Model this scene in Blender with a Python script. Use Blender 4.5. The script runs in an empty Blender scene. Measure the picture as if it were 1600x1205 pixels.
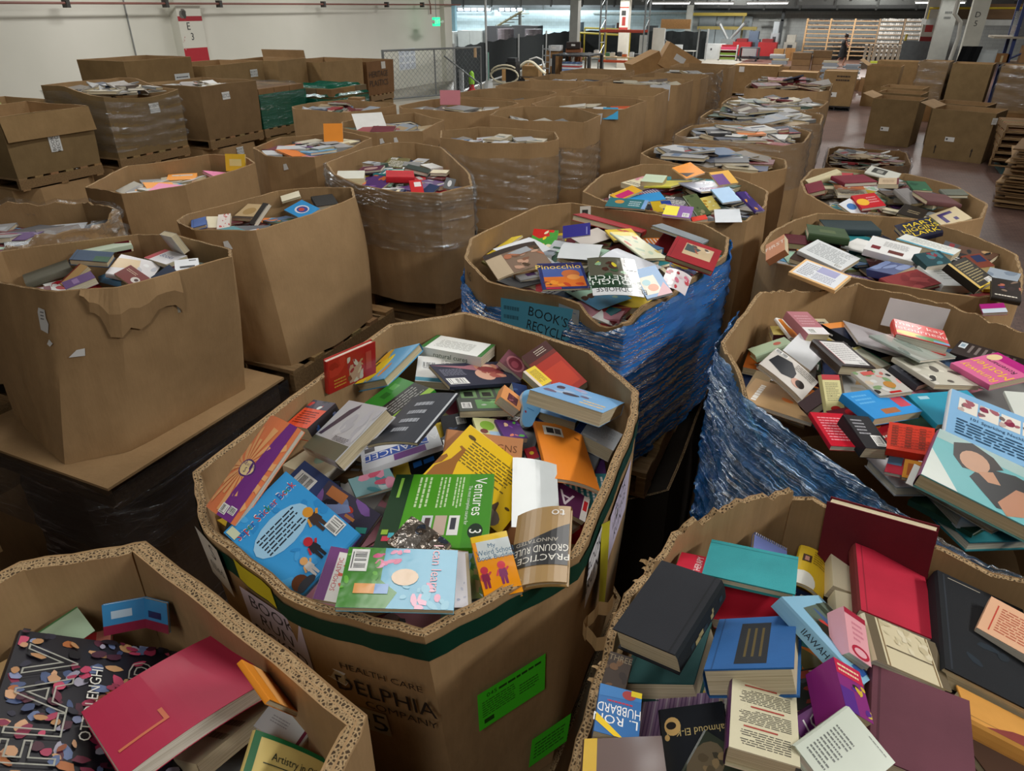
import bpy, math, random
import numpy as np
from mathutils import Vector, Matrix
C = bpy.context.scene
COL = C.collection
R = math.radians
# ------------------------------------------------------------ camera
CAM_H = 3.20
cd = bpy.data.cameras.new('camera'); cam = bpy.data.objects.new('camera', cd); COL.objects.link(cam)
cd.sensor_width = 36.0; cd.lens = 24.48; cd.clip_start = .05; cd.clip_end = 300
cam.location = (0, 0, CAM_H); cam.rotation_euler = (R(90 - 28.55), 0, R(24.3))
C.camera = cam
# ------------------------------------------------------------ look
C.view_settings.view_transform = 'Standard'; C.view_settings.look = 'None'
C.view_settings.gamma = 1.0; C.view_settings.use_curve_mapping = False
C.view_settings.exposure = 0.68
try:
    C.cycles.use_denoising = True; C.cycles.denoiser = 'OPENIMAGEDENOISE'
    C.cycles.max_bounces = 6; C.cycles.transparent_max_bounces = 12; C.cycles.caustics_reflective = False; C.cycles.caustics_refractive = False
except Exception: pass
w = bpy.data.worlds.new('hall_air'); C.world = w; w.use_nodes = True
w.node_tree.nodes['Background'].inputs[0].default_value = (.92, .97, 1, 1); w.node_tree.nodes['Background'].inputs[1].default_value = .34
# ------------------------------------------------------------ ceiling lamps (area lights under the ceiling fixtures, plus added daylight for the far left bay)
CEIL = 5.6
def lamp(x, y, power, sx=.6, sy=2.6, col=(1, .98, .94), z=None):
    l = bpy.data.lights.new('overhead_light', 'AREA'); l.shape = 'RECTANGLE'; l.size = sx; l.size_y = sy; l.energy = power; l.color = col
    o = bpy.data.objects.new('overhead_light', l); COL.objects.link(o); o.location = (x, y, (z or CEIL) - .14); return o
LAMPS = [(-1.0, 3.3, 48, 1.6, 3.2), (4.3, 2.4, 180), (-5.2, 4.2, 50), (0, -2.5, 45), (-8.6, 5.5, 40),
         (-1.0, 8.6, 45), (3.6, 9.0, 45), (-5.2, 9.4, 40), (-11.5, 9.5, 70), (-15.0, 14.0, 105), (-1.5, 15.5, 50), (3.0, 16.5, 50), (-7.0, 16, 60),
         (-14.8, 21.5, 95), (-8.5, 23, 110), (-2, 23.5, 110), (3.6, 24.5, 70), (-12, 31, 200), (-5, 32, 240), (2.5, 33, 180),
         (-12, 42, 350), (-5, 43, 420), (3, 43, 330), (-8, 53, 420), (0, 53, 420), (-24, 46, 700), (-22, 56, 1000, .6, 2.6, (.80, .93, 1)), (-30, 56, 1100, .6, 2.6, (.80, .93, 1)), (-30, 44, 500, .6, 2.6, (.85, .95, 1))]  # bluish entries are added, standing in for daylight from the far windows
for a in LAMPS: lamp(*a)

# ------------------------------------------------------------ helpers: materials
def lin(h):
    if not isinstance(h, str): return tuple(h)
    v = [int(h[i:i + 2], 16) / 255 for i in (0, 2, 4)]
    return tuple(x / 12.92 if x <= .04045 else ((x + .055) / 1.055) ** 2.4 for x in v)
M = {}
def newmat(n):
    m = bpy.data.materials.new(n); m.use_nodes = True; M[n] = m
    nt = m.node_tree; return m, nt, nt.nodes['Principled BSDF']
def nd(nt, t, **k):
    x = nt.nodes.new(t)
    for a, v in k.items():
        if a.startswith('i_'): x.inputs[a[2:].replace('_', ' ')].default_value = v
        else: setattr(x, a, v)
    return x
def attr(nt): return nd(nt, 'ShaderNodeVertexColor', layer_name='Col')
def noise(nt, scale, detail=3, vec=(1, 1, 1), rough=.5):
    tc = nd(nt, 'ShaderNodeTexCoord'); mp = nd(nt, 'ShaderNodeMapping'); mp.inputs['Scale'].default_value = vec
    n = nd(nt, 'ShaderNodeTexNoise'); n.inputs['Scale'].default_value = scale; n.inputs['Detail'].default_value = detail; n.inputs['Roughness'].default_value = rough
    nt.links.new(tc.outputs['Object'], mp.inputs['Vector']); nt.links.new(mp.outputs['Vector'], n.inputs['Vector']); return n
def ramp(nt, src, p0, c0, p1, c1):
    r = nd(nt, 'ShaderNodeValToRGB'); e = r.color_ramp.elements
    e[0].position = p0; e[0].color = (*c0, 1); e[1].position = p1; e[1].color = (*c1, 1); nt.links.new(src, r.inputs['Fac']); return r
def mulcol(nt, a, b, bsdf, fac=1):
    m = nd(nt, 'ShaderNodeMix', data_type='RGBA', blend_type='MULTIPLY'); m.inputs[0].default_value = fac
    nt.links.new(a, m.inputs[6]); nt.links.new(b, m.inputs[7])
    if bsdf: nt.links.new(m.outputs[2], bsdf.inputs['Base Color'])
    return m
def bump(nt, src, bsdf, strength, dist=.01):
    b = nd(nt, 'ShaderNodeBump'); b.inputs['Strength'].default_value = strength; b.inputs['Distance'].default_value = dist
    nt.links.new(src, b.inputs['Height']); nt.links.new(b.outputs['Normal'], bsdf.inputs['Normal']); return b
def vc_mat(n, rough, coat=0, nz=None, metal=0, spec=.5, var=.12):
    m, nt, b = newmat(n); a = attr(nt)
    b.inputs['Roughness'].default_value = rough; b.inputs['Coat Weight'].default_value = coat; b.inputs['Coat Roughness'].default_value = .1
    b.inputs['Metallic'].default_value = metal; b.inputs['Specular IOR Level'].default_value = spec
    no = noise(nt, *(nz or (14, 4))[:2]); r = ramp(nt, no.outputs['Fac'], .3, (1 - var,) * 3, .7, (1, 1, 1))
    mulcol(nt, a.outputs['Color'], r.outputs['Color'], b)
    return m, nt, b
vc_mat('cover_gloss', .34, .22, var=.05)
m, nt, b = vc_mat('cover_shiny', .16, .6, var=.04); bump(nt, noise(nt, 18, 2).outputs['Fac'], b, .10, .02)
vc_mat('cover_matte', .5, 0, var=.06, spec=.3); vc_mat('cover_print', .46, .05, var=.05, spec=.22)
m, nt, b = vc_mat('cover_cloth', .75, 0, (9, 5), spec=.3, var=.22); bump(nt, noise(nt, 700, 2).outputs['Fac'], b, .25, .001)
m, nt, b = vc_mat('cover_foil', .2, .3, metal=.7, var=.3); bump(nt, noise(nt, 22, 4).outputs['Fac'], b, .7, .02)
m, nt, b = vc_mat('page_edges', .8, 0, spec=.2, var=.1)
no = noise(nt, 1, 2, (6, 6, 1400)); r = ramp(nt, no.outputs['Fac'], .35, (.66, .62, .56), .6, (1, 1, 1)); 
a = attr(nt); mulcol(nt, a.outputs['Color'], r.outputs['Color'], b)
vc_mat('paint', .55, 0, (3, 5), var=.15)
vc_mat('plain', .6, 0, (5, 3), var=.06)
vc_mat('metal_paint', .35, 0, (6, 5), metal=.5, var=.2)
vc_mat('dark_screen', .9, 0, (40, 4, ), spec=.1, var=.35)
# corrugated board
m, nt, b = newmat('cardboard'); a = attr(nt); b.inputs['Roughness'].default_value = .78; b.inputs['Specular IOR Level'].default_value = .22
n1 = noise(nt, 3.5, 6, rough=.65); r1 = ramp(nt, n1.outputs['Fac'], .28, (.80, .78, .74), .7, (1.05, 1.04, 1.02))
n2 = noise(nt, 1, 3, (160, 160, 4)); r2 = ramp(nt, n2.outputs['Fac'], .3, (.93, .93, .92), .7, (1, 1, 1))
x = mulcol(nt, r1.outputs['Color'], r2.outputs['Color'], None); mulcol(nt, a.outputs['Color'], x.outputs[2], b)
bump(nt, noise(nt, 9, 5, (1, 1, .5)).outputs['Fac'], b, .28, .02)
m, nt, b = newmat('board_edge'); b.inputs['Roughness'].default_value = .9
v = nd(nt, 'ShaderNodeTexVoronoi', feature='DISTANCE_TO_EDGE'); v.inputs['Scale'].default_value = 150; tc = nd(nt, 'ShaderNodeTexCoord'); nt.links.new(tc.outputs['Object'], v.inputs['Vector'])
r = ramp(nt, v.outputs['Distance'], .10, lin('b0946c'), .24, lin('46341f')); nt.links.new(r.outputs['Color'], b.inputs['Base Color'])
bump(nt, noise(nt, 90, 4).outputs['Fac'], b, .8, .01)
# wood
m, nt, b = newmat('wood'); a = attr(nt); b.inputs['Roughness'].default_value = .75
no = noise(nt, 5, 6, (2, 14, 14)); r = ramp(nt, no.outputs['Fac'], .3, (.6, .55, .5), .7, (1, 1, 1)); mulcol(nt, a.outputs['Color'], r.outputs['Color'], b); bump(nt, no.outputs['Fac'], b, .3, .01)
# stretch film
def film(n, tint, body, bodyfac, streakvec, thr, gl=.10, bstr=.6, rough=.12, gain=.55):
    m = bpy.data.materials.new(n); m.use_nodes = True; M[n] = m; nt = m.node_tree
    nt.nodes.remove(nt.nodes['Principled BSDF']); out = nt.nodes['Material Output']
    tr = nd(nt, 'ShaderNodeBsdfTransparent'); tr.inputs[0].default_value = (*tint, 1)
    di = nd(nt, 'ShaderNodeBsdfDiffuse'); di.inputs[0].default_value = (*body, 1)
    gs = nd(nt, 'ShaderNodeBsdfGlossy'); gs.inputs['Roughness'].default_value = rough; gs.inputs[0].default_value = (.9, .97, 1, 1)
    no = noise(nt, 1, 5, streakvec, .6); no2 = noise(nt, 2.2, 3)
    bp = nd(nt, 'ShaderNodeBump'); bp.inputs['Strength'].default_value = bstr; bp.inputs['Distance'].default_value = .02; nt.links.new(no.outputs['Fac'], bp.inputs['Height']); nt.links.new(bp.outputs[0], gs.inputs['Normal'])
    r = ramp(nt, no.outputs['Fac'], thr, (0, 0, 0), thr + .12, (1, 1, 1)); r2 = ramp(nt, no2.outputs['Fac'], .4, (.1, .1, .1), .62, (1, 1, 1))
    mm = mulcol(nt, r.outputs['Color'], r2.outputs['Color'], None)
    ma = nd(nt, 'ShaderNodeMath', operation='MULTIPLY_ADD'); ma.inputs[1].default_value = gain; ma.inputs[2].default_value = gl; nt.links.new(mm.outputs[2], ma.inputs[0])
    m1 = nd(nt, 'ShaderNodeMixShader'); m1.inputs[0].default_value = bodyfac; nt.links.new(tr.outputs[0], m1.inputs[1]); nt.links.new(di.outputs[0], m1.inputs[2])
    m2 = nd(nt, 'ShaderNodeMixShader'); nt.links.new(ma.outputs[0], m2.inputs[0]); nt.links.new(m1.outputs[0], m2.inputs[1]); nt.links.new(gs.outputs[0], m2.inputs[2])
    nt.links.new(m2.outputs[0], out.inputs['Surface'])
film('film_blue', (.08, .42, .90), (.015, .25, .82), .52, (1.6, 1.6, 150), .48, .13, 1.0, .13, 1.3)
film('film_blue_diag', (.14, .46, .84), (.015, .25, .75), .38, (1.6, 1.6, 150), .47, .14, 1.0, .13, 1.3)
film('film_clear', (.90, .90, .90), (.6, .62, .65), .05, (3, 3, 40), .56, .05, .7)
film('film_dark', (.72, .72, .74), (.08, .075, .07), .15, (3, 3, 45), .55, .07, .8)
film('film_green', (.12, .62, .46), (.0, .16, .10), .45, (5, 5, 26), .55, .12, .7)
def emis(n, col, s):
    m = bpy.data.materials.new(n); m.use_nodes = True; M[n] = m; b = m.node_tree.nodes['Principled BSDF']
    b.inputs['Base Color'].default_value = (*col, 1); b.inputs['Emission Color'].default_value = (*col, 1); b.inputs['Emission Strength'].default_value = s
emis('daylight', (.86, .93, 1), 4); emis('exit_green', (.02, .8, .30), .9); emis('tube', (1, .97, .95), 4)

# ------------------------------------------------------------ helpers: meshes
class MB:
    def __init__(s): s.v = []; s.f = []; s.c = []; s.m = []
    def face(s, pts, col, mat=0):
        n = len(s.v); s.v += [tuple(p) for p in pts]; s.f.append(tuple(range(n, n + len(pts)))); s.c.append(lin(col)); s.m.append(mat)
    def grid(s, P, col, mat=0, close=False):
        n = len(s.v); r = len(P); k = len(P[0]); s.v += [tuple(p) for row in P for p in row]; cc = lin(col) if not callable(col) else None
        for i in range(r - 1):
            for j in range(k if close else k - 1):
                j2 = (j + 1) % k
                s.f.append((n + i * k + j, n + i * k + j2, n + (i + 1) * k + j2, n + (i + 1) * k + j)); s.c.append(cc or lin(col(i, j))); s.m.append(mat)
    def box(s, x0, x1, y0, y1, z0, z1, col, mat=0, T=None):
        p = [(x, y, z) for z in (z0, z1) for y in (y0, y1) for x in (x0, x1)]
        if T is not None: p = [T(*q) for q in p]
        n = len(s.v); s.v += [tuple(q) for q in p]; cc = lin(col)
        for f in ((0, 2, 3, 1), (4, 5, 7, 6), (0, 1, 5, 4), (2, 6, 7, 3), (0, 4, 6, 2), (1, 3, 7, 5)):
            s.f.append(tuple(n + i for i in f)); s.c.append(cc); s.m.append(mat)
    def slab(s, x0, x1, y0, y1, z0, z1, nx, ny, col, mat, T):
        X = [x0 + (x1 - x0) * i / nx for i in range(nx + 1)]; Y = [y0 + (y1 - y0) * i / ny for i in range(ny + 1)]
        s.grid([[T(x, y, z1) for x in X] for y in Y], col, mat); s.grid([[T(x, y, z0) for x in X] for y in Y[::-1]], col, mat)
        s.grid([[T(x, y0, z) for x in X] for z in (z0, z1)], col, mat); s.grid([[T(x, y1, z) for x in X[::-1]] for z in (z0, z1)], col, mat)
        s.grid([[T(x1, y, z) for y in Y] for z in (z0, z1)], col, mat); s.grid([[T(x0, y, z) for y in Y[::-1]] for z in (z0, z1)], col, mat)
    def tube(s, pts, r, col, mat=0, n=8, cap=True):
        pts = [Vector(p) for p in pts]; rings = []
        for i, p in enumerate(pts):
            d = (pts[min(i + 1, len(pts) - 1)] - pts[max(i - 1, 0)]).normalized(); a = d.orthogonal().normalized()
            if abs(d.z) < .9: a = d.cross(Vector((0, 0, 1))).normalized()
            bb = d.cross(a); rr = r[i] if isinstance(r, (list, tuple)) else r
            rings.append([p + (a * math.cos(2 * math.pi * k / n) + bb * math.sin(2 * math.pi * k / n)) * rr for k in range(n)])
        s.grid(rings, col, mat, True)
        if cap: s.face(rings[0][::-1], col, mat); s.face(rings[-1], col, mat)
    def build(s, name, mats, parent=None, smooth=None):
        me = bpy.data.meshes.new(name); me.from_pydata(s.v, [], s.f)
        for x in mats: me.materials.append(M[x])
        me.polygons.foreach_set('material_index', s.m)
        at = me.color_attributes.new('Col', 'FLOAT_COLOR', 'CORNER')
        cc = np.repeat(np.array([(*c, 1) for c in s.c], 'f'), [len(f) for f in s.f], axis=0); at.data.foreach_set('color', cc.ravel())
        if smooth is not None:
            me.polygons.foreach_set('use_smooth', [True] * len(s.f)); me.update(); me.set_sharp_from_angle(angle=smooth)
        me.update()
        o = bpy.data.objects.new(name, me); COL.objects.link(o)
        if parent: o.parent = parent
        return o
def thing(name, label, cat, loc=(0, 0, 0), rz=0, group=None, mat=None):
    o = bpy.data.objects.new(name, None); COL.objects.link(o); o.empty_display_size = .1
    if mat is not None: o.matrix_world = mat
    else: o.location = loc; o.rotation_euler = (0, 0, rz)
    return tag(o, label, cat, group)
def tag(o, label, cat, group=None, kind=None):
    o['label'] = label; o['category'] = cat
    if group: o['group'] = group
    if kind: o['kind'] = kind
    return o
def struct(o): o['kind'] = 'structure'; return o
def copy_tree(o, parent=None):
    c = o.copy(); COL.objects.link(c); c.parent = parent
    for ch in list(o.children): copy_tree(ch, c)
    return c
# text as flat polygons
_tx = {}
def text_mesh(s, outline=False):
    k = (s, outline)
    if k in _tx: return _tx[k]
    cu = bpy.data.curves.new('t', 'FONT'); cu.body = s; cu.size = 1; cu.resolution_u = 2
    if outline: cu.fill_mode = 'NONE'; cu.bevel_depth = .012; cu.bevel_resolution = 0
    ob = bpy.data.objects.new('t', cu); COL.objects.link(ob); dg = bpy.context.evaluated_depsgraph_get(); dg.update()
    me = bpy.data.meshes.new_from_object(ob.evaluated_get(dg))
    V = np.array([v.co[:2] for v in me.vertices]); F = [tuple(p.vertices) for p in me.polygons]
    lo = V.min(0); hi = V.max(0); V = (V - (lo + hi) / 2) / (hi[1] - lo[1])
    bpy.data.objects.remove(ob); bpy.data.curves.remove(cu); bpy.data.meshes.remove(me)
    _tx[k] = (V, F, (hi[0] - lo[0]) / (hi[1] - lo[1])); return _tx[k]
STEP = .00004
def draw(mb, des, w, h, T, mat, rng, z0=.0003, clip=True, strips=0):
    """draw a printed design on the rectangle w x h; T maps (x, y, z) of that plane to local space"""
    k = [z0]
    def P(u, v):
        if clip: u = min(1, max(0, u)); v = min(1, max(0, v))
        return T((u - .5) * w, (v - .5) * h, k[0])
    def poly(pts, col):
        if not strips: mb.face([P(*p) for p in pts], col, mat); return
        for q in range(strips):   # cut along the bend so the print follows the curved cover
            a, b = q / strips, (q + 1) / strips; pp = [(min(1, max(0, u)), min(1, max(0, v))) for u, v in pts]
            for lim, sg in ((a, 1), (b, -1)):
                o = []
                for i in range(len(pp)):
                    A, B = pp[i - 1], pp[i]; ia, ib = (A[0] - lim) * sg >= 0, (B[0] - lim) * sg >= 0
                    if ia != ib: f = (lim - A[0]) / (B[0] - A[0]); o.append((lim, A[1] + (B[1] - A[1]) * f))
                    if ib: o.append(B)
                pp = o
                if len(pp) < 3: break
            if len(pp) >= 3: mb.face([P(*p) for p in pp], col, mat)
    def rect(u0, v0, u1, v1, col):
        nu = max(1, int((u1 - u0) * 6)); nv = max(1, int((v1 - v0) * 6))
        if strips or nu * nv <= 1: poly([(u0, v0), (u1, v0), (u1, v1), (u0, v1)], col)
        else: mb.grid([[P(u0 + (u1 - u0) * i / nu, v0 + (v1 - v0) * j / nv) for i in range(nu + 1)] for j in range(nv + 1)], col, mat)
    def ell(cu, cv, ru, rv, col, n=16): poly([(cu + ru * math.cos(6.2832 * i / n), cv + rv * math.sin(6.2832 * i / n)) for i in range(n)], col)
    for d in des:
        t = d[0]; k[0] += STEP
        if t == 'r': rect(*d[1:])
        elif t == 'e': ell(*d[1:])
        elif t == 'p': poly(d[1], d[2])
        elif t == 'lines':
            u0, v0, u1, v1, n, col = d[1:]
            for i in range(n):
                vv = v1 - (v1 - v0) * (i + .75) / n; hh = (v1 - v0) / n * .42; u = u0; end = u1 - (rng.random() * .35 * (u1 - u0) if i % 4 == 3 else rng.random() * .06 * (u1 - u0))
                while u < end - .01:
                    l = (u1 - u0) * rng.uniform(.06, .2); e = min(end, u + l); poly([(u, vv), (e, vv), (e, vv + hh), (u, vv + hh)], col); u = e + (u1 - u0) * .025
        elif t == 'bar':
            u0, v0, u1, v1 = d[1:]; rect(u0, v0, u1, v1, 'eeeeea'); k[0] += STEP; n = 16; du = (u1 - u0) * .86 / n
            for i in range(n):
                if rng.random() < .75: a = u0 + (u1 - u0) * .07 + du * i; poly([(a, v0 + (v1 - v0) * .22), (a + du * rng.uniform(.3, .75), v0 + (v1 - v0) * .22), (a + du * .6, v1 - (v1 - v0) * .12), (a, v1 - (v1 - v0) * .12)], '202022')
            poly([(u0 + (u1 - u0) * .12, v0 + (v1 - v0) * .08), (u1 - (u1 - u0) * .12, v0 + (v1 - v0) * .08), (u1 - (u1 - u0) * .12, v0 + (v1 - v0) * .15), (u0 + (u1 - u0) * .12, v0 + (v1 - v0) * .15)], '707070')
        elif t == 'blobs':
            u0, v0, u1, v1, n, cols, rad = d[1:]
            for i in range(min(n, 110)):
                cu = rng.uniform(u0, u1); cv = rng.uniform(v0, v1); rr = rad * rng.uniform(.5, 1.15); st = rng.uniform(.6, 1.6); a0 = rng.random() * 6; pts = []
                for q in range(9):
                    a = 6.2832 * q / 9; ra = rr * rng.uniform(.8, 1.15); x = ra * math.cos(a) * st; y = ra * math.sin(a) / st
                    pts.append((min(u1 + rad * .3, max(u0 - rad * .3, cu + x * math.cos(a0) - y * math.sin(a0))), min(v1 + rad * .3, max(v0 - rad * .3, cv + (x * math.sin(a0) + y * math.cos(a0)) * w / h))))
                poly(pts, rng.choice(cols)); k[0] += STEP * .6
        elif t == 'sun':
            cu, cv, r, col = d[1:]
            for i in range(22):
                a = 6.2832 * i / 22; a2 = a + .09; rr = r * (.8 + .4 * (i % 2)); poly([(cu, cv), (cu + rr * math.cos(a - .09) * h / w, cv + rr * math.sin(a - .09)), (cu + rr * math.cos(a2) * h / w, cv + rr * math.sin(a2))][:3], col)
        elif t == 'fig':
            u, v, s, c1, c2 = d[1:]; sw = s * h / w
            poly([(u - .13 * sw, v - .5 * s), (u - .03 * sw, v - .5 * s), (u - .0 * sw, v - .1 * s), (u - .14 * sw, v - .1 * s)], c2); poly([(u + .03 * sw, v - .5 * s), (u + .13 * sw, v - .5 * s), (u + .14 * sw, v - .1 * s), (u, v - .1 * s)], c2)
            k[0] += STEP; poly([(u - .18 * sw, v - .15 * s), (u + .18 * sw, v - .15 * s), (u + .15 * sw, v + .18 * s), (u - .15 * sw, v + .18 * s)], c2); k[0] += STEP
            poly([(u - .3 * sw, v - .1 * s), (u - .22 * sw, v - .12 * s), (u - .13 * sw, v + .15 * s), (u - .2 * sw, v + .15 * s)], c1); poly([(u + .3 * sw, v + .2 * s), (u + .22 * sw, v + .24 * s), (u + .12 * sw, v + .12 * s), (u + .18 * sw, v + .06 * s)], c1); k[0] += STEP
            ell(u, v + .33 * s, .17 * sw, .18 * s, c1, 12)
        elif t in ('t', 'ol'):
            if t == 't': s, cu, cv, sz, col, al, rot = d[1:]
            else: s, cu, cv, sz, col = d[1:]; rot = 0
            V, F, asp = text_mesh(s, t == 'ol'); sc = sz * h; a = R(rot)
            wmax = (w if rot % 180 == 0 else h) * 1.0
            sx = sc if asp * sc < wmax else wmax / asp
            X = V[:, 0] * sx; Y = V[:, 1] * sc; px = (cu - .5) * w + X * math.cos(a) - Y * math.sin(a); py = (cv - .5) * h + X * math.sin(a) + Y * math.cos(a)
            n = len(mb.v); cc = lin(col); mb.v += [tuple(T(x, y, k[0])) for x, y in zip(px, py)]
            for f in F: mb.f.append(tuple(n + i for i in f)); mb.c.append(cc); mb.m.append(mat)
        elif t == 'tm':
            s, cu, cv, sz, cols = d[1:6]; V, F, asp = text_mesh(s); sc = sz * h; sx = min(sc, w * .9 / asp)
            for gl in (1.22, 1):
                n = len(mb.v); mb.v += [tuple(T((cu - .5) * w + x * sx, (cv - .5) * h + y * sc * (gl if gl > 1 else 1), k[0])) for x, y in V]
                for f in F:
                    i = int((np.mean([V[q][0] for q in f]) / asp + .5) * len(s)); mb.f.append(tuple(n + q for q in f)); mb.c.append(lin('f4f4f4') if gl > 1 else lin(cols[i % len(cols)])); mb.m.append(mat)
                k[0] += STEP
RIM = 2.22
PILE = {'A': (-0.83, 1.4, 0.5, 0.68, -0.085, -0.02, -0.045, 0.03), 'BR': (0.33, 0.72, 0.53, 0.72, -0.07, -0.03, -0.03, 0.04), 'BL': (-0.85, 0, 0.5, 0.7, -0.15, -0.03, -0.02, 0.0), 'C': (0.3, 2.3, 0.52, 0.68, -0.06, 0.02, -0.05, 0.03), 'D': (-0.93, 3.0, 0.56, 0.7, -0.02, 0.02, -0.05, 0.06), 'G': (-0.85, 4.45, 0.53, 0.56, 0.0, 0, 0.02, 0.08), 'E': (0.33, 3.72, 0.56, 0.56, 0.0, 0, 0, 0.06), 'F': (0.35, 5.08, 0.54, 0.5, -0.0, 0, 0, 0.05), 'H': (-2.92, 1.95, 0.48, 0.5, -0.1, 0, 0, 0.0), 'I': (-2.8, 3.0, 0.33, 0.56, -0.07, 0, 0, 0.0), 'J': (-2.75, 4.35, 0.58, 0.72, -0.08, 0, 0, 0.02)}
POLY = {'A': [(-1.261, 0.93), (-1.326, 1.876), (-1.126, 2.089), (-0.6, 1.965), (-0.392, 1.763), (-0.354, 1.608), (-0.315, 1.039), (-0.499, 0.728), (-0.763, 0.695), (-1.085, 0.784)], 'D': [(-1.415, 2.619), (-1.546, 2.934), (-1.477, 3.6), (-1.332, 3.776), (-0.866, 3.725), (-0.538, 3.612), (-0.401, 3.452), (-0.363, 3.144), (-0.454, 2.74), (-0.584, 2.268), (-0.905, 2.365), (-1.199, 2.404)], 'G': [(-1.359, 4.039), (-1.411, 4.576), (-1.263, 4.996), (-1.031, 5.076), (-0.582, 4.863), (-0.338, 4.518), (-0.31, 4.142), (-0.359, 3.759), (-0.627, 3.651), (-0.854, 3.746), (-1.143, 3.862)], 'C': [(-0.235, 2.2), (-0.175, 2.709), (-0.055, 2.824), (0.174, 2.983), (0.484, 2.898), (0.705, 2.739), (0.86, 2.45), (0.88, 1.85), (0.7, 1.56), (0.42, 1.5), (0.17, 1.64), (-0.1, 1.9)], 'E': [(-0.245, 3.321), (-0.227, 3.626), (-0.146, 3.923), (-0.045, 4.081), (0.438, 4.214), (0.629, 4.037), (0.825, 3.7), (0.81, 3.439), (0.76, 3.15), (0.607, 3.03), (0.2, 3.04), (-0.15, 3.12)], 'F': [(-0.188, 4.894), (-0.149, 5.305), (0.004, 5.446), (0.441, 5.435), (0.711, 5.142), (0.834, 4.722), (0.754, 4.315), (0.546, 4.102), (0.392, 4.139), (0.066, 4.19), (-0.137, 4.554)], 'L1': [(-2.467, 2.318), (-2.896, 2.372), (-3.063, 2.309), (-3.394, 1.847)], 'BL': [(-1.36, 0.2), (-1.34, 0.56), (-1.16, 0.71), (-0.5, 0.56), (-0.42, 0.2), (-0.42, -0.4), (-0.62, -0.62), (-1.12, -0.62), (-1.36, -0.4)], 'BR': [(-0.18, 0.35), (-0.185, 0.62), (-0.21, 0.94), (-0.16, 1.23), (-0.07, 1.33), (0.06, 1.45), (0.49, 1.34), (0.82, 1.2), (0.9, 0.95), (0.9, 0.3), (0.62, 0.0), (0.1, -0.02), (-0.14, 0.12)], 'H': [(-3.0, 1.58), (-2.68, 1.6), (-2.5, 1.74), (-2.37, 2.22), (-2.47, 2.318), (-2.896, 2.372), (-3.063, 2.309), (-3.394, 1.85), (-3.34, 1.66)], 'I': [(-3.08, 2.56), (-3.13, 2.69), (-3.06, 3.31), (-2.85, 3.52), (-2.69, 3.57), (-2.53, 3.37), (-2.5, 2.95), (-2.57, 2.59), (-2.85, 2.46)], 'J': [(-3.32, 4.12), (-3.43, 4.75), (-3.35, 5.03), (-3.19, 5.14), (-2.88, 5.02), (-2.23, 4.25), (-2.04, 3.92), (-2.12, 3.66), (-2.4, 3.58), (-2.69, 3.63), (-3.05, 3.85)]}
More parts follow.
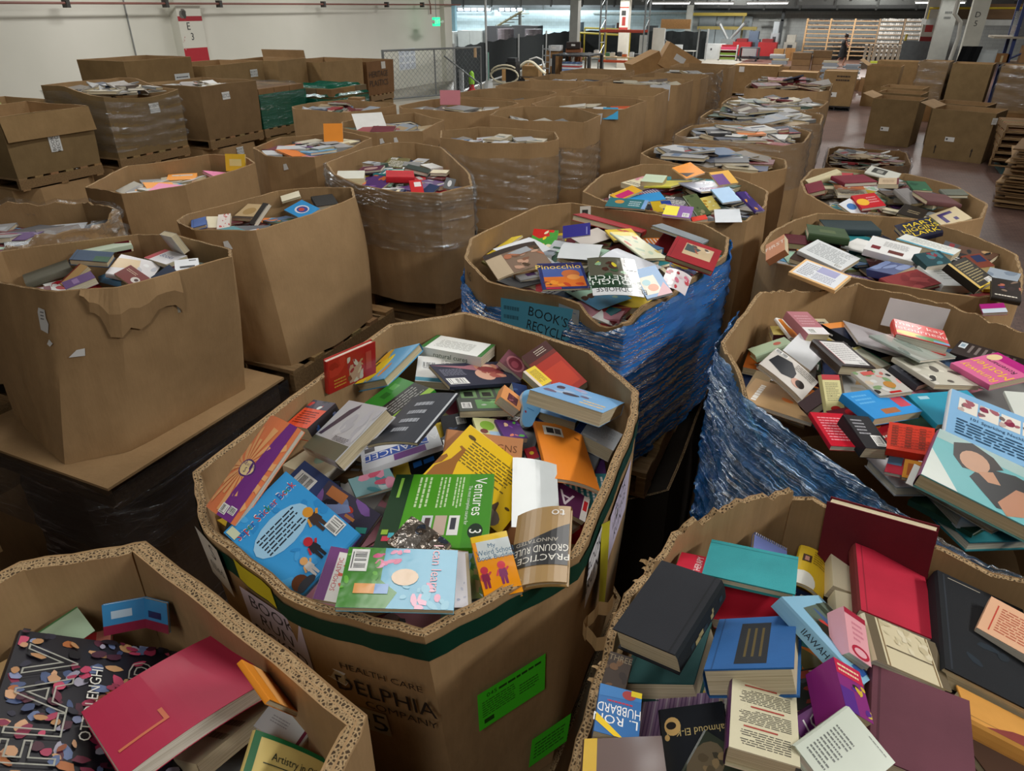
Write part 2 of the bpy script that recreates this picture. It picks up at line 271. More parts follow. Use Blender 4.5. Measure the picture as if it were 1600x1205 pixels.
HERO = [
('A1','A','orange workbook with purple wave and sunburst leaning on the left wall','p','L',0.012,(-1.046, 0.922, 2.3),(0.619, -0.134, -0.317),0.135,0.242,[('bg','f0895a'),('sun',0.5,0.47,0.36,'f7b67a'),('p',[(0.62,0),(0.93,0),(0.93,1),(0.78,1),(0.72,0.8),(0.66,0.5),(0.62,0.25)],'7c3a8c'),('e',0.56,0.47,0.2,0.085,'5b3a7a'),('e',0.56,0.47,0.17,0.07,'f3d9a0'),('t','VACATION',0.56,0.5,0.025,'5b3a7a','c',0),('t','S',0.56,0.45,0.05,'3a3a6a','c',0),('bar',0.6,0.03,0.76,0.12),('bar',0.78,0.06,0.9,0.13)]),
('A2','A','sky blue sticker book back cover with barcode and small figures','hj','B',0.02,(-0.889, 0.843, 2.232),(0.345, -0.437, 1.236),0.176,0.225,[('bg','3fa4e8'),('blobs',0,0,1,1,26,['55b4f2','3596dc','4cacee'],0.06),('e',0.45,0.58,0.4,0.17,'a9d8f6'),('tm','Super Sticker Book',0.5,0.84,0.1,['d8302c','2f62b8','d8302c','2c8a3a','2f62b8','d8302c'],'c',0),('lines',0.16,0.47,0.74,0.69,6,'2a3340'),('fig',0.8,0.42,0.3,'e8a03a','4a3a34'),('fig',0.55,0.22,0.26,'c8303c','2a2c34'),('fig',0.36,0.13,0.22,'e9b070','d8d4d0'),('e',0.16,0.08,0.1,0.08,'6a3a1c'),('e',0.2,0.03,0.13,0.05,'3a3c44'),('bar',0.8,0.14,0.98,0.3),('r',0.02,0.86,0.12,0.98,'d8e2c0')]),
('A3a','A','navy paperback with white barcode sticker behind the sticker book','p','L',0.012,(-1.029, 1.066, 2.154),(0.419, 0.176, -0.223),0.143,0.088,[('bg','3c4c7c'),('bar',0.1,0.25,0.52,0.75)]),
('A3','A','purple and slate paperback with wooden hands between sticker book and green workbook','p','L',0.01,(-0.883, 0.991, 2.167),(0.594, 0.106, -0.22),0.176,0.108,[('bg','4a4658'),('blobs',0,0,1,1,8,['6a5a8a','2c2a34','7a8ab0','8a64a8'],0.15),('r',0.1,0.72,0.42,0.95,'c07a4a'),('r',0.55,0.55,0.72,0.62,'d08a50'),('e',0.55,0.72,0.08,0.07,'c84a3a'),('p',[(0.1,0.45),(0.5,0.8),(0.6,0.7),(0.3,0.3)],'8a9cc8'),('r',0.62,0.1,0.95,0.45,'7a4aa0'),('p',[(0.8,0.5),(0.95,0.62),(0.98,0.5),(0.85,0.4)],'4ab0a0')]),
('A4','A','thick orange comic paperback with dark patterned spine against the left wall','p','R',0.05,(-1.207, 1.298, 2.196),(0.223, -0.202, -0.174),0.095,0.115,[('bg','ea5430'),('r',0,0.68,1,1,'4a4454'),('blobs',0,0.7,1,1,7,['8a98b8','d8e0dc','c84038','2a2c34'],0.1),('lines',0.12,0.12,0.85,0.6,6,'8a2a18'),('sp','3a3438',['c8b060','8890c0','3a62a8','a8a0c0'])]),
('A5','A','large pale grey hardcover with olive lower band and purple streak','hj','B',0.035,(-1.028, 1.213, 2.243),(0.505, -0.375, -0.55),0.284,0.178,[('bg','dcdce0'),('r',0,0,1,0.26,'6a6c58'),('p',[(0.04,0.3),(0.25,0.82),(0.42,0.97),(0.44,0.9),(0.3,0.6),(0.14,0.3)],'4c3a52'),('blobs',0.4,0.3,0.98,0.9,14,['e6e6ea','d0d0d8','dadae2'],0.08),('lines',0.5,0.27,0.9,0.36,4,'4a4658')]),
('A6','A','dark red gift book with bright green top edge standing at the left wall','hj','L',0.02,(-1.226, 1.531, 2.229),(1.686, -0.003, 1.307),0.182,0.115,[('bg','b8261f'),('blobs',0.05,0.5,0.35,0.95,5,['c8342a','a41c18'],0.1),('r',0.42,0.05,0.68,0.6,'c8a088'),('blobs',0.4,0.05,0.7,0.85,16,['e0c8a8','8a4a34','d8d0c0','a8283a','c89a6a'],0.05),('r',0.78,0.25,0.9,0.8,'c85040'),('lines',0.1,0.1,0.35,0.4,3,'d89a40')]),
('A7','A','blue and yellow duck picture book propped behind the red gift book','hj','R',0.03,(-1.219, 1.702, 2.166),(-0.398, -0.131, 1.569),0.220,0.133,[('bg','5aa8d8'),('e',0.35,0.85,0.5,0.2,'f2d21e'),('e',0.4,0.6,0.4,0.12,'f2d21e'),('e',0.75,0.9,0.25,0.12,'e8b020'),('e',0.3,0.35,0.2,0.06,'d88a3a'),('r',0.3,0.84,0.6,0.92,'3a3a2c')]),
('A9','A','thick white paperback with green ends topmost at the far side','p','T',0.04,(-1.076, 1.929, 2.161),(0.117, -0.03, -3.042),0.224,0.141,[('bg','f0f2ee'),('lines',0.25,0.25,0.85,0.8,8,'b8bab4'),('r',0,0,0.07,1,'3f7a3c'),('r',0.93,0,1,1,'3f7a3c'),('spt','natural cures','e8ebe4','4a5a48')]),
('A10','A','white paperback with barcode beneath the tattooed-arm magazine','p','L',0.03,(-1.06, 1.811, 2.123),(0.217, 0.111, 0.468),0.200,0.132,[('bg','eceae4'),('bar',0.08,0.5,0.32,0.8),('lines',0.4,0.5,0.9,0.9,5,'a0a098'),('r',0,0.02,1,0.16,'58a0b8')]),
('A11','A','dark navy paperback back cover with pale clasped hands','p','B',0.012,(-0.949, 1.807, 2.137),(0.024, 0.201, 0.937),0.263,0.166,[('bg','2a2c40'),('p',[(0.0,0.95),(0.45,0.85),(0.7,0.95),(1,0.8),(1,0.6),(0.6,0.6),(0.3,0.8)],'a8707a'),('e',0.62,0.42,0.13,0.24,'d8a890'),('blobs',0.55,0.3,0.98,0.85,10,['c88a70','8a3a3c','e0b8a0','a85a50'],0.1),('bar',0.04,0.08,0.3,0.34),('lines',0.06,0.45,0.38,0.75,6,'8a8c9c')]),
('A12','A','dusty maroon paperback with an oval window beside the red and black book','m','L',0.02,(-0.866, 1.946, 2.125),(0.048, 0.596, 0.084),0.098,0.092,[('bg','7a4a54'),('e',0.5,0.5,0.36,0.42,'b87880'),('e',0.5,0.5,0.28,0.34,'7c3040'),('e',0.5,0.45,0.14,0.2,'a85060')]),
('A13','A','glowing red and black thick paperback leaning on the right wall','m','R',0.035,(-0.7, 1.875, 2.174),(0.333, -0.38, 0.948),0.102,0.218,[('bg','4a1a14'),('r',0,0.0,1,0.72,'b82c14'),('r',0.15,0.1,0.9,0.55,'cc3a18'),('r',0,0.72,1,0.8,'7c2214'),('lines',0.4,0.84,0.8,0.96,3,'c8b8a8'),('sp','1c1a1c',['d8d0c8'])]),
('A14','A','small paperback with yellow sticker beside the red and black book','p','L',0.03,(-0.73, 1.813, 2.171),(0.119, 0.295, -0.406),0.083,0.050,[('bg','f0d020'),('lines',0.15,0.3,0.85,0.85,6,'8a7414'),('r',0,0,1,0.2,'e8d8c8')]),
('A15','A','light blue thick paperback lying topmost at the right side','p','T',0.04,(-0.535, 1.65, 2.227),(-0.392, 0.101, -0.011),0.211,0.278,[('bg','7ab0e0'),('blobs',0.1,0.25,0.6,0.9,10,['6a5a78','b8a0c0','3a3444','a8c4e0'],0.11),('lines',0.62,0.12,0.95,0.4,2,'e8c890')]),
('A16','A','pale blue die-cut board book with rounded shape','cut','L',0.012,(-0.674, 1.623, 2.171),(0.567, 0.586, 0.614),0.070,0.138,[('bg','78b4e0'),('e',0.5,0.75,0.2,0.08,'3a78b8'),('e',0.3,0.35,0.05,0.03,'a83a4a'),('r',0.35,0.45,0.7,0.47,'4a88c0')]),
('A17','A','blue-grey paperback directly under the light blue topmost one','p','T',0.03,(-0.614, 1.693, 2.14),(-0.029, 0.096, 0.043),0.139,0.082,[('bg','8ab4d8'),('lines',0.2,0.3,0.8,0.7,3,'c8dcea')]),
('A18','A','navy and white small paperback beside the die-cut board book','p','L',0.02,(-0.639, 1.666, 2.114),(0.033, 0.42, 0.094),0.070,0.058,[('bg','2c4474'),('r',0.5,0.1,0.95,0.9,'c8ccd0')]),
('A19','A','red paperback with yellow capitals above the orange notebook','p','L',0.015,(-0.576, 1.641, 2.111),(-0.142, 0.264, 0.225),0.062,0.101,[('bg','c8242c'),('t','INC',0.5,0.55,0.42,'f4d82c','c',0)]),
('A20','A','thick grey paperback with navy spine against the right wall','p','L',0.045,(-0.476, 1.669, 2.11),(0.012, 0.302, 0.005),0.125,0.094,[('bg','ccd2d8'),('r',0,0,0.16,1,'26386a'),('lines',0.3,0.3,0.9,0.9,8,'a8b0b8'),('r',0.2,0.03,0.55,0.12,'e8ebec'),('sp','26386a',['c8d0d8'])]),
('A21','A','plain orange booklet with white barcode label','p','L',0.012,(-0.504, 1.469, 2.147),(0.099, 0.403, 0.582),0.150,0.239,[('bg','f08c2c'),('r',0.12,0.76,0.5,0.93,'efe2d0'),('r',0.18,0.8,0.32,0.9,'3a3430'),('r',0.34,0.8,0.46,0.9,'6a5c54'),('e',0.8,0.83,0.06,0.02,'a85a1c')]),
('A22','A','yellow picture book with giraffe, topmost in the middle','hj','T',0.012,(-0.638, 1.247, 2.182),(0.217, 0.463, -0.049),0.232,0.197,[('bg','f5c80a'),('lines',0.16,0.45,0.78,0.86,9,'7a6414'),('e',0.12,0.86,0.05,0.03,'5a4012'),('p',[(0.02,0.2),(0.1,0.42),(0.12,0.62),(0.08,0.64),(0.09,0.67),(0.16,0.66),(0.18,0.42),(0.24,0.2),(0.2,0),(0.02,0)],'a0641c'),('p',[(-0.0,0.36),(0.03,0.44),(0.06,0.42),(0.05,0.3),(0,0.2)],'a0641c'),('e',0.72,0.1,0.2,0.14,'7a6a60'),('p',[(0.74,0.22),(0.78,0.34),(0.8,0.32),(0.82,0.2)],'5a4030'),('e',0.9,0.33,0.03,0.02,'5a4012')]),
('A23','A','tan kraft book with lettered cover beneath the yellow picture book','hj','L',0.012,(-0.654, 1.254, 2.15),(0.571, 0.149, 0.421),0.198,0.279,[('bg','cc8c5c'),('t','DESIGNS',0.66,0.88,0.07,'7a4a2c','c',0)]),
('A24','A','green course book lettered Ventures 3','p','R',0.014,(-0.655, 1.052, 2.221),(0.032, -0.028, -1.181),0.267,0.236,[('bg','4a9c14'),('r',0,0.76,1,1,'3f8f18'),('r',0,0,1,0.18,'153a1a'),('t','Ventures',0.33,0.875,0.115,'f4f6f0','c',0),('e',0.8,0.875,0.1,0.07,'102a14'),('t','3',0.8,0.875,0.11,'f4f6f0','c',0),('t','The most complete course for',0.45,0.775,0.045,'e8f0e0','c',0),('lines',0.05,0.62,0.5,0.72,3,'c8e0b0'),('lines',0.05,0.46,0.5,0.58,3,'c8e0b0'),('lines',0.05,0.25,0.5,0.4,3,'c8e0b0'),('r',0.6,0.62,0.85,0.72,'e8e8e4'),('r',0.63,0.64,0.78,0.69,'3a3c44'),('r',0.6,0.49,0.85,0.6,'c8b0a0'),('r',0.6,0.37,0.85,0.47,'d0d4d4'),('r',0.63,0.4,0.76,0.45,'4a3a3a'),('r',0.06,0.07,0.35,0.1,'8ac04a'),('r',0.78,0.03,0.84,0.09,'a0c83a'),('r',0.86,0.05,0.92,0.12,'e0405a'),('r',0.82,0.1,0.88,0.15,'4ab8c8')]),
('A25','A','crumpled silver-brown glossy booklet between the green books','foil','L',0.01,(-0.619, 0.911, 2.247),(0.357, 0.095, -0.272),0.115,0.074,[('bg','a89c90'),('blobs',0,0,1,1,14,['8a7a6c','c8c0b8','6a7488','b8aca0'],0.14)]),
('A28c','A','landscape picture book under the right edge of the glossy green one','hj','L',0.01,(-0.575, 0.94, 2.162),(0.292, 0.004, 0.584),0.167,0.138,[('bg','8ab0c8'),('r',0,0,1,0.5,'8a9a54'),('p',[(0.8,0.5),(0.9,0.95),(0.98,0.9),(0.98,0.3)],'3a6a3a'),('r',0.84,0.1,0.9,0.5,'a89060'),('blobs',0.8,0.0,1,0.7,8,['6a8a4a','a8a868','c8d8e0'],0.06)]),
('A28a','A','white bordered picture book under the glossy green one','hj','L',0.008,(-0.559, 0.874, 2.211),(0.247, 0.093, 0.55),0.134,0.135,[('bg','eeeaf0'),('r',0,0.93,1,1,'c8a878'),('r',0.95,0,1,0.9,'a8925c'),('blobs',0.8,0.1,0.94,0.4,4,['c8c8d8','b0b4cc'],0.03)]),
('A26','A','large glossy green and blue picture book at the near rim','gl','B',0.012,(-0.6, 0.81, 2.25),(-0.052, 0.125, -1.139),0.141,0.214,[('bg','5cb0d0'),('r',0,0,1,0.34,'3f8a24'),('p',[(0.55,0.34),(0.75,0.5),(1,0.42),(1,0.34)],'3f8a24'),('blobs',0.0,0.25,0.35,0.55,12,['e87aa0','f0a0c0','d85a88'],0.05),('blobs',0.6,0.55,1,0.95,14,['e890b0','f0b0c8','7ac0d8'],0.07),('blobs',0.0,0.0,0.7,0.3,9,['6ab83a','4f9c2c','8ac84a'],0.05),('t','I can learn',0.33,0.82,0.09,'e8a0a8','c',0),('e',0.5,0.55,0.14,0.12,'e8c8a4'),('r',0.62,0.12,0.78,0.3,'e8a050'),('r',0.62,0.3,0.78,0.42,'7aa4d8'),('bar',0.04,0.04,0.42,0.2)]),
('A27','A','purple and white thin paperback tucked under the glossy green one','p','L',0.008,(-0.733, 0.805, 2.208),(0.171, 0.189, 0.383),0.081,0.126,[('bg','e4e0d8'),('r',0,0,0.26,1,'6a2470'),('r',0,0.92,1,1,'6a2470'),('t','SCHOLASTIC',0.36,0.5,0.075,'c0283a','c',90),('sun',0.95,0.5,0.3,'d8583a')]),
('A29','A','orange shrink-wrapped children set with red-haired cartoon kids','gl','L',0.02,(-0.454, 0.93, 2.238),(0.344, -0.035, 0.677),0.075,0.135,[('bg','f49a10'),('r',0,0.9,1,1,'f2c81c'),('r',0.1,0.6,1,0.9,'d4dcdc'),('t','My',0.5,0.8,0.09,'3a6a8a','c',0),('t','Weird School',0.55,0.71,0.085,'3a6a8a','c',0),('t','Book Buddies',0.55,0.62,0.075,'3a6a8a','c',0),('fig',0.62,0.35,0.36,'e04a5a','8a3a6a'),('fig',0.15,0.32,0.34,'c83a4a','8a2a4a')]),
('A30','A','kraft brown book with curved black band at the near right rim','hj','B',0.015,(-0.397, 1.021, 2.229),(-0.086, 0.321, -2.853),0.121,0.209,[('bg','b08c54'),('p',[(0,0.25),(0,0.8),(1,0.78),(1,0.42),(0.7,0.45),(0.4,0.38)],'1a1a1c'),('t','GROUND RULES',0.5,0.58,0.09,'f0ece0','c',0),('t','ANNOTATED',0.55,0.47,0.05,'c8c0b0','c',0),('t','PRACTICE',0.42,0.7,0.08,'f0ece0','c',0),('t','to',0.2,0.1,0.09,'f4f0e8','c',0)]),
('A31','A','blank white glossy sheet-thin cover beside the yellow picture book','gl','L',0.004,(-0.506, 1.258, 2.164),(0.126, 0.209, 0.437),0.115,0.238,[('bg','d4dada')]),
('A32','A','purple paperback with large white A under the orange booklet','p','B',0.015,(-0.458, 1.328, 2.121),(-0.075, -0.482, -2.921),0.140,0.088,[('bg','5c2450'),('t','A',0.45,0.5,0.5,'e8dce4','c',0),('r',0.0,0,0.12,1,'e8e4e0'),('r',0.02,0.2,0.1,0.6,'c8242c')]),
('A33','A','green comic paperback with charcoal text panel','p','B',0.018,(-1.063, 1.522, 2.169),(-0.241, -0.324, 1.153),0.141,0.226,[('bg','2f8a2a'),('r',0,0,1,0.14,'9ac83a'),('r',0,0.14,1,0.55,'2c2e2c'),('lines',0.08,0.16,0.9,0.5,5,'9a9c98'),('r',0.3,0.7,0.5,0.85,'1f6a20'),('r',0.6,0.75,0.8,0.9,'57a84a')]),
('A34','A','thin black magazine under the green comic paperback','m','R',0.008,(-0.844, 1.271, 2.286),(-0.027, -0.245, 0.124),0.137,0.261,[('bg','2a2e38'),('lines',0.3,0.15,0.7,0.85,4,'a0a4ac'),('r',0.96,0,1,1,'c8ccd0')]),
('A35','A','white paperback with blue title band below the thin black magazine','p','T',0.015,(-0.918, 1.304, 2.157),(0.148, 0.209, -2.445),0.217,0.132,[('bg','dfe2e6'),('r',0.15,0.35,0.95,0.68,'2a56b0'),('t','ADVANCED',0.5,0.5,0.26,'f0f2f4','c',0),('r',0.2,0.7,0.6,0.98,'7a3a94'),('r',0.82,0.05,0.95,0.25,'5a5c60')]),
('A36','A','black music book with piano keys above the green workbook','p','B',0.02,(-0.849, 1.332, 2.14),(0.022, -0.297, 0.67),0.117,0.098,[('bg','16181c'),('r',0,0.5,1,0.85,'e8e8e4'),('r',0.04,0.62,0.075,0.86,'16181c'),('r',0.11499999999999999,0.62,0.15,0.86,'16181c'),('r',0.19,0.62,0.22499999999999998,0.86,'16181c'),('r',0.26499999999999996,0.62,0.3,0.86,'16181c'),('r',0.33999999999999997,0.62,0.375,0.86,'16181c'),('r',0.415,0.62,0.45,0.86,'16181c'),('r',0.48999999999999994,0.62,0.5249999999999999,0.86,'16181c'),('r',0.5650000000000001,0.62,0.6,0.86,'16181c'),('r',0.64,0.62,0.6749999999999999,0.86,'16181c'),('r',0.715,0.62,0.7499999999999999,0.86,'16181c'),('r',0.79,0.62,0.825,0.86,'16181c'),('r',0.865,0.62,0.8999999999999999,0.86,'16181c'),('r',0.94,0.62,0.9749999999999999,0.86,'16181c'),('r',0.1,0.1,0.3,0.35,'2a6ab8'),('r',0.35,0.1,0.6,0.3,'2a6ab8')]),
('A37','A','teal and pink cartoon paperback left of the green workbook','p','L',0.01,(-0.891, 1.137, 2.163),(0.181, 0.019, 0.912),0.107,0.066,[('bg','8ab4b8'),('blobs',0,0,1,1,9,['5a9ca4','d8607a','2f5aa8','c8dcdc','e89ab0'],0.16)]),
('A38','A','black paperback with barcode behind the yellow picture book','p','L',0.02,(-0.845, 1.502, 2.129),(0.003, -0.079, 0.62),0.097,0.152,[('bg','1e2026'),('bar',0.45,0.6,0.75,0.88),('blobs',0.1,0.1,0.6,0.5,5,['3a4a68','2a2c34'],0.12)]),
('A39','A','grey-green paperback with photo tiles of farm machines','p','L',0.02,(-0.846, 1.674, 2.138),(-0.253, 0.048, 0.554),0.177,0.294,[('bg','4a5048'),('r',0.08,0.5,0.36,0.9,'7a9a6a'),('r',0.42,0.5,0.66,0.9,'6a8a5a'),('r',0.72,0.5,0.95,0.9,'5a7a54'),('r',0.14,0.55,0.3,0.75,'22261f'),('r',0.46,0.55,0.62,0.72,'2c2a24'),('r',0.3,0.08,0.9,0.42,'6aa060'),('blobs',0.3,0.1,0.9,0.4,7,['3a5a34','c8d0c8','8ac07a'],0.08),('bar',0.05,0.1,0.22,0.32)]),
('A40','A','small orange paperback with dark inset picture','p','L',0.03,(-0.723, 1.602, 2.203),(0.036, 0.67, 0.291),0.070,0.068,[('bg','e49a5c'),('r',0.3,0.15,0.8,0.7,'5a2430'),('blobs',0.35,0.2,0.75,0.65,4,['a85a68','7a3a44'],0.1)]),
('A40b','A','small navy paperback with skyline beside the orange one','p','R',0.03,(-0.776, 1.791, 2.11),(0.238, 0.367, 0.662),0.053,0.092,[('bg','34487c'),('blobs',0,0,1,0.7,5,['1e2438','4a68a0'],0.15)]),
('A41','A','lime and cream cartoon paperback under the purple one','p','L',0.012,(-0.747, 1.489, 2.16),(-0.058, 0.173, 0.611),0.070,0.113,[('bg','d8d8a0'),('e',0.5,0.6,0.3,0.25,'8ab83a'),('e',0.3,0.3,0.16,0.12,'7a3a34'),('r',0.5,0,1,0.3,'a8c8e0')]),
('A41b','A','purple fairy-tale paperback with green figure','p','L',0.015,(-0.685, 1.511, 2.159),(-0.076, 0.222, 0.675),0.069,0.109,[('bg','5a2c7c'),('blobs',0.3,0.1,1,0.9,8,['5ab84a','e88a6a','8a4ab0','f0c8a0'],0.12)]),
('A42','A','tiny red paperback beside the white glossy cover','p','L',0.02,(-0.603, 1.466, 2.128),(0.025, -0.156, 0.633),0.032,0.053,[('bg','b81c2c'),('e',0.5,0.5,0.2,0.15,'f0c830')]),
('B28','BR','dark paperback deep in the gap beside the plum hardcover','p','L',0.02,(0.157, 1.006, 2.113),(-0.331, -0.52, 0.192),0.083,0.128,[('bg','20241f'),('blobs',0,0,1,1,7,['2a5a34','8a3424','3a3c40','16181a'],0.16),('r',0.1,0.75,0.9,0.95,'8a3a24'),('t','TE',0.5,0.85,0.16,'e8e4dc','c',0)]),
('B27','BR','dark brown paperback against the left wall below the black hardcover','m','L',0.02,(-0.162, 0.775, 2.249),(0.128, 0.022, 0.064),0.038,0.066,[('bg','3a2c22'),('blobs',0,0,1,0.8,6,['5a4430','2a1e18','6a4a2c'],0.18),('t','THREE',0.5,0.86,0.16,'8a7a60','c',0)]),
('B25','BR','blue paperback with white upside-down author name at left wall','p','R',0.025,(-0.137, 0.697, 2.26),(0.103, -0.09, -2.953),0.066,0.092,[('bg','2f6cab'),('p',[(0,0),(1,0),(1,0.25),(0,0.2)],'3a7ab8'),('t','L. RON',0.55,0.7,0.17,'f0f2f2','c',0),('t','HUBBARD',0.5,0.48,0.19,'f0f2f2','c',0),('lines',0.2,0.28,0.8,0.36,1,'b8304a'),('p',[(0.35,1),(0.55,1),(1,0.78),(1,0.62)],'f2cc1c'),('e',0.3,0.12,0.16,0.1,'a03a3a'),('r',0,0.0,0.25,0.12,'d8c020')]),
('B26','BR','lavender striped book under the teal hardcover','p','L',0.02,(-0.061, 0.816, 2.147),(-0.023, -0.511, 0.097),0.140,0.084,[('bg','b494bc'),('r',0.02,0.02,0.04,0.98,'d8c8dc'),('r',0.07,0.02,0.09,0.98,'8a6a98'),('r',0.12000000000000001,0.02,0.14,0.98,'8a6a98'),('r',0.17,0.02,0.19000000000000003,0.98,'d8c8dc'),('r',0.22,0.02,0.24000000000000002,0.98,'8a6a98'),('r',0.27,0.02,0.29,0.98,'8a6a98'),('r',0.32000000000000006,0.02,0.34,0.98,'d8c8dc'),('r',0.37000000000000005,0.02,0.39,0.98,'8a6a98'),('r',0.42000000000000004,0.02,0.44,0.98,'8a6a98'),('r',0.47000000000000003,0.02,0.49,0.98,'d8c8dc'),('r',0.52,0.02,0.54,0.98,'8a6a98'),('r',0.5700000000000001,0.02,0.5900000000000001,0.98,'8a6a98'),('r',0.6200000000000001,0.02,0.6400000000000001,0.98,'d8c8dc'),('r',0.67,0.02,0.6900000000000001,0.98,'8a6a98'),('r',0.7200000000000001,0.02,0.7400000000000001,0.98,'8a6a98'),('r',0.77,0.02,0.79,0.98,'d8c8dc'),('r',0.8200000000000001,0.02,0.8400000000000001,0.98,'8a6a98'),('r',0.8700000000000001,0.02,0.8900000000000001,0.98,'8a6a98'),('r',0.92,0.02,0.9400000000000001,0.98,'d8c8dc')]),
('B5b','BR','red rounded paperback behind the black hardcover','p','L',0.03,(-0.111, 1.172, 2.165),(-0.282, -0.075, 0.033),0.059,0.094,[('bg','cc2440'),('t','THERAPY',0.72,0.5,0.14,'f0e8e8','c',90)]),
('B5','BR','plain red paperback beneath the turquoise hardcover','p','L',0.03,(0.023, 1.145, 2.123),(0.176, -0.3, -0.112),0.151,0.092,[('bg','d0283c')]),
('B6','BR','blue spiral notebook at the far wall','spiral','T',0.012,(0.036, 1.336, 2.125),(0.061, 0.358, 0.096),0.080,0.060,[('bg','7c8cd0'),('e',0.75,0.3,0.1,0.2,'e8e8f0'),('t','O',0.7,0.3,0.4,'2a2c3c','c',0)]),
('B7','BR','bent yellow paperback with tiny portrait beside the turquoise hardcover','p','L',0.01,(0.128, 1.322, 2.104),(0.075, 0.427, -0.027),0.072,0.121,[('bg','d8b428'),('r',0.1,0.6,0.35,0.78,'4a3424'),('r',0.16,0.63,0.28,0.74,'c08a78'),('lines',0.4,0.6,0.85,0.95,6,'8a7020'),('e',0.2,0.1,0.4,0.25,'e4e4da')]),
('B8','BR','large burgundy hardcover standing at the far wall','h','B',0.035,(0.235, 1.358, 2.182),(1.393, -0.094, -0.21),0.212,0.154,[('bg','701a26')]),
('B9','BR','cream page block paperback left of the red hardcover','p','L',0.04,(0.194, 1.332, 2.121),(0.125, 0.255, 0.145),0.061,0.103,[('bg','e6dcbc')]),
('B9b','BR','cream page block paperback above the pink and white one','p','L',0.04,(0.204, 1.218, 2.116),(0.228, 0.156, 0.181),0.051,0.089,[('bg','e4dab8')]),
('B3','BR','blue hardcover with black title panel','h','L',0.045,(0.029, 0.886, 2.295),(-0.407, -0.364, 0.14),0.130,0.200,[('bg','2f6aac'),('r',0.33,0.08,0.7,0.86,'262a30'),('r',0.42,0.2,0.45,0.75,'6a5a30'),('r',0.51,0.2,0.54,0.75,'6a5a30'),('r',0.6,0.2,0.63,0.75,'6a5a30')]),
('B2','BR','dark teal hardcover beneath the black one','h','L',0.04,(-0.107, 0.937, 2.151),(-0.151, -0.415, 0.047),0.135,0.175,[('bg','2c5c5c')]),
('B1','BR','thick black hardcover on top of the dark teal one','h','R',0.05,(-0.115, 0.906, 2.297),(0.168, -0.197, -0.273),0.117,0.175,[('bg','2b2d33'),('r',0.9,0,0.92,1,'232529'),('sp','1c2226',['b0a070','2a3a44'])]),
('B4','BR','turquoise cloth hardcover','h','T',0.018,(0.003, 1.202, 2.179),(-0.104, -0.069, 0.021),0.179,0.132,[('bg','3aa2a8')]),
('B20','BR','pale blue long paperback travel guide with garden photo','p','L',0.025,(0.17, 1.05, 2.209),(0.365, 0.627, 1.241),0.312,0.170,[('bg','8ec4e0'),('p',[(0.15,0.2),(0.25,0.85),(0.95,0.9),(0.95,0.15)],'5a6c60'),('blobs',0.2,0.2,0.95,0.85,14,['c83a34','3a5a8a','4a6a2c','8aa84a','2a3a2c','a8925a'],0.12),('r',0.1,0.05,0.95,0.18,'2c5ca8'),('spt','HAWAII','8ec0dc','1c2430')]),
('B21','BR','pink and white paperback with crimson seal','p','L',0.035,(0.188, 0.989, 2.274),(0.207, 0.612, 0.285),0.050,0.089,[('bg','eaa8b0'),('r',0,0.88,1,1,'a81838'),('lines',0.3,0.35,0.8,0.8,4,'d88898'),('e',0.55,0.15,0.4,0.13,'b81c3c'),('e',0.55,0.15,0.28,0.08,'e8b0b8')]),
('B11','BR','cream book with brown marbled borders under the red hardcover','hj','L',0.035,(0.274, 1.031, 2.234),(0.118, 0.398, 0.281),0.142,0.094,[('bg','ddd0ac'),('r',0,0,0.14,1,'6a5c44'),('r',0.88,0,1,1,'6a5c44'),('r',0.17,0,0.19,1,'8a7048'),('r',0.84,0,0.86,1,'8a7048'),('blobs',0.2,0.45,0.84,1,22,['cdbf9a','e4d9ba','d4c8a4'],0.05),('r',0.2,0.41,0.84,0.43,'5a4a34')]),
('B10','BR','bright red hardcover leaning on the burgundy one','h','L',0.035,(0.271, 1.246, 2.184),(-0.094, 0.181, 0.021),0.138,0.226,[('bg','c0213c'),('sp','7c2a28',[])]),
('B12','BR','large black hardcover at the right wall','h','L',0.04,(0.42, 1.172, 2.192),(-0.077, 0.218, -0.063),0.160,0.288,[('bg','15181d'),('r',0.06,0.02,0.08,0.98,'2a3038'),('r',0.12,0.955,0.5,0.963,'a8a090'),('blobs',0.2,0.2,0.8,0.5,3,['1c262e','202c36'],0.1)]),
('B13','BR','peach paperback with red text lying on the large black hardcover','p','L',0.022,(0.47, 1.197, 2.205),(0.046, 0.104, -0.337),0.116,0.099,[('bg','e6b490'),('r',0.13,0.1,0.15,0.85,'c84a3a'),('lines',0.2,0.15,0.95,0.85,10,'c06a50')]),
('B15','BR','orange and maroon book at the lower right corner','h','B',0.03,(0.422, 0.98, 2.195),(-0.238, 0.265, -0.004),0.133,0.083,[('bg','e0a04a'),('p',[(0.2,0),(1,0),(1,0.5),(0.55,0.3)],'8a3a34')]),
('B19','BR','fat paperback with purple cover and yellowed pages','p','L',0.06,(0.179, 0.852, 2.296),(0.053, 0.538, 0.266),0.052,0.089,[('bg','8a2a7a'),('r',0,0.7,1,1,'c8244a'),('lines',0.1,0.75,0.9,0.95,2,'f0d8b0'),('blobs',0.5,0.1,1,0.7,8,['d8b83a','20241c','5a2a8a','e0c850'],0.12),('r',0,0,0.5,0.45,'5a2a8a')]),
('B18','BR','purple paperback with large white capitals','p','B',0.02,(0.15, 0.878, 2.17),(-0.635, 0.033, -2.229),0.078,0.043,[('bg','6a2270'),('t','BOT',0.5,0.45,0.5,'f0e8ec','c',0),('r',0,0.85,1,0.95,'c8b8d0')]),
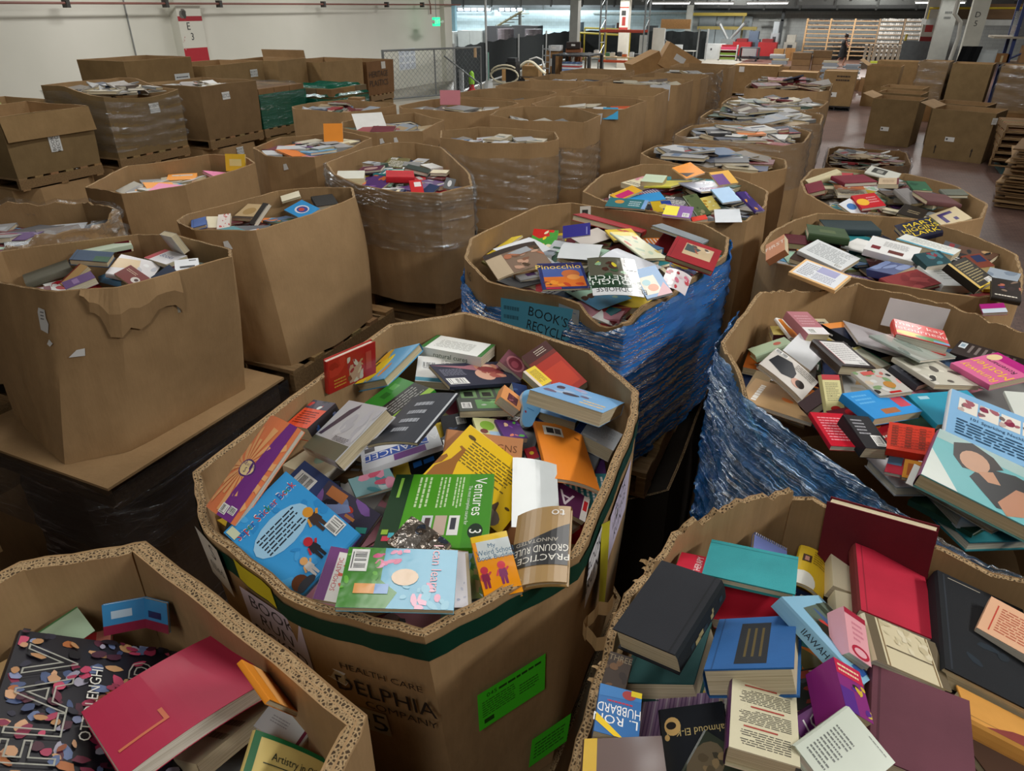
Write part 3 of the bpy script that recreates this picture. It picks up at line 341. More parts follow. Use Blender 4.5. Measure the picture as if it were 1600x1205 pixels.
('B17','BR','pale grey-green back cover with small type beside the plum hardcover','hj','L',0.02,(0.17, 0.725, 2.308),(-0.093, 0.327, -0.593),0.083,0.125,[('bg','ccd4c4'),('lines',0.1,0.1,0.5,0.7,10,'5a6058'),('lines',0.5,0.93,0.9,0.96,1,'7a8078')]),
('B14','BR','worn plum cloth hardcover at the near side','h','L',0.035,(0.288, 0.883, 2.233),(0.054, 0.074, -0.018),0.142,0.168,[('bg','6e3e4a'),('r',0.06,0,0.075,1,'5a2e3a')]),
('B22','BR','dark brown book with yellow spine band at lower left','hj','L',0.02,(-0.099, 0.582, 2.305),(-0.446, -0.168, 0.351),0.111,0.157,[('bg','634840'),('r',0,0,0.17,1,'e0b418')]),
('B23','BR','black book with gold disc emblem and upside-down gold name','hj','R',0.012,(-0.021, 0.724, 2.215),(-0.3, 0.437, -2.898),0.101,0.116,[('bg','1c2027'),('t','Mahmoud El-Kati',0.42,0.33,0.09,'d8c080','c',0),('e',0.82,0.24,0.13,0.12,'e0b874'),('e',0.84,0.23,0.08,0.05,'2a2420'),('e',0.92,0.38,0.04,0.04,'e0b874')]),
('B24','BR','dark green book with bark texture and white italic letter','hj','L',0.012,(0.022, 0.688, 2.23),(0.32, 0.025, -0.27),0.087,0.074,[('bg','26301f'),('e',0.25,0.4,0.28,0.5,'6a5c44'),('blobs',0.05,0.1,0.45,0.9,8,['8a7450','3a3424','5a4c34'],0.1),('t','P',0.7,0.35,0.3,'f0eee8','c',20)]),
('B16','BR','cream jacketed book with small upside-down text and red lines','hj','R',0.035,(0.061, 0.737, 2.314),(0.121, -0.006, -3.045),0.091,0.146,[('bg','ddd5b4'),('lines',0.12,0.74,0.85,0.93,7,'5a564a'),('r',0.3,0.69,0.8,0.71,'b0483c'),('lines',0.1,0.48,0.88,0.66,8,'5a564a'),('r',0.2,0.43,0.7,0.45,'b0483c'),('lines',0.1,0.22,0.88,0.4,8,'5a564a'),('r',0.3,0.16,0.8,0.18,'b0483c'),('lines',0.2,0.06,0.6,0.11,2,'5a564a'),('sp','5a2a5c',[])]),
('L4','BL','bent blue booklet in the far corner','vee','L',0.008,(-1.089, 0.609, 2.13),(1.141, -0.037, 0.428),0.129,0.062,[('bg','3a8ac0'),('r',0.0,0,1,0.3,'8a2440'),('r',0.58,0.4,0.86,0.62,'1c2c5c'),('r',0.1,0.5,0.35,0.75,'b8d0e0')]),
('L9','BL','red paperback showing behind the berry cookbook','p','L',0.02,(-1.181, 0.554, 2.074),(-0.003, 0.056, 0.869),0.065,0.041,[('bg','a81c24'),('r',0.6,0,1,1,'b87060')]),
('L3','BL','pale green magazine leaning at the left wall','p','L',0.006,(-1.217, 0.509, 2.107),(-0.109, -0.158, 1.266),0.121,0.109,[('bg','a8c0a4'),('r',0.3,0.2,0.6,0.5,'8a9888'),('r',0,0.95,1,1,'4a7a4a')]),
('L3b','BL','tan booklet at the left edge beside the pale green magazine','p','B',0.012,(-1.255, 0.437, 2.082),(0.044, -0.353, 0.794),0.090,0.066,[('bg','c8a878')]),
('L2','BL','big black cookbook covered in berries with white lettering','hj','T',0.025,(-0.998, 0.44, 2.106),(0.558, 0.075, 2.371),0.337,0.318,[('bg','1c1a22'),('blobs',0,0,1,0.98,150,['8a2a48','a83a58','c84a6a','b06a3a','c89a6a','4a5a80','6a7aa0','a8a4b4','2c2a3c','d8a880','5a2a3a','8a94b8'],0.035),('blobs',0,0,1,0.98,110,['6a2038','a83a58','c84a6a','8a4a2a','b8885a','3a486c','5a6a90','9a96a8','24222e','c89870','4a2030','14131a','14131a'],0.03),('ol','FLAV',0.5,0.8,0.27,'d8d8cc'),('t','OTTOLENGHI',0.52,0.56,0.06,'eceadf','c',0),('ol','OUR',0.55,0.27,0.25,'d8d8cc')]),
('L8','BL','cream paperback under the crimson book','p','B',0.03,(-0.797, 0.521, 2.063),(-0.109, -0.523, -0.117),0.087,0.163,[('bg','d8c8a4'),('lines',0.2,0.3,0.9,0.7,2,'8a7c5c')]),
('L7','BL','orange magazine squeezed at the right wall','p','L',0.01,(-0.685, 0.546, 2.203),(0.693, 1.063, 1.869),0.149,0.083,[('bg','e08a24'),('r',0.3,0,0.6,1,'e8a860')]),
('L6','BL','white open book with maroon edge beside the crimson one','hj','R',0.03,(-0.681, 0.546, 2.106),(0.017, 0.282, 0.058),0.085,0.049,[('bg','ccd2d4'),('r',0.93,0,1,1,'6a1a38'),('lines',0.2,0.4,0.6,0.7,3,'a0a4a8')]),
('L1','BL','crimson thick paperback lying across the berry cookbook','p','T',0.03,(-0.849, 0.486, 2.165),(-0.208, 0.023, 1.241),0.242,0.213,[('bg','b8304e'),('p',[(0.05,0.28),(0.35,0.28),(0.35,0.42),(0.38,0.42),(0.38,0.25),(0.05,0.25)],'d87a58')]),
('L5','BL','yellow booklet with green border lettered Artistry','p','L',0.008,(-0.616, 0.481, 2.09),(0.421, 0.909, 0.713),0.181,0.096,[('bg','e4cc7c'),('r',0,0,0.07,1,'1c6a3a'),('r',0,0.93,1,1,'1c6a3a'),('t','Artistry in Oil',0.48,0.68,0.16,'3a4438','c',0),('r',0.15,0.56,0.55,0.575,'3a4438')]),
('C27','C','pastel green picture book along the left wall','hj','B',0.03,(-0.09, 2.485, 2.112),(-0.186, -0.349, 0.471),0.136,0.084,[('bg','b8d0b0'),('e',0.7,0.5,0.1,0.2,'c86a5a')]),
('C3','C','small yellow paperback in the far left corner','p','B',0.03,(-0.072, 2.694, 2.092),(-0.067, -0.044, 0.234),0.061,0.101,[('bg','d8c878'),('sp','4a1c1c',['e0d0a0'])]),
('C2','C','white hardcover with orange splash under the pink paperback','hj','L',0.015,(-0.032, 2.677, 2.112),(0.266, 0.324, 0.715),0.075,0.123,[('bg','ecebe8'),('p',[(0,0.9),(0.35,1),(0.4,0.6),(0.7,0.4),(0.55,0),(0,0)],'e88a34')]),
('C1','C','thick dusty pink paperback at the far left','p','L',0.035,(0.021, 2.604, 2.177),(0.193, 0.129, 0.685),0.094,0.151,[('bg','b87880'),('r',0,0,1,0.3,'e8e4e4'),('bar',0.15,0.06,0.5,0.24),('lines',0.15,0.4,0.85,0.85,4,'d0a0a4')]),
('C5','C','long navy paperback with orange corner','p','L',0.03,(0.21, 2.623, 2.14),(0.151, 0.178, 1.028),0.152,0.247,[('bg','22283c'),('r',0,0.85,1,1,'e08a3c'),('r',0.2,0.2,0.8,0.7,'2c344c'),('sp','101216',['d8d8d8'])]),
('C7','C','white open book cover standing at the far wall','hj','B',0.006,(0.385, 2.839, 2.171),(1.45, 0.094, 0.09),0.209,0.108,[('bg','ece4e2')]),
('C6','C','flat grey large-format book under the red memoir','hj','B',0.012,(0.256, 2.601, 2.158),(-0.176, 0.214, 0.104),0.189,0.325,[('bg','b4b0b4')]),
('C9','C','grey-green glossy magazine just beneath the red memoir','gl','L',0.008,(0.36, 2.494, 2.195),(0.132, 0.241, 1.066),0.300,0.178,[('bg','b0bcb4'),('blobs',0,0,1,1,8,['8a9c94','d0d8d0','a0b0a8'],0.15)]),
('C8','C','red memoir hardcover with white title topmost at the far side','hj','L',0.035,(0.382, 2.589, 2.212),(-0.038, 0.12, 0.03),0.165,0.154,[('bg','e0403c'),('t','mary kay',0.5,0.76,0.26,'f6e8e0','c',0),('t','letourneau',0.5,0.5,0.22,'f6e8e0','c',0),('e',0.25,0.18,0.28,0.14,'f0c83a'),('e',0.65,0.14,0.3,0.12,'5a9a5a'),('r',0.7,0.02,1,0.14,'7aa8d0')]),
('C10','C','dark brown paperback along the far right wall','p','B',0.02,(0.607, 2.622, 2.15),(0.011, 0.044, -0.335),0.212,0.129,[('bg','332a28'),('r',0.04,0.5,0.14,0.9,'ccd4d8'),('r',0.06,0.6,0.12,0.8,'8aa0b0'),('r',0.2,0.3,0.24,0.85,'7a706c'),('r',0.30000000000000004,0.3,0.33999999999999997,0.85,'7a706c'),('r',0.4,0.3,0.44,0.85,'7a706c'),('r',0.5,0.3,0.54,0.85,'7a706c'),('r',0.6000000000000001,0.3,0.64,0.85,'7a706c'),('r',0.7,0.3,0.74,0.85,'7a706c'),('r',0.8,0.3,0.8400000000000001,0.85,'7a706c')]),
('C11','C','pink paperback with yellow upside-down title','p','T',0.02,(0.576, 2.386, 2.208),(-0.108, 0.006, 2.217),0.155,0.173,[('bg','dc6a9a'),('r',0,0,1,0.22,'b8187c'),('t','Runaway',0.5,0.82,0.2,'f0c040','c',0),('t','Mother',0.5,0.58,0.2,'f0c040','c',0),('t','Rosemary',0.5,0.34,0.14,'2a1c28','c',0),('e',0.85,0.2,0.12,0.14,'e8cc9c')]),
('C13','C','dark grey paperback beside the silver magazine','p','L',0.02,(0.354, 2.317, 2.174),(0.216, 0.043, 0.922),0.088,0.106,[('bg','4a4c54'),('lines',0.2,0.2,0.8,0.8,4,'7a7c84')]),
('C12','C','grey photo book with monochrome leaves','p','L',0.015,(0.415, 2.333, 2.188),(0.001, 0.138, 0.634),0.168,0.191,[('bg','c8c4b4'),('blobs',0,0,1,1,14,['5a544c','d8d4c8','8a8478','3a3834','e0dccc'],0.13)]),
('C24','C','pale paperback with photo of a lying man in black','hj','L',0.02,(-0.004, 2.186, 2.16),(0.053, 0.481, -0.262),0.168,0.139,[('bg','dad4cc'),('p',[(0.05,0.35),(0.1,0.75),(0.4,0.85),(0.6,0.6),(0.62,0.35),(0.4,0.2)],'22242a'),('e',0.72,0.32,0.12,0.15,'d8a894'),('e',0.78,0.36,0.1,0.14,'2c2420'),('bar',0.0,0.82,0.28,0.98),('lines',0.5,0.7,0.95,0.95,4,'8a8680')]),
('C25','C','white open book with fanned cover','p','B',0.03,(0.032, 2.456, 2.13),(0.432, -0.01, 1.333),0.192,0.115,[('bg','dfe1e3')]),
('C26','C','maroon hardcover with thick page block under the lying man','hj','T',0.035,(0.08, 2.034, 2.161),(0.086, -0.667, 0.592),0.086,0.053,[('bg','3a1a20')]),
('C4','C','black bordered hardcover back with white text panel','hj','L',0.035,(0.145, 2.326, 2.2),(0.026, 0.14, 0.543),0.118,0.190,[('bg','2a2022'),('r',0.14,0.08,0.9,0.94,'e6e4e2'),('r',0.12,0.06,0.14,0.95,'a83a44'),('lines',0.2,0.2,0.85,0.88,9,'a8a4a4'),('bar',0.6,0.1,0.85,0.18)]),
('C28','C','cream card with green end','p','R',0.02,(0.234, 2.428, 2.16),(0.208, 0.176, 1.141),0.076,0.120,[('bg','e4e4d0'),('r',0.9,0,1,1,'3aa06a'),('r',0,0.9,1,1,'c8c07a')]),
('C14','C','comic paperback with crowded sketchy cover','gl','L',0.012,(0.25, 2.102, 2.227),(0.09, 0.007, 0.673),0.112,0.128,[('bg','ccc8c0'),('blobs',0,0,1,1,18,['e8a8a0','8aa87a','3a3a3c','d8c8b0','e0e0dc','c87a70'],0.1),('e',0.6,0.35,0.16,0.14,'c8904a'),('r',0.2,0.8,0.55,0.95,'d86a64'),('r',0.35,0.03,0.7,0.1,'c82c2c')]),
('C15','C','bright blue paperback below the sketchy comic','p','L',0.025,(0.253, 1.997, 2.212),(0.137, 0.105, 0.831),0.192,0.123,[('bg','2f94dc'),('lines',0.08,0.5,0.4,0.9,3,'6ab8ec'),('r',0.3,0.1,0.62,0.28,'b06a3c'),('r',0.72,0.25,0.95,0.6,'d04a5c')]),
('C16','C','teal paperback with small black title','p','L',0.018,(0.444, 2.099, 2.189),(0.169, 0.046, 0.628),0.207,0.136,[('bg','2796b4'),('lines',0.35,0.2,0.75,0.5,3,'0c3c54'),('r',0.12,0.8,0.28,0.9,'a8d0dc')]),
('C17','C','light blue jewellery book back cover with photo strip','hj','L',0.02,(0.541, 1.956, 2.21),(0.205, 0.225, -0.067),0.271,0.204,[('bg','8abce4'),('r',0.08,0.6,0.26,0.88,'eee8dc'),('r',0.28,0.6,0.46,0.88,'eee8dc'),('r',0.48000000000000004,0.6,0.66,0.88,'eee8dc'),('r',0.68,0.6,0.8600000000000001,0.88,'eee8dc'),('r',0.88,0.6,1.06,0.88,'eee8dc'),('blobs',0.08,0.62,0.25,0.86,5,['8a2444','a8606a','7a6a64','c8b0a8'],0.05),('blobs',0.28,0.62,0.45,0.86,5,['8a2444','a8606a','7a6a64','c8b0a8'],0.05),('blobs',0.48000000000000004,0.62,0.65,0.86,5,['8a2444','a8606a','7a6a64','c8b0a8'],0.05),('blobs',0.68,0.62,0.8500000000000001,0.86,5,['8a2444','a8606a','7a6a64','c8b0a8'],0.05),('blobs',0.88,0.62,1.05,0.86,5,['8a2444','a8606a','7a6a64','c8b0a8'],0.05),('t','101 Sparkling Necklaces',0.5,0.5,0.075,'1c3c5c','c',0),('lines',0.08,0.1,0.95,0.44,6,'2a5070'),('sp','e8ecf0',[])]),
('C19','C','white sheet with text columns under the woman cover book','p','T',0.006,(0.413, 1.555, 2.231),(-0.202, 0.16, -0.249),0.241,0.148,[('bg','dcdcd6'),('lines',0.1,0.15,0.26,0.85,7,'6a6c68'),('lines',0.32,0.15,0.48,0.85,7,'6a6c68'),('lines',0.54,0.15,0.7,0.85,7,'6a6c68'),('lines',0.76,0.15,0.92,0.85,7,'6a6c68')]),
('C18','C','large glossy hardcover with photo of a dark-haired woman in black','hj','L',0.035,(0.454, 1.61, 2.267),(-0.102, 0.191, -0.242),0.252,0.293,[('bg','6ab8bc'),('p',[(0,0),(0,0.55),(0.3,0)],'d8e0d8'),('r',0,0.8,1,1,'a8c4c0'),('p',[(0.35,0.35),(0.42,0.62),(0.7,0.75),(1,0.7),(1,0.1),(0.8,0.15),(0.6,0.05)],'1c1c20'),('p',[(0.15,0.85),(0.3,1),(0.5,0.9),(0.6,0.75),(0.4,0.5),(0.28,0.45),(0.18,0.6)],'2c201c'),('e',0.36,0.66,0.13,0.19,'c89a7c'),('p',[(0.4,0.5),(0.52,0.62),(0.6,0.45),(0.5,0.4)],'c4906e'),('p',[(0.6,0.15),(0.72,0.5),(0.95,0.55),(1,0.3),(0.8,0.1),(0.68,0.0)],'bc8464'),('sp','7a2a5c',[]),('bar',0.9,0.02,1,0.2)]),
('C23','C','narrow cream paperback with red top band','p','L',0.015,(0.127, 2.042, 2.189),(0.86, 0.166, 0.703),0.066,0.115,[('bg','e4dc9c'),('r',0,0.86,1,1,'c81c2c'),('lines',0.12,0.3,0.85,0.8,11,'9a9468'),('e',0.5,0.1,0.28,0.07,'c8302c')]),
('C20','C','red back cover with white text beside the black barcode one','p','L',0.015,(0.144, 1.813, 2.199),(0.088, 0.076, 0.448),0.095,0.151,[('bg','c8142c'),('lines',0.12,0.15,0.9,0.88,9,'e89aa4')]),
('C21','C','black paperback with white barcode label','p','L',0.035,(0.214, 1.801, 2.216),(0.195, 0.165, 0.556),0.078,0.128,[('bg','232225'),('lines',0.15,0.4,0.6,0.9,5,'a8a8ac'),('bar',0.5,0.08,0.9,0.4)]),
('C29','C','crimson paperback under the orange-red one','p','L',0.01,(0.302, 1.732, 2.181),(0.007, -0.098, -0.155),0.065,0.103,[('bg','b8283c'),('r',0,0.4,0.5,1,'5a86a8')]),
('C30b','C','small amber framed booklet beside the woman cover book','gl','L',0.01,(0.318, 1.673, 2.208),(0.167, -0.095, -0.117),0.041,0.070,[('bg','cc8a34'),('r',0.2,0.15,0.8,0.8,'a85a2c')]),
('C22','C','orange-red paperback with dense dark lettering','p','B',0.025,(0.312, 1.785, 2.231),(0.285, -0.085, -0.051),0.104,0.098,[('bg','d83a22'),('r',0.08,0.12,0.22,0.9,'8a2c18'),('r',0.38,0.12,0.52,0.9,'8a2c18'),('r',0.6799999999999999,0.12,0.82,0.9,'8a2c18'),('lines',0.08,0.1,0.95,0.9,8,'b8301c')]),
('C30','C','white and green booklet at the right edge above the jewellery book','p','L',0.012,(0.632, 2.18, 2.195),(0.201, -0.036, 0.179),0.077,0.122,[('bg','d8dcd4'),('r',0.5,0,1,0.3,'5a9a6a')]),
('D13','D','long red binder along the far wall','h','B',0.03,(-1.01, 3.494, 2.212),(0.185, 0.228, 1.73),0.353,0.353,[('bg','a02028')]),
('D19','D','small monochrome card standing at the far wall','p','L',0.006,(-1.224, 3.706, 2.2),(1.189, -0.129, 0.116),0.061,0.049,[('bg','d0ccc0'),('r',0.2,0.1,0.75,0.6,'3a3834')]),
('D15','D','grey binder lying on the far right rim','h','B',0.015,(-0.626, 3.401, 2.226),(0.227, 0.214, 1.6),0.267,0.251,[('bg','8a9298')]),
('D9','D','indigo card standing near the middle','p','L',0.008,(-1.049, 3.057, 2.278),(0.727, -0.189, 0.203),0.130,0.067,[('bg','2a2488'),('r',0.86,0.1,0.9,0.7,'8a8cc8')]),
('D18','D','beige folded sheet behind the indigo card','p','L',0.004,(-1.017, 3.196, 2.214),(0.193, -0.033, 1.125),0.203,0.118,[('bg','c4bcb4')]),
('D12','D','yellow booklet poking from under the white sheet','p','L',0.01,(-1.431, 3.076, 2.155),(-0.362, -0.327, 1.119),0.175,0.105,[('bg','e8cc3a')]),
('D10','D','green and red kids booklet behind the wrapped stack','gl','L',0.012,(-1.283, 3.237, 2.154),(0.396, 0.018, 0.235),0.130,0.166,[('bg','4a9c3c'),('p',[(0,1),(0.6,1),(0.7,0.7),(0.3,0.55),(0,0.7)],'c82c24'),('blobs',0,0,1,1,8,['d8342c','e8dcb8','4aa03c','f0c83a'],0.12)]),
('D11','D','white sheet under the brown landscape magazine','p','L',0.004,(-1.269, 2.921, 2.198),(0.109, 0.069, -0.558),0.181,0.212,[('bg','d0d3d6')]),
('D1','D','brown landscape magazine hanging over the near left rim','gl','L',0.008,(-1.171, 2.642, 2.243),(0.214, -0.183, 0.761),0.245,0.195,[('bg','8a7464'),('r',0,0.82,1,1,'4a423e'),('r',0,0.0,0.3,0.8,'c8b498'),('blobs',0.3,0.1,1,0.8,14,['b8785c','5a4a3c','8a6450','3c4034','c8a088'],0.1),('p',[(0.4,0.75),(0.8,0.85),(0.85,0.65),(0.6,0.6)],'a8acb0')]),
('D2','D','navy framed picture book lettered Pinocchio','gl','L',0.008,(-0.905, 2.495, 2.26),(0.027, -0.02, 0.469),0.184,0.283,[('bg','24306c'),('r',0.08,0.08,0.94,0.92,'e0782c'),('r',0.08,0.45,0.94,0.92,'4a62a8'),('blobs',0.08,0.1,0.9,0.4,8,['f09a34','c84a24','7a3024'],0.09),('e',0.68,0.55,0.2,0.16,'c87040'),('e',0.72,0.42,0.14,0.1,'e89a50'),('r',0.06,0.82,0.94,0.94,'2c2458'),('t','Pinocchio',0.45,0.84,0.17,'f4d060','c',0),('r',0.08,0,0.4,0.06,'b8304a')]),
('D4','D','white large envelope under the horse magazine','p','L',0.004,(-0.715, 2.815, 2.235),(0.262, 0.115, 1.572),0.312,0.219,[('bg','ccd0d8')]),
('D5','D','white folded sheets behind the Pinocchio book','p','L',0.006,(-0.97, 2.908, 2.231),(0.003, 0.086, 1.8),0.316,0.178,[('bg','ccd0d2')]),
('D14','D','pale picture book with yellow border left of the red album','hj','L',0.012,(-0.756, 3.095, 2.235),(0.273, 0.185, 1.087),0.152,0.243,[('bg','dfe0c0'),('r',0,0.85,1,1,'e8d04a'),('blobs',0,0,1,1,10,['b8ccb0','e8d878','c8b04a','d0705a','e8e8d8'],0.12)]),
('D16','D','yellow comic behind the pale picture book','p','L',0.01,(-0.872, 3.233, 2.234),(0.023, -0.015, 0.577),0.132,0.166,[('bg','e0c040'),('blobs',0.3,0,1,1,4,['c85a4a','e8e0d0','c8b08a'],0.15)]),
('D8b','D','open back board of the red photo album','h','L',0.02,(-0.699, 3.439, 2.157),(0.338, 0.242, -0.098),0.085,0.146,[('bg','9c1c22')]),
('D8','D','red hardcover album with pasted photograph','h','L',0.025,(-0.468, 2.906, 2.289),(0.203, 0.223, 0.034),0.198,0.180,[('bg','a01e28'),('r',0.25,0.32,0.86,0.84,'d0b894'),('p',[(0.27,0.5),(0.27,0.82),(0.6,0.7),(0.5,0.5)],'4a5a5a'),('blobs',0.3,0.4,0.84,0.8,6,['5a504a','e8e0d0','8a7460','a85a44'],0.06)]),
('D17','D','blue comic tucked below the red album','gl','L',0.01,(-0.516, 2.958, 2.198),(0.099, 0.284, 0.245),0.121,0.096,[('bg','8a9cc8'),('blobs',0,0,1,1,7,['e8d04a','d8607a','e8ecf4','5a6ab0'],0.15)]),
('D7','D','pink and white collage magazine at the near right rim','gl','L',0.006,(-0.475, 2.597, 2.264),(0.356, 0.285, 0.107),0.102,0.115,[('bg','e4dadc'),('blobs',0,0,1,1,14,['d87a90','a83a44','e8c8d0','7a8ac0','f0e8e8','c84a54'],0.11)]),
('D6','D','blue baby picture book beside the horse magazine','gl','L',0.01,(-0.558, 2.537, 2.272),(0.287, -0.191, 0.595),0.100,0.182,[('bg','4a8ac0'),('r',0.08,0.1,0.7,0.7,'dcd8c0'),('e',0.45,0.3,0.2,0.12,'d8824a'),('e',0.3,0.5,0.16,0.1,'8ac0c8'),('p',[(0.4,0),(0.9,0.4),(1,0.1),(1,0)],'c88a94')]),
('D3','D','horse racing magazine with white address label, upside down','gl','R',0.006,(-0.692, 2.492, 2.285),(-0.156, -0.033, -2.724),0.190,0.301,[('bg','5a5a4c'),('r',0,0.82,1,1,'d8dadc'),('t','BLOODHORSE',0.42,0.86,0.12,'2c3034','c',0),('r',0,0.5,1,0.82,'24402c'),('t','TOUGH',0.5,0.68,0.12,'e8ece8','c',0),('t','STRETCH',0.52,0.56,0.12,'e8ece8','c',0),('blobs',0.1,0.05,0.95,0.5,14,['6a3a2c','8ab08a','4a2c24','a8b8b8','3a5a3c','d8c83a'],0.09),('r',0.0,0.02,0.22,0.34,'e8ecee'),('lines',0.03,0.06,0.2,0.3,5,'8a8e90')]),
('E16','E','terracotta paperback at the left wall','p','B',0.03,(-0.169, 3.136, 2.287),(0.223, -0.709, -0.003),0.089,0.148,[('bg','c8845c'),('t','FIRST',0.5,0.62,0.2,'ece0d4','c',0)]),
('E5','E','long dark teal hardcover at the far wall','h','B',0.03,(0.126, 3.993, 2.202),(-0.029, -0.019, 0.239),0.261,0.201,[('bg','2c3c40')]),
('E4','E','moss green old hardcover at the far left','h','B',0.035,(0.026, 3.723, 2.228),(-0.113, 0.049, 0.077),0.184,0.298,[('bg','3c5232'),('r',0.3,0.3,0.7,0.6,'5c6a44')]),
('E6','E','black hardcover with yellow capitals at the far side','hj','B',0.03,(0.434, 3.936, 2.235),(0.194, -0.282, 0.386),0.163,0.151,[('bg','1c1f38'),('t','MARY',0.62,0.78,0.24,'f0d428','c',0),('t','HIGGINS',0.55,0.48,0.24,'f0d428','c',0),('t','CLARK',0.5,0.2,0.24,'f0d428','c',0)]),
('E8','E','white paperback with teal edge','p','T',0.03,(0.459, 3.626, 2.242),(-0.04, 0.099, -0.342),0.245,0.142,[('bg','dcdfd8'),('r',0,0,1,0.15,'2a98b4'),('lines',0.2,0.3,0.9,0.9,5,'a8aca4')]),
('E3','E','white text back cover at the left','p','B',0.02,(0.052, 3.386, 2.211),(0.121, 0.185, -0.433),0.218,0.166,[('bg','dcdfe0'),('lines',0.1,0.2,0.9,0.9,9,'9a9ea0'),('bar',0.78,0.06,0.95,0.2)]),
('E7','E','white thick paperback with two dark red inset pictures','p','B',0.03,(0.307, 3.469, 2.248),(0.121, 0.106, -0.192),0.210,0.169,[('bg','e6e6e4'),('r',0.1,0.2,0.28,0.42,'7a2c34'),('r',0.45,0.15,0.75,0.35,'6a3a34'),('lines',0.3,0.5,0.8,0.85,5,'a0a0a0')]),
('E2','E','brown paperback with orange spine strip','p','T',0.02,(-0.002, 3.346, 2.187),(0.093, 0.157, -0.169),0.194,0.123,[('bg','3c2a20'),('r',0,0.86,1,1,'d08a3c'),('bar',0.8,0.1,0.95,0.4)]),
('E1','E','orange bordered white back cover at the near left rim','p','B',0.015,(0.029, 2.923, 2.263),(0.144, 0.145, -0.346),0.195,0.147,[('bg','f0c48a'),('r',0.05,0.07,0.95,0.93,'e6e9ee'),('r',0.4,0.55,0.8,0.9,'b0b0d4'),('lines',0.1,0.15,0.4,0.85,8,'8a8c94'),('lines',0.42,0.15,0.85,0.5,5,'9a9cb0')]),
('E9','E','teal photo novel in the middle right','p','L',0.03,(0.458, 3.356, 2.256),(0.311, -0.061, 0.644),0.123,0.091,[('bg','2c4a50'),('blobs',0.1,0.1,0.9,0.9,7,['4a7a84','1c2c30','8a3a44'],0.15)]),
('E13','E','blue night-scene paperback in the middle','p','B',0.035,(0.299, 3.295, 2.212),(0.281, -0.176, -0.904),0.163,0.103,[('bg','3a4a7c'),('blobs',0,0.2,1,1,5,['1c2438','7a8cb8'],0.2)]),
('E10','E','mottled dark red hardcover at the near side','h','L',0.02,(0.375, 3.161, 2.209),(0.156, -0.06, 0.814),0.202,0.127,[('bg','8c3434'),('blobs',0,0,1,1,10,['a04444','7c2a2c'],0.14)]),
('E11','E','white thick paperback right of the mottled red hardcover','p','L',0.035,(0.513, 3.297, 2.206),(0.189, 0.095, 0.648),0.154,0.165,[('bg','dadcda'),('lines',0.3,0.3,0.8,0.8,4,'b0b4b0')]),
('E12','E','black paperback with yellowish text columns','p','L',0.03,(0.581, 3.18, 2.269),(0.449, 0.107, 1.192),0.246,0.149,[('bg','2a2620'),('r',0,0,0.12,1,'d8b868'),('lines',0.2,0.15,0.9,0.9,9,'a89a6c'),('bar',0.6,0.03,0.92,0.2),('r',0,0,1,0.04,'e8c83a')]),
('E19','E','brown and navy paperback near the right wall','p','L',0.03,(0.65, 3.526, 2.22),(0.119, -0.184, 0.359),0.081,0.129,[('bg','7a3c2c'),('r',0.4,0.4,0.9,0.9,'2a3458')]),
('E20','E','silvery thin booklet at the right wall','gl','L',0.006,(0.718, 3.33, 2.225),(0.084, 0.044, -0.252),0.113,0.130,[('bg','a8b4c0'),('blobs',0,0,1,1,5,['c0ccd4','8a98a8'],0.2)]),
('E14','E','dark hardcover with photograph at the right wall','hj','B',0.02,(0.684, 3.054, 2.257),(0.177, 0.039, -0.07),0.095,0.153,[('bg','2a2420'),('blobs',0.1,0.35,1,1,7,['b86a54','4a3a70','8a7464','3a2c2c'],0.14),('lines',0.1,0.08,0.9,0.2,1,'e8e0d0')]),
('E15','E','magenta and white booklet at the near right rim','gl','L',0.012,(0.62, 2.848, 2.245),(0.135, -0.204, 0.074),0.074,0.068,[('bg','b02a80'),('r',0,0,1,0.45,'d0dce8')]),
('F2','F','cream edged hardcover at the far left rim','h','B',0.03,(-0.061, 4.941, 2.254),(-0.044, -0.402, 0.253),0.194,0.122,[('bg','d8cca4')]),
('F3','F','wine red hardcover at the left wall','h','L',0.03,(-0.091, 4.774, 2.217),(0.156, -0.319, 0.19),0.097,0.153,[('bg','7a2434')]),
('F1','F','dark red hardcover topmost at the far side','h','L',0.025,(0.122, 4.844, 2.272),(0.058, -0.016, 0.561),0.210,0.164,[('bg','7c2234')]),
('F4','F','white hardcover with dark photo at the far rim','hj','B',0.015,(0.297, 5.316, 2.235),(0.088, 0.152, -0.208),0.195,0.163,[('bg','dcdcd0'),('r',0.15,0.2,0.6,0.85,'4a4c48'),('r',0.3,0.3,0.5,0.7,'a8a8a0')]),
('F13','F','tan small paperback right of the dark red hardcover','p','L',0.025,(0.321, 4.999, 2.245),(0.056, -0.09, -0.046),0.112,0.157,[('bg','c8b090'),('lines',0.2,0.3,0.8,0.7,3,'8a6c54'),('r',0.9,0,1,1,'6a2430')]),
('F11','F','green paperback at the far right','p','L',0.012,(0.49, 4.96, 2.24),(0.102, 0.008, 0.211),0.107,0.173,[('bg','2f6244'),('blobs',0,0,1,1,4,['4a9a5a','1c4a34'],0.2)]),
('F6','F','white paperback with blue globe at the near left','p','L',0.012,(0.143, 4.479, 2.179),(0.167, 0.405, -0.426),0.139,0.114,[('bg','e0e4e8'),('e',0.4,0.5,0.2,0.3,'4a7ab8')]),
('F5','F','bright red paperback with yellow sun','p','L',0.015,(0.212, 4.533, 2.216),(0.214, -0.147, 0.407),0.132,0.166,[('bg','c01824'),('e',0.25,0.45,0.25,0.25,'f0b830'),('lines',0.5,0.3,0.9,0.8,3,'e0a0a0')]),
('F8','F','grey hardcover in the middle','h','L',0.025,(0.431, 4.733, 2.221),(0.346, -0.018, 0.716),0.097,0.156,[('bg','8a8684')]),
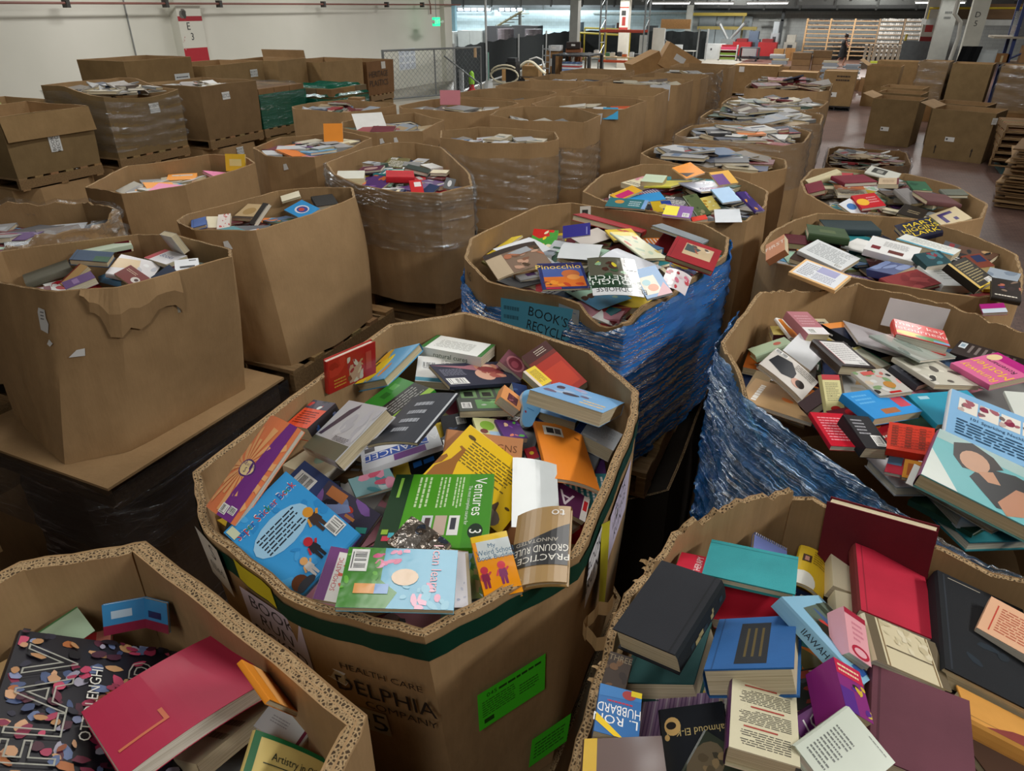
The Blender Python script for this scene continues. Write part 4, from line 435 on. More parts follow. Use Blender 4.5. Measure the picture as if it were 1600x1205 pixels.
('F9','F','dusty maroon hardcover lying right of the grey one','h','B',0.025,(0.567, 4.702, 2.232),(0.031, 0.099, 0.34),0.194,0.211,[('bg','6a4444')]),
('F10','F','dark brown novel at the near side','hj','L',0.02,(0.447, 4.486, 2.189),(0.162, 0.133, -0.241),0.126,0.154,[('bg','2c2620'),('lines',0.3,0.3,0.8,0.6,2,'9a8a6c')]),
('F7','F','beige paperback with purple block pattern at near right','p','L',0.02,(0.632, 4.491, 2.179),(0.038, -0.43, 0.283),0.136,0.220,[('bg','dac8a0'),('r',0.2,0.2,0.34,0.85,'4a3c74'),('r',0.2,0.68,0.7,0.85,'4a3c74'),('r',0.55,0.2,0.68,0.4,'4a3c74')]),
('F12','F','olive grey hardcover at the right','h','L',0.02,(0.677, 4.93, 2.226),(0.025, -0.055, 0.167),0.122,0.137,[('bg','6c7064')]),
('G1','G','orange booklet standing topmost at the far rim','p','L',0.01,(-0.826, 4.487, 2.31),(0.178, 0.247, -0.69),0.154,0.138,[('bg','f0941e'),('p',[(0.5,0),(0.9,0.1),(0.8,0.6)],'3a2a24')]),
('G2','G','yellow and purple booklet standing at the far right rim','p','L',0.01,(-0.603, 4.449, 2.292),(0.075, 0.34, -0.893),0.142,0.127,[('bg','e8b040'),('r',0.2,0.0,1,0.6,'6a3a88')]),
('G3','G','pale green stack-topping booklet at the far left','p','L',0.03,(-1.016, 4.403, 2.26),(0.073, -0.003, 0.061),0.136,0.165,[('bg','c4d4b8')]),
('G4','G','yellow thin booklet below the pale green one','p','L',0.01,(-0.929, 4.432, 2.231),(-0.135, 0.053, 1.339),0.308,0.180,[('bg','d8d04a')]),
('G5','G','yellow and magenta booklet at the left','gl','L',0.01,(-1.13, 4.183, 2.206),(0.31, 0.042, -0.803),0.130,0.158,[('bg','f0b83a'),('r',0.3,0.1,0.9,0.7,'d8347c')]),
('G6','G','bright blue booklet in the left middle','p','L',0.008,(-0.999, 4.143, 2.197),(0.089, -0.118, 0.507),0.217,0.138,[('bg','2a90d0')]),
('G7','G','teal picture book with bear at the near left rim','gl','L',0.01,(-1.018, 3.81, 2.239),(0.108, 0.003, 0.102),0.220,0.145,[('bg','3a7c84'),('e',0.3,0.6,0.12,0.2,'d8a050'),('lines',0.55,0.2,0.85,0.8,3,'c8e0e4'),('r',0.9,0,1,1,'8ab4e8')]),
('G8','G','blue and yellow picture book at the near rim','gl','L',0.01,(-0.844, 3.922, 2.214),(0.083, -0.072, 0.367),0.113,0.182,[('bg','2a4a9c'),('r',0,0.0,0.5,1,'d8b428'),('e',0.6,0.5,0.25,0.2,'e8d060')]),
('G9','G','purple book with bright yellow panel at the near rim','p','L',0.01,(-0.719, 3.753, 2.24),(0.018, 0.041, 0.126),0.147,0.233,[('bg','7a3c9c'),('r',0,0.1,0.5,0.9,'f0e428'),('bar',0.68,0.08,0.92,0.4)]),
('G10','G','mossy green atlas in the middle','hj','L',0.012,(-0.671, 4.045, 2.211),(0.552, -0.047, 0.915),0.095,0.165,[('bg','5c6a44'),('blobs',0,0,1,1,6,['7a8460','3c4a30','a8a078'],0.15)]),
('G11','G','yellow map booklet right of the mossy atlas','gl','L',0.01,(-0.623, 4.165, 2.199),(0.33, -0.181, 0.584),0.080,0.134,[('bg','e0cc70'),('blobs',0,0,1,1,6,['c8a83a','e8e0a8','b88a34'],0.15)]),
('G12','G','blank white sheet at the near right rim','p','L',0.004,(-0.464, 3.772, 2.239),(0.068, -0.066, 0.21),0.132,0.211,[('bg','d2d8de')]),
('G13','G','purple fantasy picture book at the right wall','gl','L',0.012,(-0.377, 3.95, 2.282),(0.534, 0.118, 1.191),0.098,0.159,[('bg','4a3a80'),('blobs',0,0,1,1,5,['7a5ab0','e8a04a','2c2458'],0.15)]),
('G14','G','small red-orange booklet at the near rim','p','L',0.015,(-0.603, 3.741, 2.218),(0.074, -0.212, 0.349),0.078,0.067,[('bg','dc3a24')]),
('G15','G','pale violet glossy booklets heap in the middle','gl','L',0.01,(-0.689, 4.377, 2.248),(-0.015, 0.014, 0.724),0.224,0.269,[('bg','a8b0c8'),('blobs',0,0,1,1,8,['6a4a88','e0e4ec','c87aa0'],0.15)]),
('G16','G','light blue booklet right of the mossy atlas','p','L',0.01,(-0.543, 4.202, 2.248),(0.208, -0.105, 0.568),0.112,0.180,[('bg','9ac0e4')]),
('H11','H','pale green thin books along the far wall','p','B',0.02,(-3.071, 2.12, 2.201),(-0.122, -0.049, 1.042),0.229,0.144,[('bg','b8c8b0')]),
('H10','H','dark crimson paperback standing at the far wall','p','L',0.015,(-3.05, 2.203, 2.183),(1.368, -0.211, 0.197),0.089,0.053,[('bg','7a1c2c')]),
('H2','H','slate blue hardcover left of the pale landscape book','h','L',0.03,(-2.984, 1.995, 2.211),(0.166, 0.129, 0.567),0.157,0.095,[('bg','4a5c74'),('r',0.6,0,1,0.5,'4a6a54')]),
('H1','H','grey weathered hardcover at the far left','h','B',0.03,(-3.206, 1.908, 2.134),(-0.019, -0.192, 1.057),0.193,0.151,[('bg','6c6a5c')]),
('H9','H','tan paperback left of the purple one','p','L',0.02,(-2.947, 1.861, 2.169),(0.521, -0.032, -0.203),0.078,0.123,[('bg','c09a64'),('r',0,0,0.15,1,'7a2c24')]),
('H8','H','purple thick paperback at the near side','p','L',0.03,(-2.853, 1.816, 2.174),(0.214, 0.005, -0.472),0.104,0.121,[('bg','5a3474'),('r',0.2,0.3,0.8,0.5,'8a6a9c')]),
('H3','H','pale landscape hardcover in the middle','hj','B',0.025,(-2.837, 2.08, 2.147),(0.188, 0.285, 0.507),0.182,0.173,[('bg','ccc8c8'),('p',[(0,0.3),(0,0.8),(0.5,0.9),(0.6,0.5)],'c8a870'),('blobs',0.4,0.2,1,0.9,6,['a8a8b0','dcdcdc','8a8c98'],0.12)]),
('H4','H','maroon paperback with pale flower','p','L',0.015,(-2.693, 1.951, 2.172),(0.24, 0.268, -0.151),0.135,0.081,[('bg','7a2c24'),('e',0.75,0.4,0.18,0.2,'dcd4cc'),('e',0.78,0.42,0.08,0.1,'4a2c24'),('lines',0.1,0.6,0.6,0.8,2,'c8a890')]),
('H5','H','white paperback with red spine end','p','L',0.02,(-2.803, 2.227, 2.162),(0.113, -0.014, -0.186),0.188,0.111,[('bg','e4e2e4'),('r',0,0,0.22,1,'b8202c'),('t','Books',0.55,0.55,0.25,'3a4a8a','c',0)]),
('H6','H','white envelope with black bar at the right','p','L',0.01,(-2.569, 2.139, 2.173),(0.142, 0.016, 0.838),0.101,0.159,[('bg','e4e8ec'),('r',0.2,0.42,0.82,0.56,'2a2c30'),('r',0.6,0.85,0.9,0.92,'6a6c70'),('r',0.65,0.05,0.8,0.15,'d87a3a')]),
('H7','H','navy paperback between landscape book and envelope','p','L',0.025,(-2.617, 2.048, 2.159),(0.448, 0.11, -0.406),0.088,0.098,[('bg','2c3850')]),
('H12','H','white book fanned open at the far right','p','L',0.03,(-2.796, 2.273, 2.209),(1.976, -0.126, -0.373),0.153,0.098,[('bg','d4d4d0')]),
('I6','I','blue hardcover at the left wall','h','L',0.02,(-3.033, 2.661, 2.192),(0.094, -0.177, 0.78),0.076,0.122,[('bg','4a68a8')]),
('I7','I','cream page stack right of the blue hardcover','p','L',0.05,(-3.007, 2.734, 2.178),(0.283, 0.073, 0.776),0.066,0.115,[('bg','d0c4a0')]),
('I5','I','red and white patterned paperback','p','L',0.02,(-2.938, 2.743, 2.188),(0.415, -0.064, 0.599),0.066,0.119,[('bg','d8ccc4'),('blobs',0,0,1,1,12,['c0302c','b82424'],0.09)]),
('I4','I','tan booklet with straw hat','gl','L',0.015,(-2.971, 2.972, 2.184),(0.178, -0.003, 0.238),0.117,0.189,[('bg','c8ac80'),('e',0.5,0.5,0.3,0.25,'b0905c'),('r',0,0,1,0.15,'4a3c30')]),
('I3','I','cream booklet at the far wall','p','L',0.012,(-2.954, 3.302, 2.199),(0.128, -0.216, 0.754),0.113,0.096,[('bg','d8d0b4')]),
('I2','I','black thick hardcover at the right end','h','L',0.03,(-2.766, 3.382, 2.177),(0.077, -0.037, 0.826),0.128,0.197,[('bg','24221f')]),
('I1','I','bright blue booklet with round cartoon emblem','gl','L',0.01,(-2.713, 3.11, 2.19),(0.317, 0.068, -0.389),0.205,0.123,[('bg','2a96d8'),('e',0.5,0.5,0.28,0.3,'e4e4ea'),('e',0.52,0.5,0.22,0.23,'3a4a9c'),('e',0.5,0.48,0.12,0.12,'c84a3a')]),
('I8','I','narrow black paperback beside the straw hat booklet','p','L',0.02,(-2.837, 2.901, 2.201),(-0.183, -0.75, 1.222),0.143,0.088,[('bg','26221f'),('r',0.1,0.0,0.9,0.1,'c8c0b4')]),
('J4','J','cream white thick paperback at the left','p','L',0.05,(-3.159, 4.184, 2.142),(0.135, 0.015, 0.557),0.194,0.163,[('bg','dadace')]),
('J5','J','maroon picture booklet at the far left','gl','L',0.015,(-3.145, 4.416, 2.144),(0.096, -0.109, 0.292),0.184,0.116,[('bg','6a2a4a'),('e',0.5,0.5,0.3,0.25,'c8a8a0')]),
('J1','J','bright red hardcover spine up in the middle','h','B',0.04,(-2.712, 4.14, 2.194),(-0.004, 0.054, 0.585),0.190,0.216,[('bg','c4202a')]),
('J2','J','purple and orange fantasy magazine','gl','L',0.012,(-2.797, 3.99, 2.161),(0.195, 0.028, 0.022),0.166,0.199,[('bg','5a3a74'),('blobs',0,0,1,1,9,['c86a3a','3a3a7c','e08a5a','8a5aa0'],0.13)]),
('J3','J','red paperback with white label','p','L',0.03,(-2.438, 3.902, 2.18),(0.41, -0.022, 0.651),0.080,0.140,[('bg','c82a2c'),('r',0.35,0.5,0.9,0.85,'e8e4e0')]),
('J7','J','navy hardcover at the near side','h','L',0.015,(-2.385, 3.982, 2.153),(0.257, 0.152, 0.027),0.074,0.122,[('bg','24345c')]),
('J6','J','grey booklet with white swirl at the right','gl','L',0.012,(-2.344, 4.171, 2.155),(0.391, 0.213, 0.371),0.068,0.121,[('bg','6c6e70'),('e',0.5,0.5,0.2,0.3,'d8d8d8')]),
('J8','J','dark green hardcover at the far side','h','L',0.03,(-2.763, 4.461, 2.166),(0.047, 0.21, 0.328),0.172,0.109,[('bg','2f3c34')]),
]
# ------------------------------------------------------------ the hall
def plane(name, pts, col, mat, kind='structure'):
    mb = MB(); mb.face(pts, col); o = mb.build(name, [mat]); o['kind'] = kind; return o
m, nt, b = newmat('floor_blocks'); b.inputs['Roughness'].default_value = .42
br = nd(nt, 'ShaderNodeTexBrick'); br.inputs['Scale'].default_value = 4.5; br.inputs['Color1'].default_value = (*lin('6a5048'), 1); br.inputs['Color2'].default_value = (*lin('7c6258'), 1); br.inputs['Mortar'].default_value = (*lin('3c302c'), 1); br.inputs['Mortar Size'].default_value = .012
tc = nd(nt, 'ShaderNodeTexCoord'); nt.links.new(tc.outputs['Object'], br.inputs['Vector'])
r = ramp(nt, noise(nt, .6, 5).outputs['Fac'], .3, (.72, .72, .74), .7, (1.05, 1.02, 1)); mulcol(nt, br.outputs['Color'], r.outputs['Color'], b)
m, nt, b = newmat('concrete'); b.inputs['Roughness'].default_value = .5
r = ramp(nt, noise(nt, .8, 6).outputs['Fac'], .3, lin('8a867c'), .7, lin('a8a398')); nt.links.new(r.outputs['Color'], b.inputs['Base Color'])
m, nt, b = newmat('wall_paint'); b.inputs['Roughness'].default_value = .6
r = ramp(nt, noise(nt, .35, 4).outputs['Fac'], .3, lin('d2d1c6'), .7, lin('dedcd2')); nt.links.new(r.outputs['Color'], b.inputs['Base Color'])
m, nt, b = newmat('block_wall'); b.inputs['Roughness'].default_value = .7; a = attr(nt)
br = nd(nt, 'ShaderNodeTexBrick'); br.inputs['Scale'].default_value = 1.2; br.inputs['Color1'].default_value = (.9, .9, .9, 1); br.inputs['Color2'].default_value = (1, 1, 1, 1); br.inputs['Mortar'].default_value = (.7, .7, .7, 1); br.inputs['Mortar Size'].default_value = .01
tc = nd(nt, 'ShaderNodeTexCoord'); mp = nd(nt, 'ShaderNodeMapping'); mp.inputs['Rotation'].default_value = (R(90), 0, 0); nt.links.new(tc.outputs['Object'], mp.inputs[0]); nt.links.new(mp.outputs[0], br.inputs['Vector']); mulcol(nt, a.outputs['Color'], br.outputs['Color'], b)
WX = -18.3
plane('floor', [(-7, -6, 0), (14, -6, 0), (14, 62, 0), (-7, 62, 0)], 'ffffff', 'floor_blocks')
plane('floor_concrete', [(-40, -6, 0), (-7, -6, 0), (-7, 62, 0), (-40, 62, 0)], 'ffffff', 'concrete')
plane('ceiling', [(-40, -6, CEIL), (-40, 62, CEIL), (14, 62, CEIL), (14, -6, CEIL)], '8a8c88', 'plain')
mb = MB(); mb.box(WX - .25, WX, -6, 32.4, 0, CEIL, 'd8d6cc'); struct(mb.build('wall_left', ['wall_paint']))
mb = MB(); mb.box(-12, 14, 60, 60.3, 0, 2.95, 'a4a8a6'); mb.box(-40, -12, 60, 60.3, 0, 2.95, 'bccdd2'); mb.box(-40, 14, 60.05, 60.3, 2.95, CEIL, '4c504e'); mb.box(-20, 14, 59.85, 60, 2.72, 2.86, 'b4b8b4'); struct(mb.build('wall_far', ['block_wall']))  # left stretch bluer and paler: window light put into the wall colour
mb = MB(); mb.box(-40.2, -40, 28, 60, 0, CEIL, '9cb4bc'); struct(mb.build('wall_west', ['plain']))
mb = MB(); mb.box(14, 14.2, -6, 60, 0, CEIL, '8a8c88'); struct(mb.build('wall_right', ['plain']))
mb = MB(); mb.box(-40, 14, -6.2, -6, 0, CEIL, 'b0aea4'); struct(mb.build('wall_near', ['plain']))
# high windows in the far left bay
for i, (x0, x1) in enumerate(((-33.4, -28.9), (-28.2, -26.0))):
    mb = MB(); mb.box(x0, x1, 59.78, 59.84, 2.9, 3.62, 'ffffff'); o = struct(mb.build('window_%d' % (i + 1), ['daylight']))
    f = MB(); n = 7 if i == 0 else 4
    for k in range(n + 1): xx = x0 + (x1 - x0) * k / n; f.box(xx - .05, xx + .05, 59.7, 59.8, 2.86, 3.66, '5a6064')
    f.box(x0, x1, 59.7, 59.8, 2.82, 2.9, '5a6064'); f.box(x0, x1, 59.7, 59.8, 3.62, 3.7, '5a6064'); f.build('window_frame', ['paint'], o)
mb = MB(); mb.box(-15, -9.5, 59.7, 59.9, 3.2, 4.1, 'c8d0d4'); o = struct(mb.build('window_3', ['plain']))
# painted column on the left wall, lettered E 3
mb = MB(); mb.box(WX, WX + .3, 16.6, 17.5, 0, CEIL, 'e0ded6'); col_o = struct(mb.build('column_painted', ['wall_paint']))
mb = MB(); T = lambda x, y, z: (WX + .3 + z, 17.05 + x, y)
draw(mb, [('r', 0, .0, 1, .665, 'b0182a'), ('r', 0, .885, 1, .925, 'a01a28'), ('t', 'E', .38, .845, .06, '2a2a2c', 'c', 0), ('t', '3', .46, .76, .06, '2a2a2c', 'c', 0), ('blobs', .12, .93, .36, .97, 5, ['3a3834', '6a6660'], .1), ('blobs', .04, .62, .16, .78, 5, ['b87a78', 'c8a8a0'], .03)], .9, 3.2, lambda x, y, z: T(x, 1.6 + y, z), 0, random.Random(3), .004); mb.build('painted_bands', ['plain'], col_o)
# cable conduit and red sprinkler pipe along the left wall
mb = MB(); mb.tube([(WX + .03, 15.15, 3.6), (WX + .03, 15.15, 0)], .02, '8a8c8a'); tag(mb.build('cable_conduit', ['paint']), 'thin grey cable conduit running down the white wall', 'conduit')
t = thing('sprinkler_pipe', 'dull red sprinkler pipe along the top of the white wall', 'pipe', (WX + .42, 0, 3.28))
mb = MB(); mb.tube([(0, -5.8, 0), (0, 33.6, 0)], .028, '8a5a50'); mb.build('pipe', ['paint'], t)
for y in (13.2, 16.2, 18.2, 23.2, 27.3, 30.1): mb = MB(); mb.box(-.12, .05, y - .05, y + .05, -.1, .09, '3a3836'); mb.build('bracket', ['paint'], t)
t = thing('sprinkler_drop', 'red pipe bend dropping at the wall end beside the doorway', 'pipe', (WX + .1, 32.3, 0)); mb = MB(); mb.tube([(0, -1.6, 3.9), (0, -1.2, 3.7), (0, -1, 3.28), (0, -1, 2.9)], .03, '8a5a50'); mb.build('pipe', ['paint'], t)
# wall end pilaster
mb = MB(); mb.box(WX - .3, WX + .25, 32.3, 33.0, 0, CEIL, 'b4b0a0'); struct(mb.build('column_wall_end', ['wall_paint']))
# exit sign hanging near the wall
t = thing('exit_sign', 'lit green exit sign hanging from a rod before the white wall', 'exit sign', (WX + 1.0, 30.2, 2.62))
mb = MB(); mb.box(-.06, .06, -.24, .24, -.17, .17, '0a8040'); mb.build('sign_box', ['exit_green'], t)
mb = MB(); draw(mb, [('t', 'EXIT', .5, .5, .55, 'e8fff0', 'c', 0)], .46, .3, lambda x, y, z: (.062 + z, x, y), 0, random.Random(1)); mb.build('sign_lettering', ['plain'], t.children[0])
mb = MB(); mb.tube([(0, 0, .17), (0, 0, 1.6)], .012, '6a6c6a'); mb.build('hanging_rod', ['paint'], t)
for s in (-1, 1): mb = MB(); mb.tube([(.02, s * .24, -.02), (.06, s * .34, -.03), (.1, s * .42, .02)], [.02, .05, .07], 'd8d8d4'); mb.build('lamp_head', ['paint'], t)
# paper notices on the wall
t = tag((lambda mb: (draw(mb, [('r', 0, 0, 1, 1, 'e4e8ee')] + [('lines', .06 + .33 * i, .06 + .33 * j, .32 + .33 * i, .30 + .33 * j, 4, '8a98b8') for i in range(3) for j in range(3)], 1.4, .85, lambda x, y, z: (WX + .01 + z, 29.2 + x, 1.15 + y), 0, random.Random(2)), mb.build('notice_sheet', ['plain']))[1])(MB()), 'white sheet of printed notices on the wall behind the gate', 'notice')
# chain-link gate and screened fence
def chain(mb, p0, p1, z0, z1, s=.2):
    L = math.hypot(p1[0] - p0[0], p1[1] - p0[1]); H = z1 - z0; n = int((L + H) / s)
    for sg in (0, 1):
        for i in range(n):
            a = i * s; pts = []
            x0 = max(0, a - H); x1 = min(a, L)
            if x1 <= x0: continue
            za, zb = (a - x0), (a - x1)
            if sg: za, zb = H - za, H - zb
            q = lambda x, z: (p0[0] + (p1[0] - p0[0]) * x / L, p0[1] + (p1[1] - p0[1]) * x / L, z0 + z)
            mb.tube([q(x0, za), q(x1, zb)], .006, '7a7e80', 0, 3, False)
t = thing('chain_link_gate', 'grey chain-link gate standing open in front of the white wall', 'gate', (0, 0, 0))
g0, g1 = (-16.06, 23.96), (-14.05, 28.01); gm = (-15.05, 26.0)
for nm, pts, rr in (('frame_post', [(*g0, 0), (*g0, 1.8)], .05), ('frame_post', [(*gm, .08), (*gm, 1.77)], .03), ('frame_post', [(*g1, .08), (*g1, 1.76)], .035), ('top_rail', [(*g0, 1.77), (*g1, 1.76)], .035), ('bottom_rail', [(*g0, .1), (*g1, .1)], .03), ('diagonal_brace', [(-14.9, 26.5, 1.5), (*g1, .35)], .03)):
    mb = MB(); mb.tube(pts, rr, '7c8082'); mb.build(nm, ['metal_paint'], t)
mb = MB(); chain(mb, g0, g1, .1, 1.76); mb.build('chain_mesh', ['metal_paint'], t)
mb = MB(); mb.box(-14.2, -14.1, 27.7, 27.75, 1.4, 1.75, 'b89a78'); mb.build('tag_board', ['plain'], t)
t = thing('screened_fence', 'long chain-link fence covered in dark windscreen cloth', 'fence', (0, 0, 0))
fp = [(-15.05, 27.56), (-16.22, 32.9), (-17.28, 39.06), (-18.1, 45.2), (-18.6, 51.5), (-12.5, 53.0), (-9.6, 53.0)]
for i in range(len(fp) - 1):
    (xa, ya), (xb, yb) = fp[i], fp[i + 1]; mb = MB(); P = []
    for j in range(5): P.append([(xa + (xb - xa) * k / 10, ya + (yb - ya) * k / 10 + .03 * math.sin(k * 2.1 + j), .05 + 1.68 * j / 4 + (.04 * math.sin(k * 1.7 + i) if j == 4 else 0)) for k in range(11)])
    mb.grid(P, '34383a'); mb.build('screen_cloth', ['dark_screen'], t)
for i, (x, y) in enumerate(fp): mb = MB(); mb.tube([(x + .10, y - .16, 0), (x + .10, y - .16, 3.5 if i == 1 else 1.9)], .055, 'c4c8ca'); mb.build('fence_post', ['metal_paint'], t)
# steel columns
def column(name, x, y, s, col, bands=None, label=None):
    mb = MB(); mb.box(x - s, x + s, y - s, y + s, 0, CEIL, col); mb.box(x - s * 1.5, x + s * 1.5, y - s * 1.5, y + s * 1.5, 3.6, CEIL, col); o = struct(mb.build(name, ['paint']))
    if bands:
        mb = MB(); draw(mb, bands, s * 2, 3.2, lambda px, py, z: (x + px, y - s - z, 1.6 + py), 0, random.Random(1), .004); mb.build('painted_letters', ['plain'], o)
    return o
column('column_steel', -13.9, 38.8, .22, '9a9c98')
column('column_orange_foot', -12.8, 44.3, .26, 'd4d2c8', [('r', 0, .60, 1, .67, 'a83a34'), ('r', 0, .0, 1, .60, 'b8b4aa'), ('r', 0, .98, 1, 1, 'b03a2c'), ('r', .2, .86, .7, .94, '3a3a3a'), ('r', .3, .7, .7, .84, '9a3a34')])
column('column_mid', -11.7, 57, .2, 'a8aaa4')
column('column_letter', 3.3, 30, .24, 'c4c4b8', [('t', 'D', .45, .93, .05, '2e2e2c', 'c', 0), ('t', '5', .45, .85, .05, '2e2e2c', 'c', 0)])
column('column_dim', 2.75, 34.2, .3, '9c9e98', [('lines', .3, .86, .7, .97, 2, '5a5c5a')])
column('column_red', 2.7, 41, .3, 'ccccc2', [('r', 0, 0, 1, .62, '8a2a2c'), ('r', .2, .68, .7, .8, 'b84040')])
t = thing('pipe_riser', 'white pipe bent along the lettered column', 'pipe', (2.95, 29.9, 0)); mb = MB(); mb.tube([(-.35, 0, 3.6), (-.35, 0, 3.0), (-.1, 0, 2.75), (-.05, 0, 2.3), (-.15, 0, 1.2)], .06, 'c8c8c0'); mb.build('pipe', ['paint'], t)
# roof girders
for i, (y, z, c) in enumerate(((46, 3.55, '50504c'), (54, 3.3, '484a48'), (58.5, 3.1, '3c3e3e'))):
    mb = MB(); mb.box(-40 if i else -14, 14, y - .15, y + .15, z, z + .5, c)
    for k in range(22): x = (-38 if i else -13.5) + k * (2.4 if i else 1.25); mb.box(x - .06, x + .06, y - .2, y - .15, z - .1, z + .5, '2e302e')
    o = struct(mb.build('beam_girder', ['paint']))
for i, (x, y) in enumerate(((-12.0, 52), (-9.2, 52), (-5.9, 52), (3.5, 50))):
    t = thing('strip_lamp', 'fluorescent strip lamp hanging under the girders, %s' % ('over the plywood board', 'over the white cabinet', 'over the machine bench', 'over the bin racks')[i], 'lamp', (x, y, 3.36)); mb = MB(); mb.box(-1.2, 1.2, -.1, .1, 0, .06, 'e8e8ec'); mb.build('tube', ['tube'], t); mb = MB(); [mb.tube([(s, 0, .13), (s, 0, CEIL - 3.36)], .015, '6a6c6a') for s in (-1.1, 1.1)]; mb.build('suspension_rod', ['paint'], t); mb = MB(); mb.box(-1.25, 1.25, -.15, .15, .06, .14, 'b0b2b0'); mb.build('lamp_housing', ['paint'], t)
# ------------------------------------------------------------ cartons, pallets
KRAFT = 'ab8c66'
def resample(poly, n):
    """closed polygon -> n points per edge, corners kept; returns points, edge index"""
    out = []; N = len(poly)
    for i in range(N):
        a = poly[i]; b = poly[(i + 1) % N]
        for k in range(n): out.append((a[0] + (b[0] - a[0]) * k / n, a[1] + (b[1] - a[1]) * k / n))
    return out
def ccw(poly):
    a = sum(poly[i][0] * poly[(i + 1) % len(poly)][1] - poly[(i + 1) % len(poly)][0] * poly[i][1] for i in range(len(poly)))
    return list(poly) if a > 0 else list(poly)[::-1]
def octo(cx, cy, ax, ay, cut=.2, rot=0, seed=0):
    rr = random.Random(seed); p = [(-ax, -ay + cut), (-ax + cut, -ay), (ax - cut, -ay), (ax, -ay + cut), (ax, ay - cut), (ax - cut, ay), (-ax + cut, ay), (-ax, ay - cut)]
    c, s = math.cos(rot), math.sin(rot); return [(cx + (x + rr.uniform(-.03, .03)) * c - (y + rr.uniform(-.03, .03)) * s, cy + x * s + y * c) for x, y in p]
def rect4(cx, cy, ax, ay, rot=0):
    c, s = math.cos(rot), math.sin(rot); return [(cx + x * c - y * s, cy + x * s + y * c) for x, y in ((-ax, -ay), (ax, -ay), (ax, ay), (-ax, ay))]
class Carton: pass
def carton(name, label, poly, z0, z1, base=None, t=.014, col=KRAFT, torn=.006, seed=1, dips=(), bulge=.02, n=10, group=None, rimmat=True, lid=False, outside_col=None):
    """open corrugated carton. dips: (x, y, radius, depth) lower the rim there"""
    rr = random.Random(seed); poly = ccw(poly); N = len(poly); cx = sum(p[0] for p in poly) / N; cy = sum(p[1] for p in poly) / N
    if base is None: base = [(cx + (p[0] - cx) * .97, cy + (p[1] - cy) * .97) for p in poly]
    else: base = ccw(base)
    top = resample(poly, n); bot = resample(base, n) if len(base) == N else None
    if bot is None:
        # match by angle
        bb = resample(base, 40); ang = [math.atan2(q[1] - cy, q[0] - cx) for q in bb]; bot = []
        for p in top:
            a = math.atan2(p[1] - cy, p[0] - cx); bot.append(bb[min(range(len(bb)), key=lambda k: abs((ang[k] - a + math.pi) % (2 * math.pi) - math.pi))])
    K = len(top); nor = []
    for i in range(K):
        a = top[i - 1]; b = top[(i + 1) % K]; d = Vector((b[1] - a[1], -(b[0] - a[0]), 0)).normalized(); nor.append(d)
    ph = [rr.uniform(0, 6.3) for _ in range(8)]
    def rimz(i):
        x, y = top[i]; s = i / K * 6.2832
        z = z1 + torn * (math.sin(s * 5 + ph[0]) * .7 + math.sin(s * 41 + ph[2]) * .12) + (rr.uniform(-torn, torn) * (.9 if torn > .007 else .2))
        for (dx, dy, r, dep) in dips:
            q = math.hypot(x - dx, y - dy)
            if q < r: z -= dep * (1 - (q / r) ** 2)
        return z
    zr = [rimz(i) for i in range(K)]
    rows = 9; c = Carton(); c.top = top; c.bot = bot; c.nor = nor; c.zr = zr; c.z0 = z0; c.cx = cx; c.cy = cy; c.poly = poly; c.n = n; c.t = t; c.K = K; c.label = label; c.z1 = z1; c.bulge = bulge; c.rows = rows
    def outp(i, f, off=0):
        """point of the outer face: i perimeter index (float ok), f 0 bottom .. 1 rim"""
        i0 = int(math.floor(i)) % K; i1 = (i0 + 1) % K; q = i - math.floor(i)
        def one(j):
            x = bot[j][0] + (top[j][0] - bot[j][0]) * f; y = bot[j][1] + (top[j][1] - bot[j][1]) * f; z = z0 + (zr[j] - z0) * f
            e = (j % n) / n; w_ = bulge * math.sin(math.pi * min(1, max(0, f))) * (.35 + .65 * math.sin(math.pi * e)) - (.003 if j % n == 0 else 0) + .0018 * math.sin(j * 1.7 + f * 5 + ph[3]) + off
            return Vector((x, y, z)) + nor[j] * w_
        return one(i0).lerp(one(i1), q)
    c.outp = outp
    root = thing(name, label, 'cardboard box', (cx, cy, z0), 0, group); c.root = root; L = lambda p: (p[0] - cx, p[1] - cy, p[2] - z0)
    c.L = L; oc = outside_col or col
    mb = MB(); mb.grid([[L(outp(i, k / rows)) for i in range(K)] for k in range(rows + 1)], oc, 0, True)
    inn = lambda i, f: outp(i, f) - nor[i] * t
    mb.grid([[L(inn(i, 1 - k / rows * .97)) for i in range(K)] for k in range(rows + 1)], col, 0, True)
    rt = [0, .1, .46, .56, .9, 1.0] if rimmat else [0, 1]; jz = [0, -.0012, -.0012, 0, -.0012, 0]
    for q in range(len(rt) - 1): mb.grid([[L(outp(i, 1) - nor[i] * (t * rt[q + e]) + Vector((0, 0, (jz[q + e] * (1 + i % 2)) if rimmat else 0))) for i in range(K)] for e in (0, 1)], col, 1 if q in (1, 3) else 0, True)
    mb.face([L(outp(i, .04) - nor[i] * t * .6) for i in range(K)], col, 0)
    if lid: mb.face([L(outp(i, .985) - nor[i] * t * .6) for i in range(K)], col, 0)
    c.shell = mb.build('box_shell', ['cardboard', 'board_edge' if rimmat else 'cardboard'], root, R(25)); return c
def per(c, x, y):
    """perimeter index whose rim is nearest to (x, y)"""
    return min(range(c.K), key=lambda i: (c.top[i][0] - x) ** 2 + (c.top[i][1] - y) ** 2)
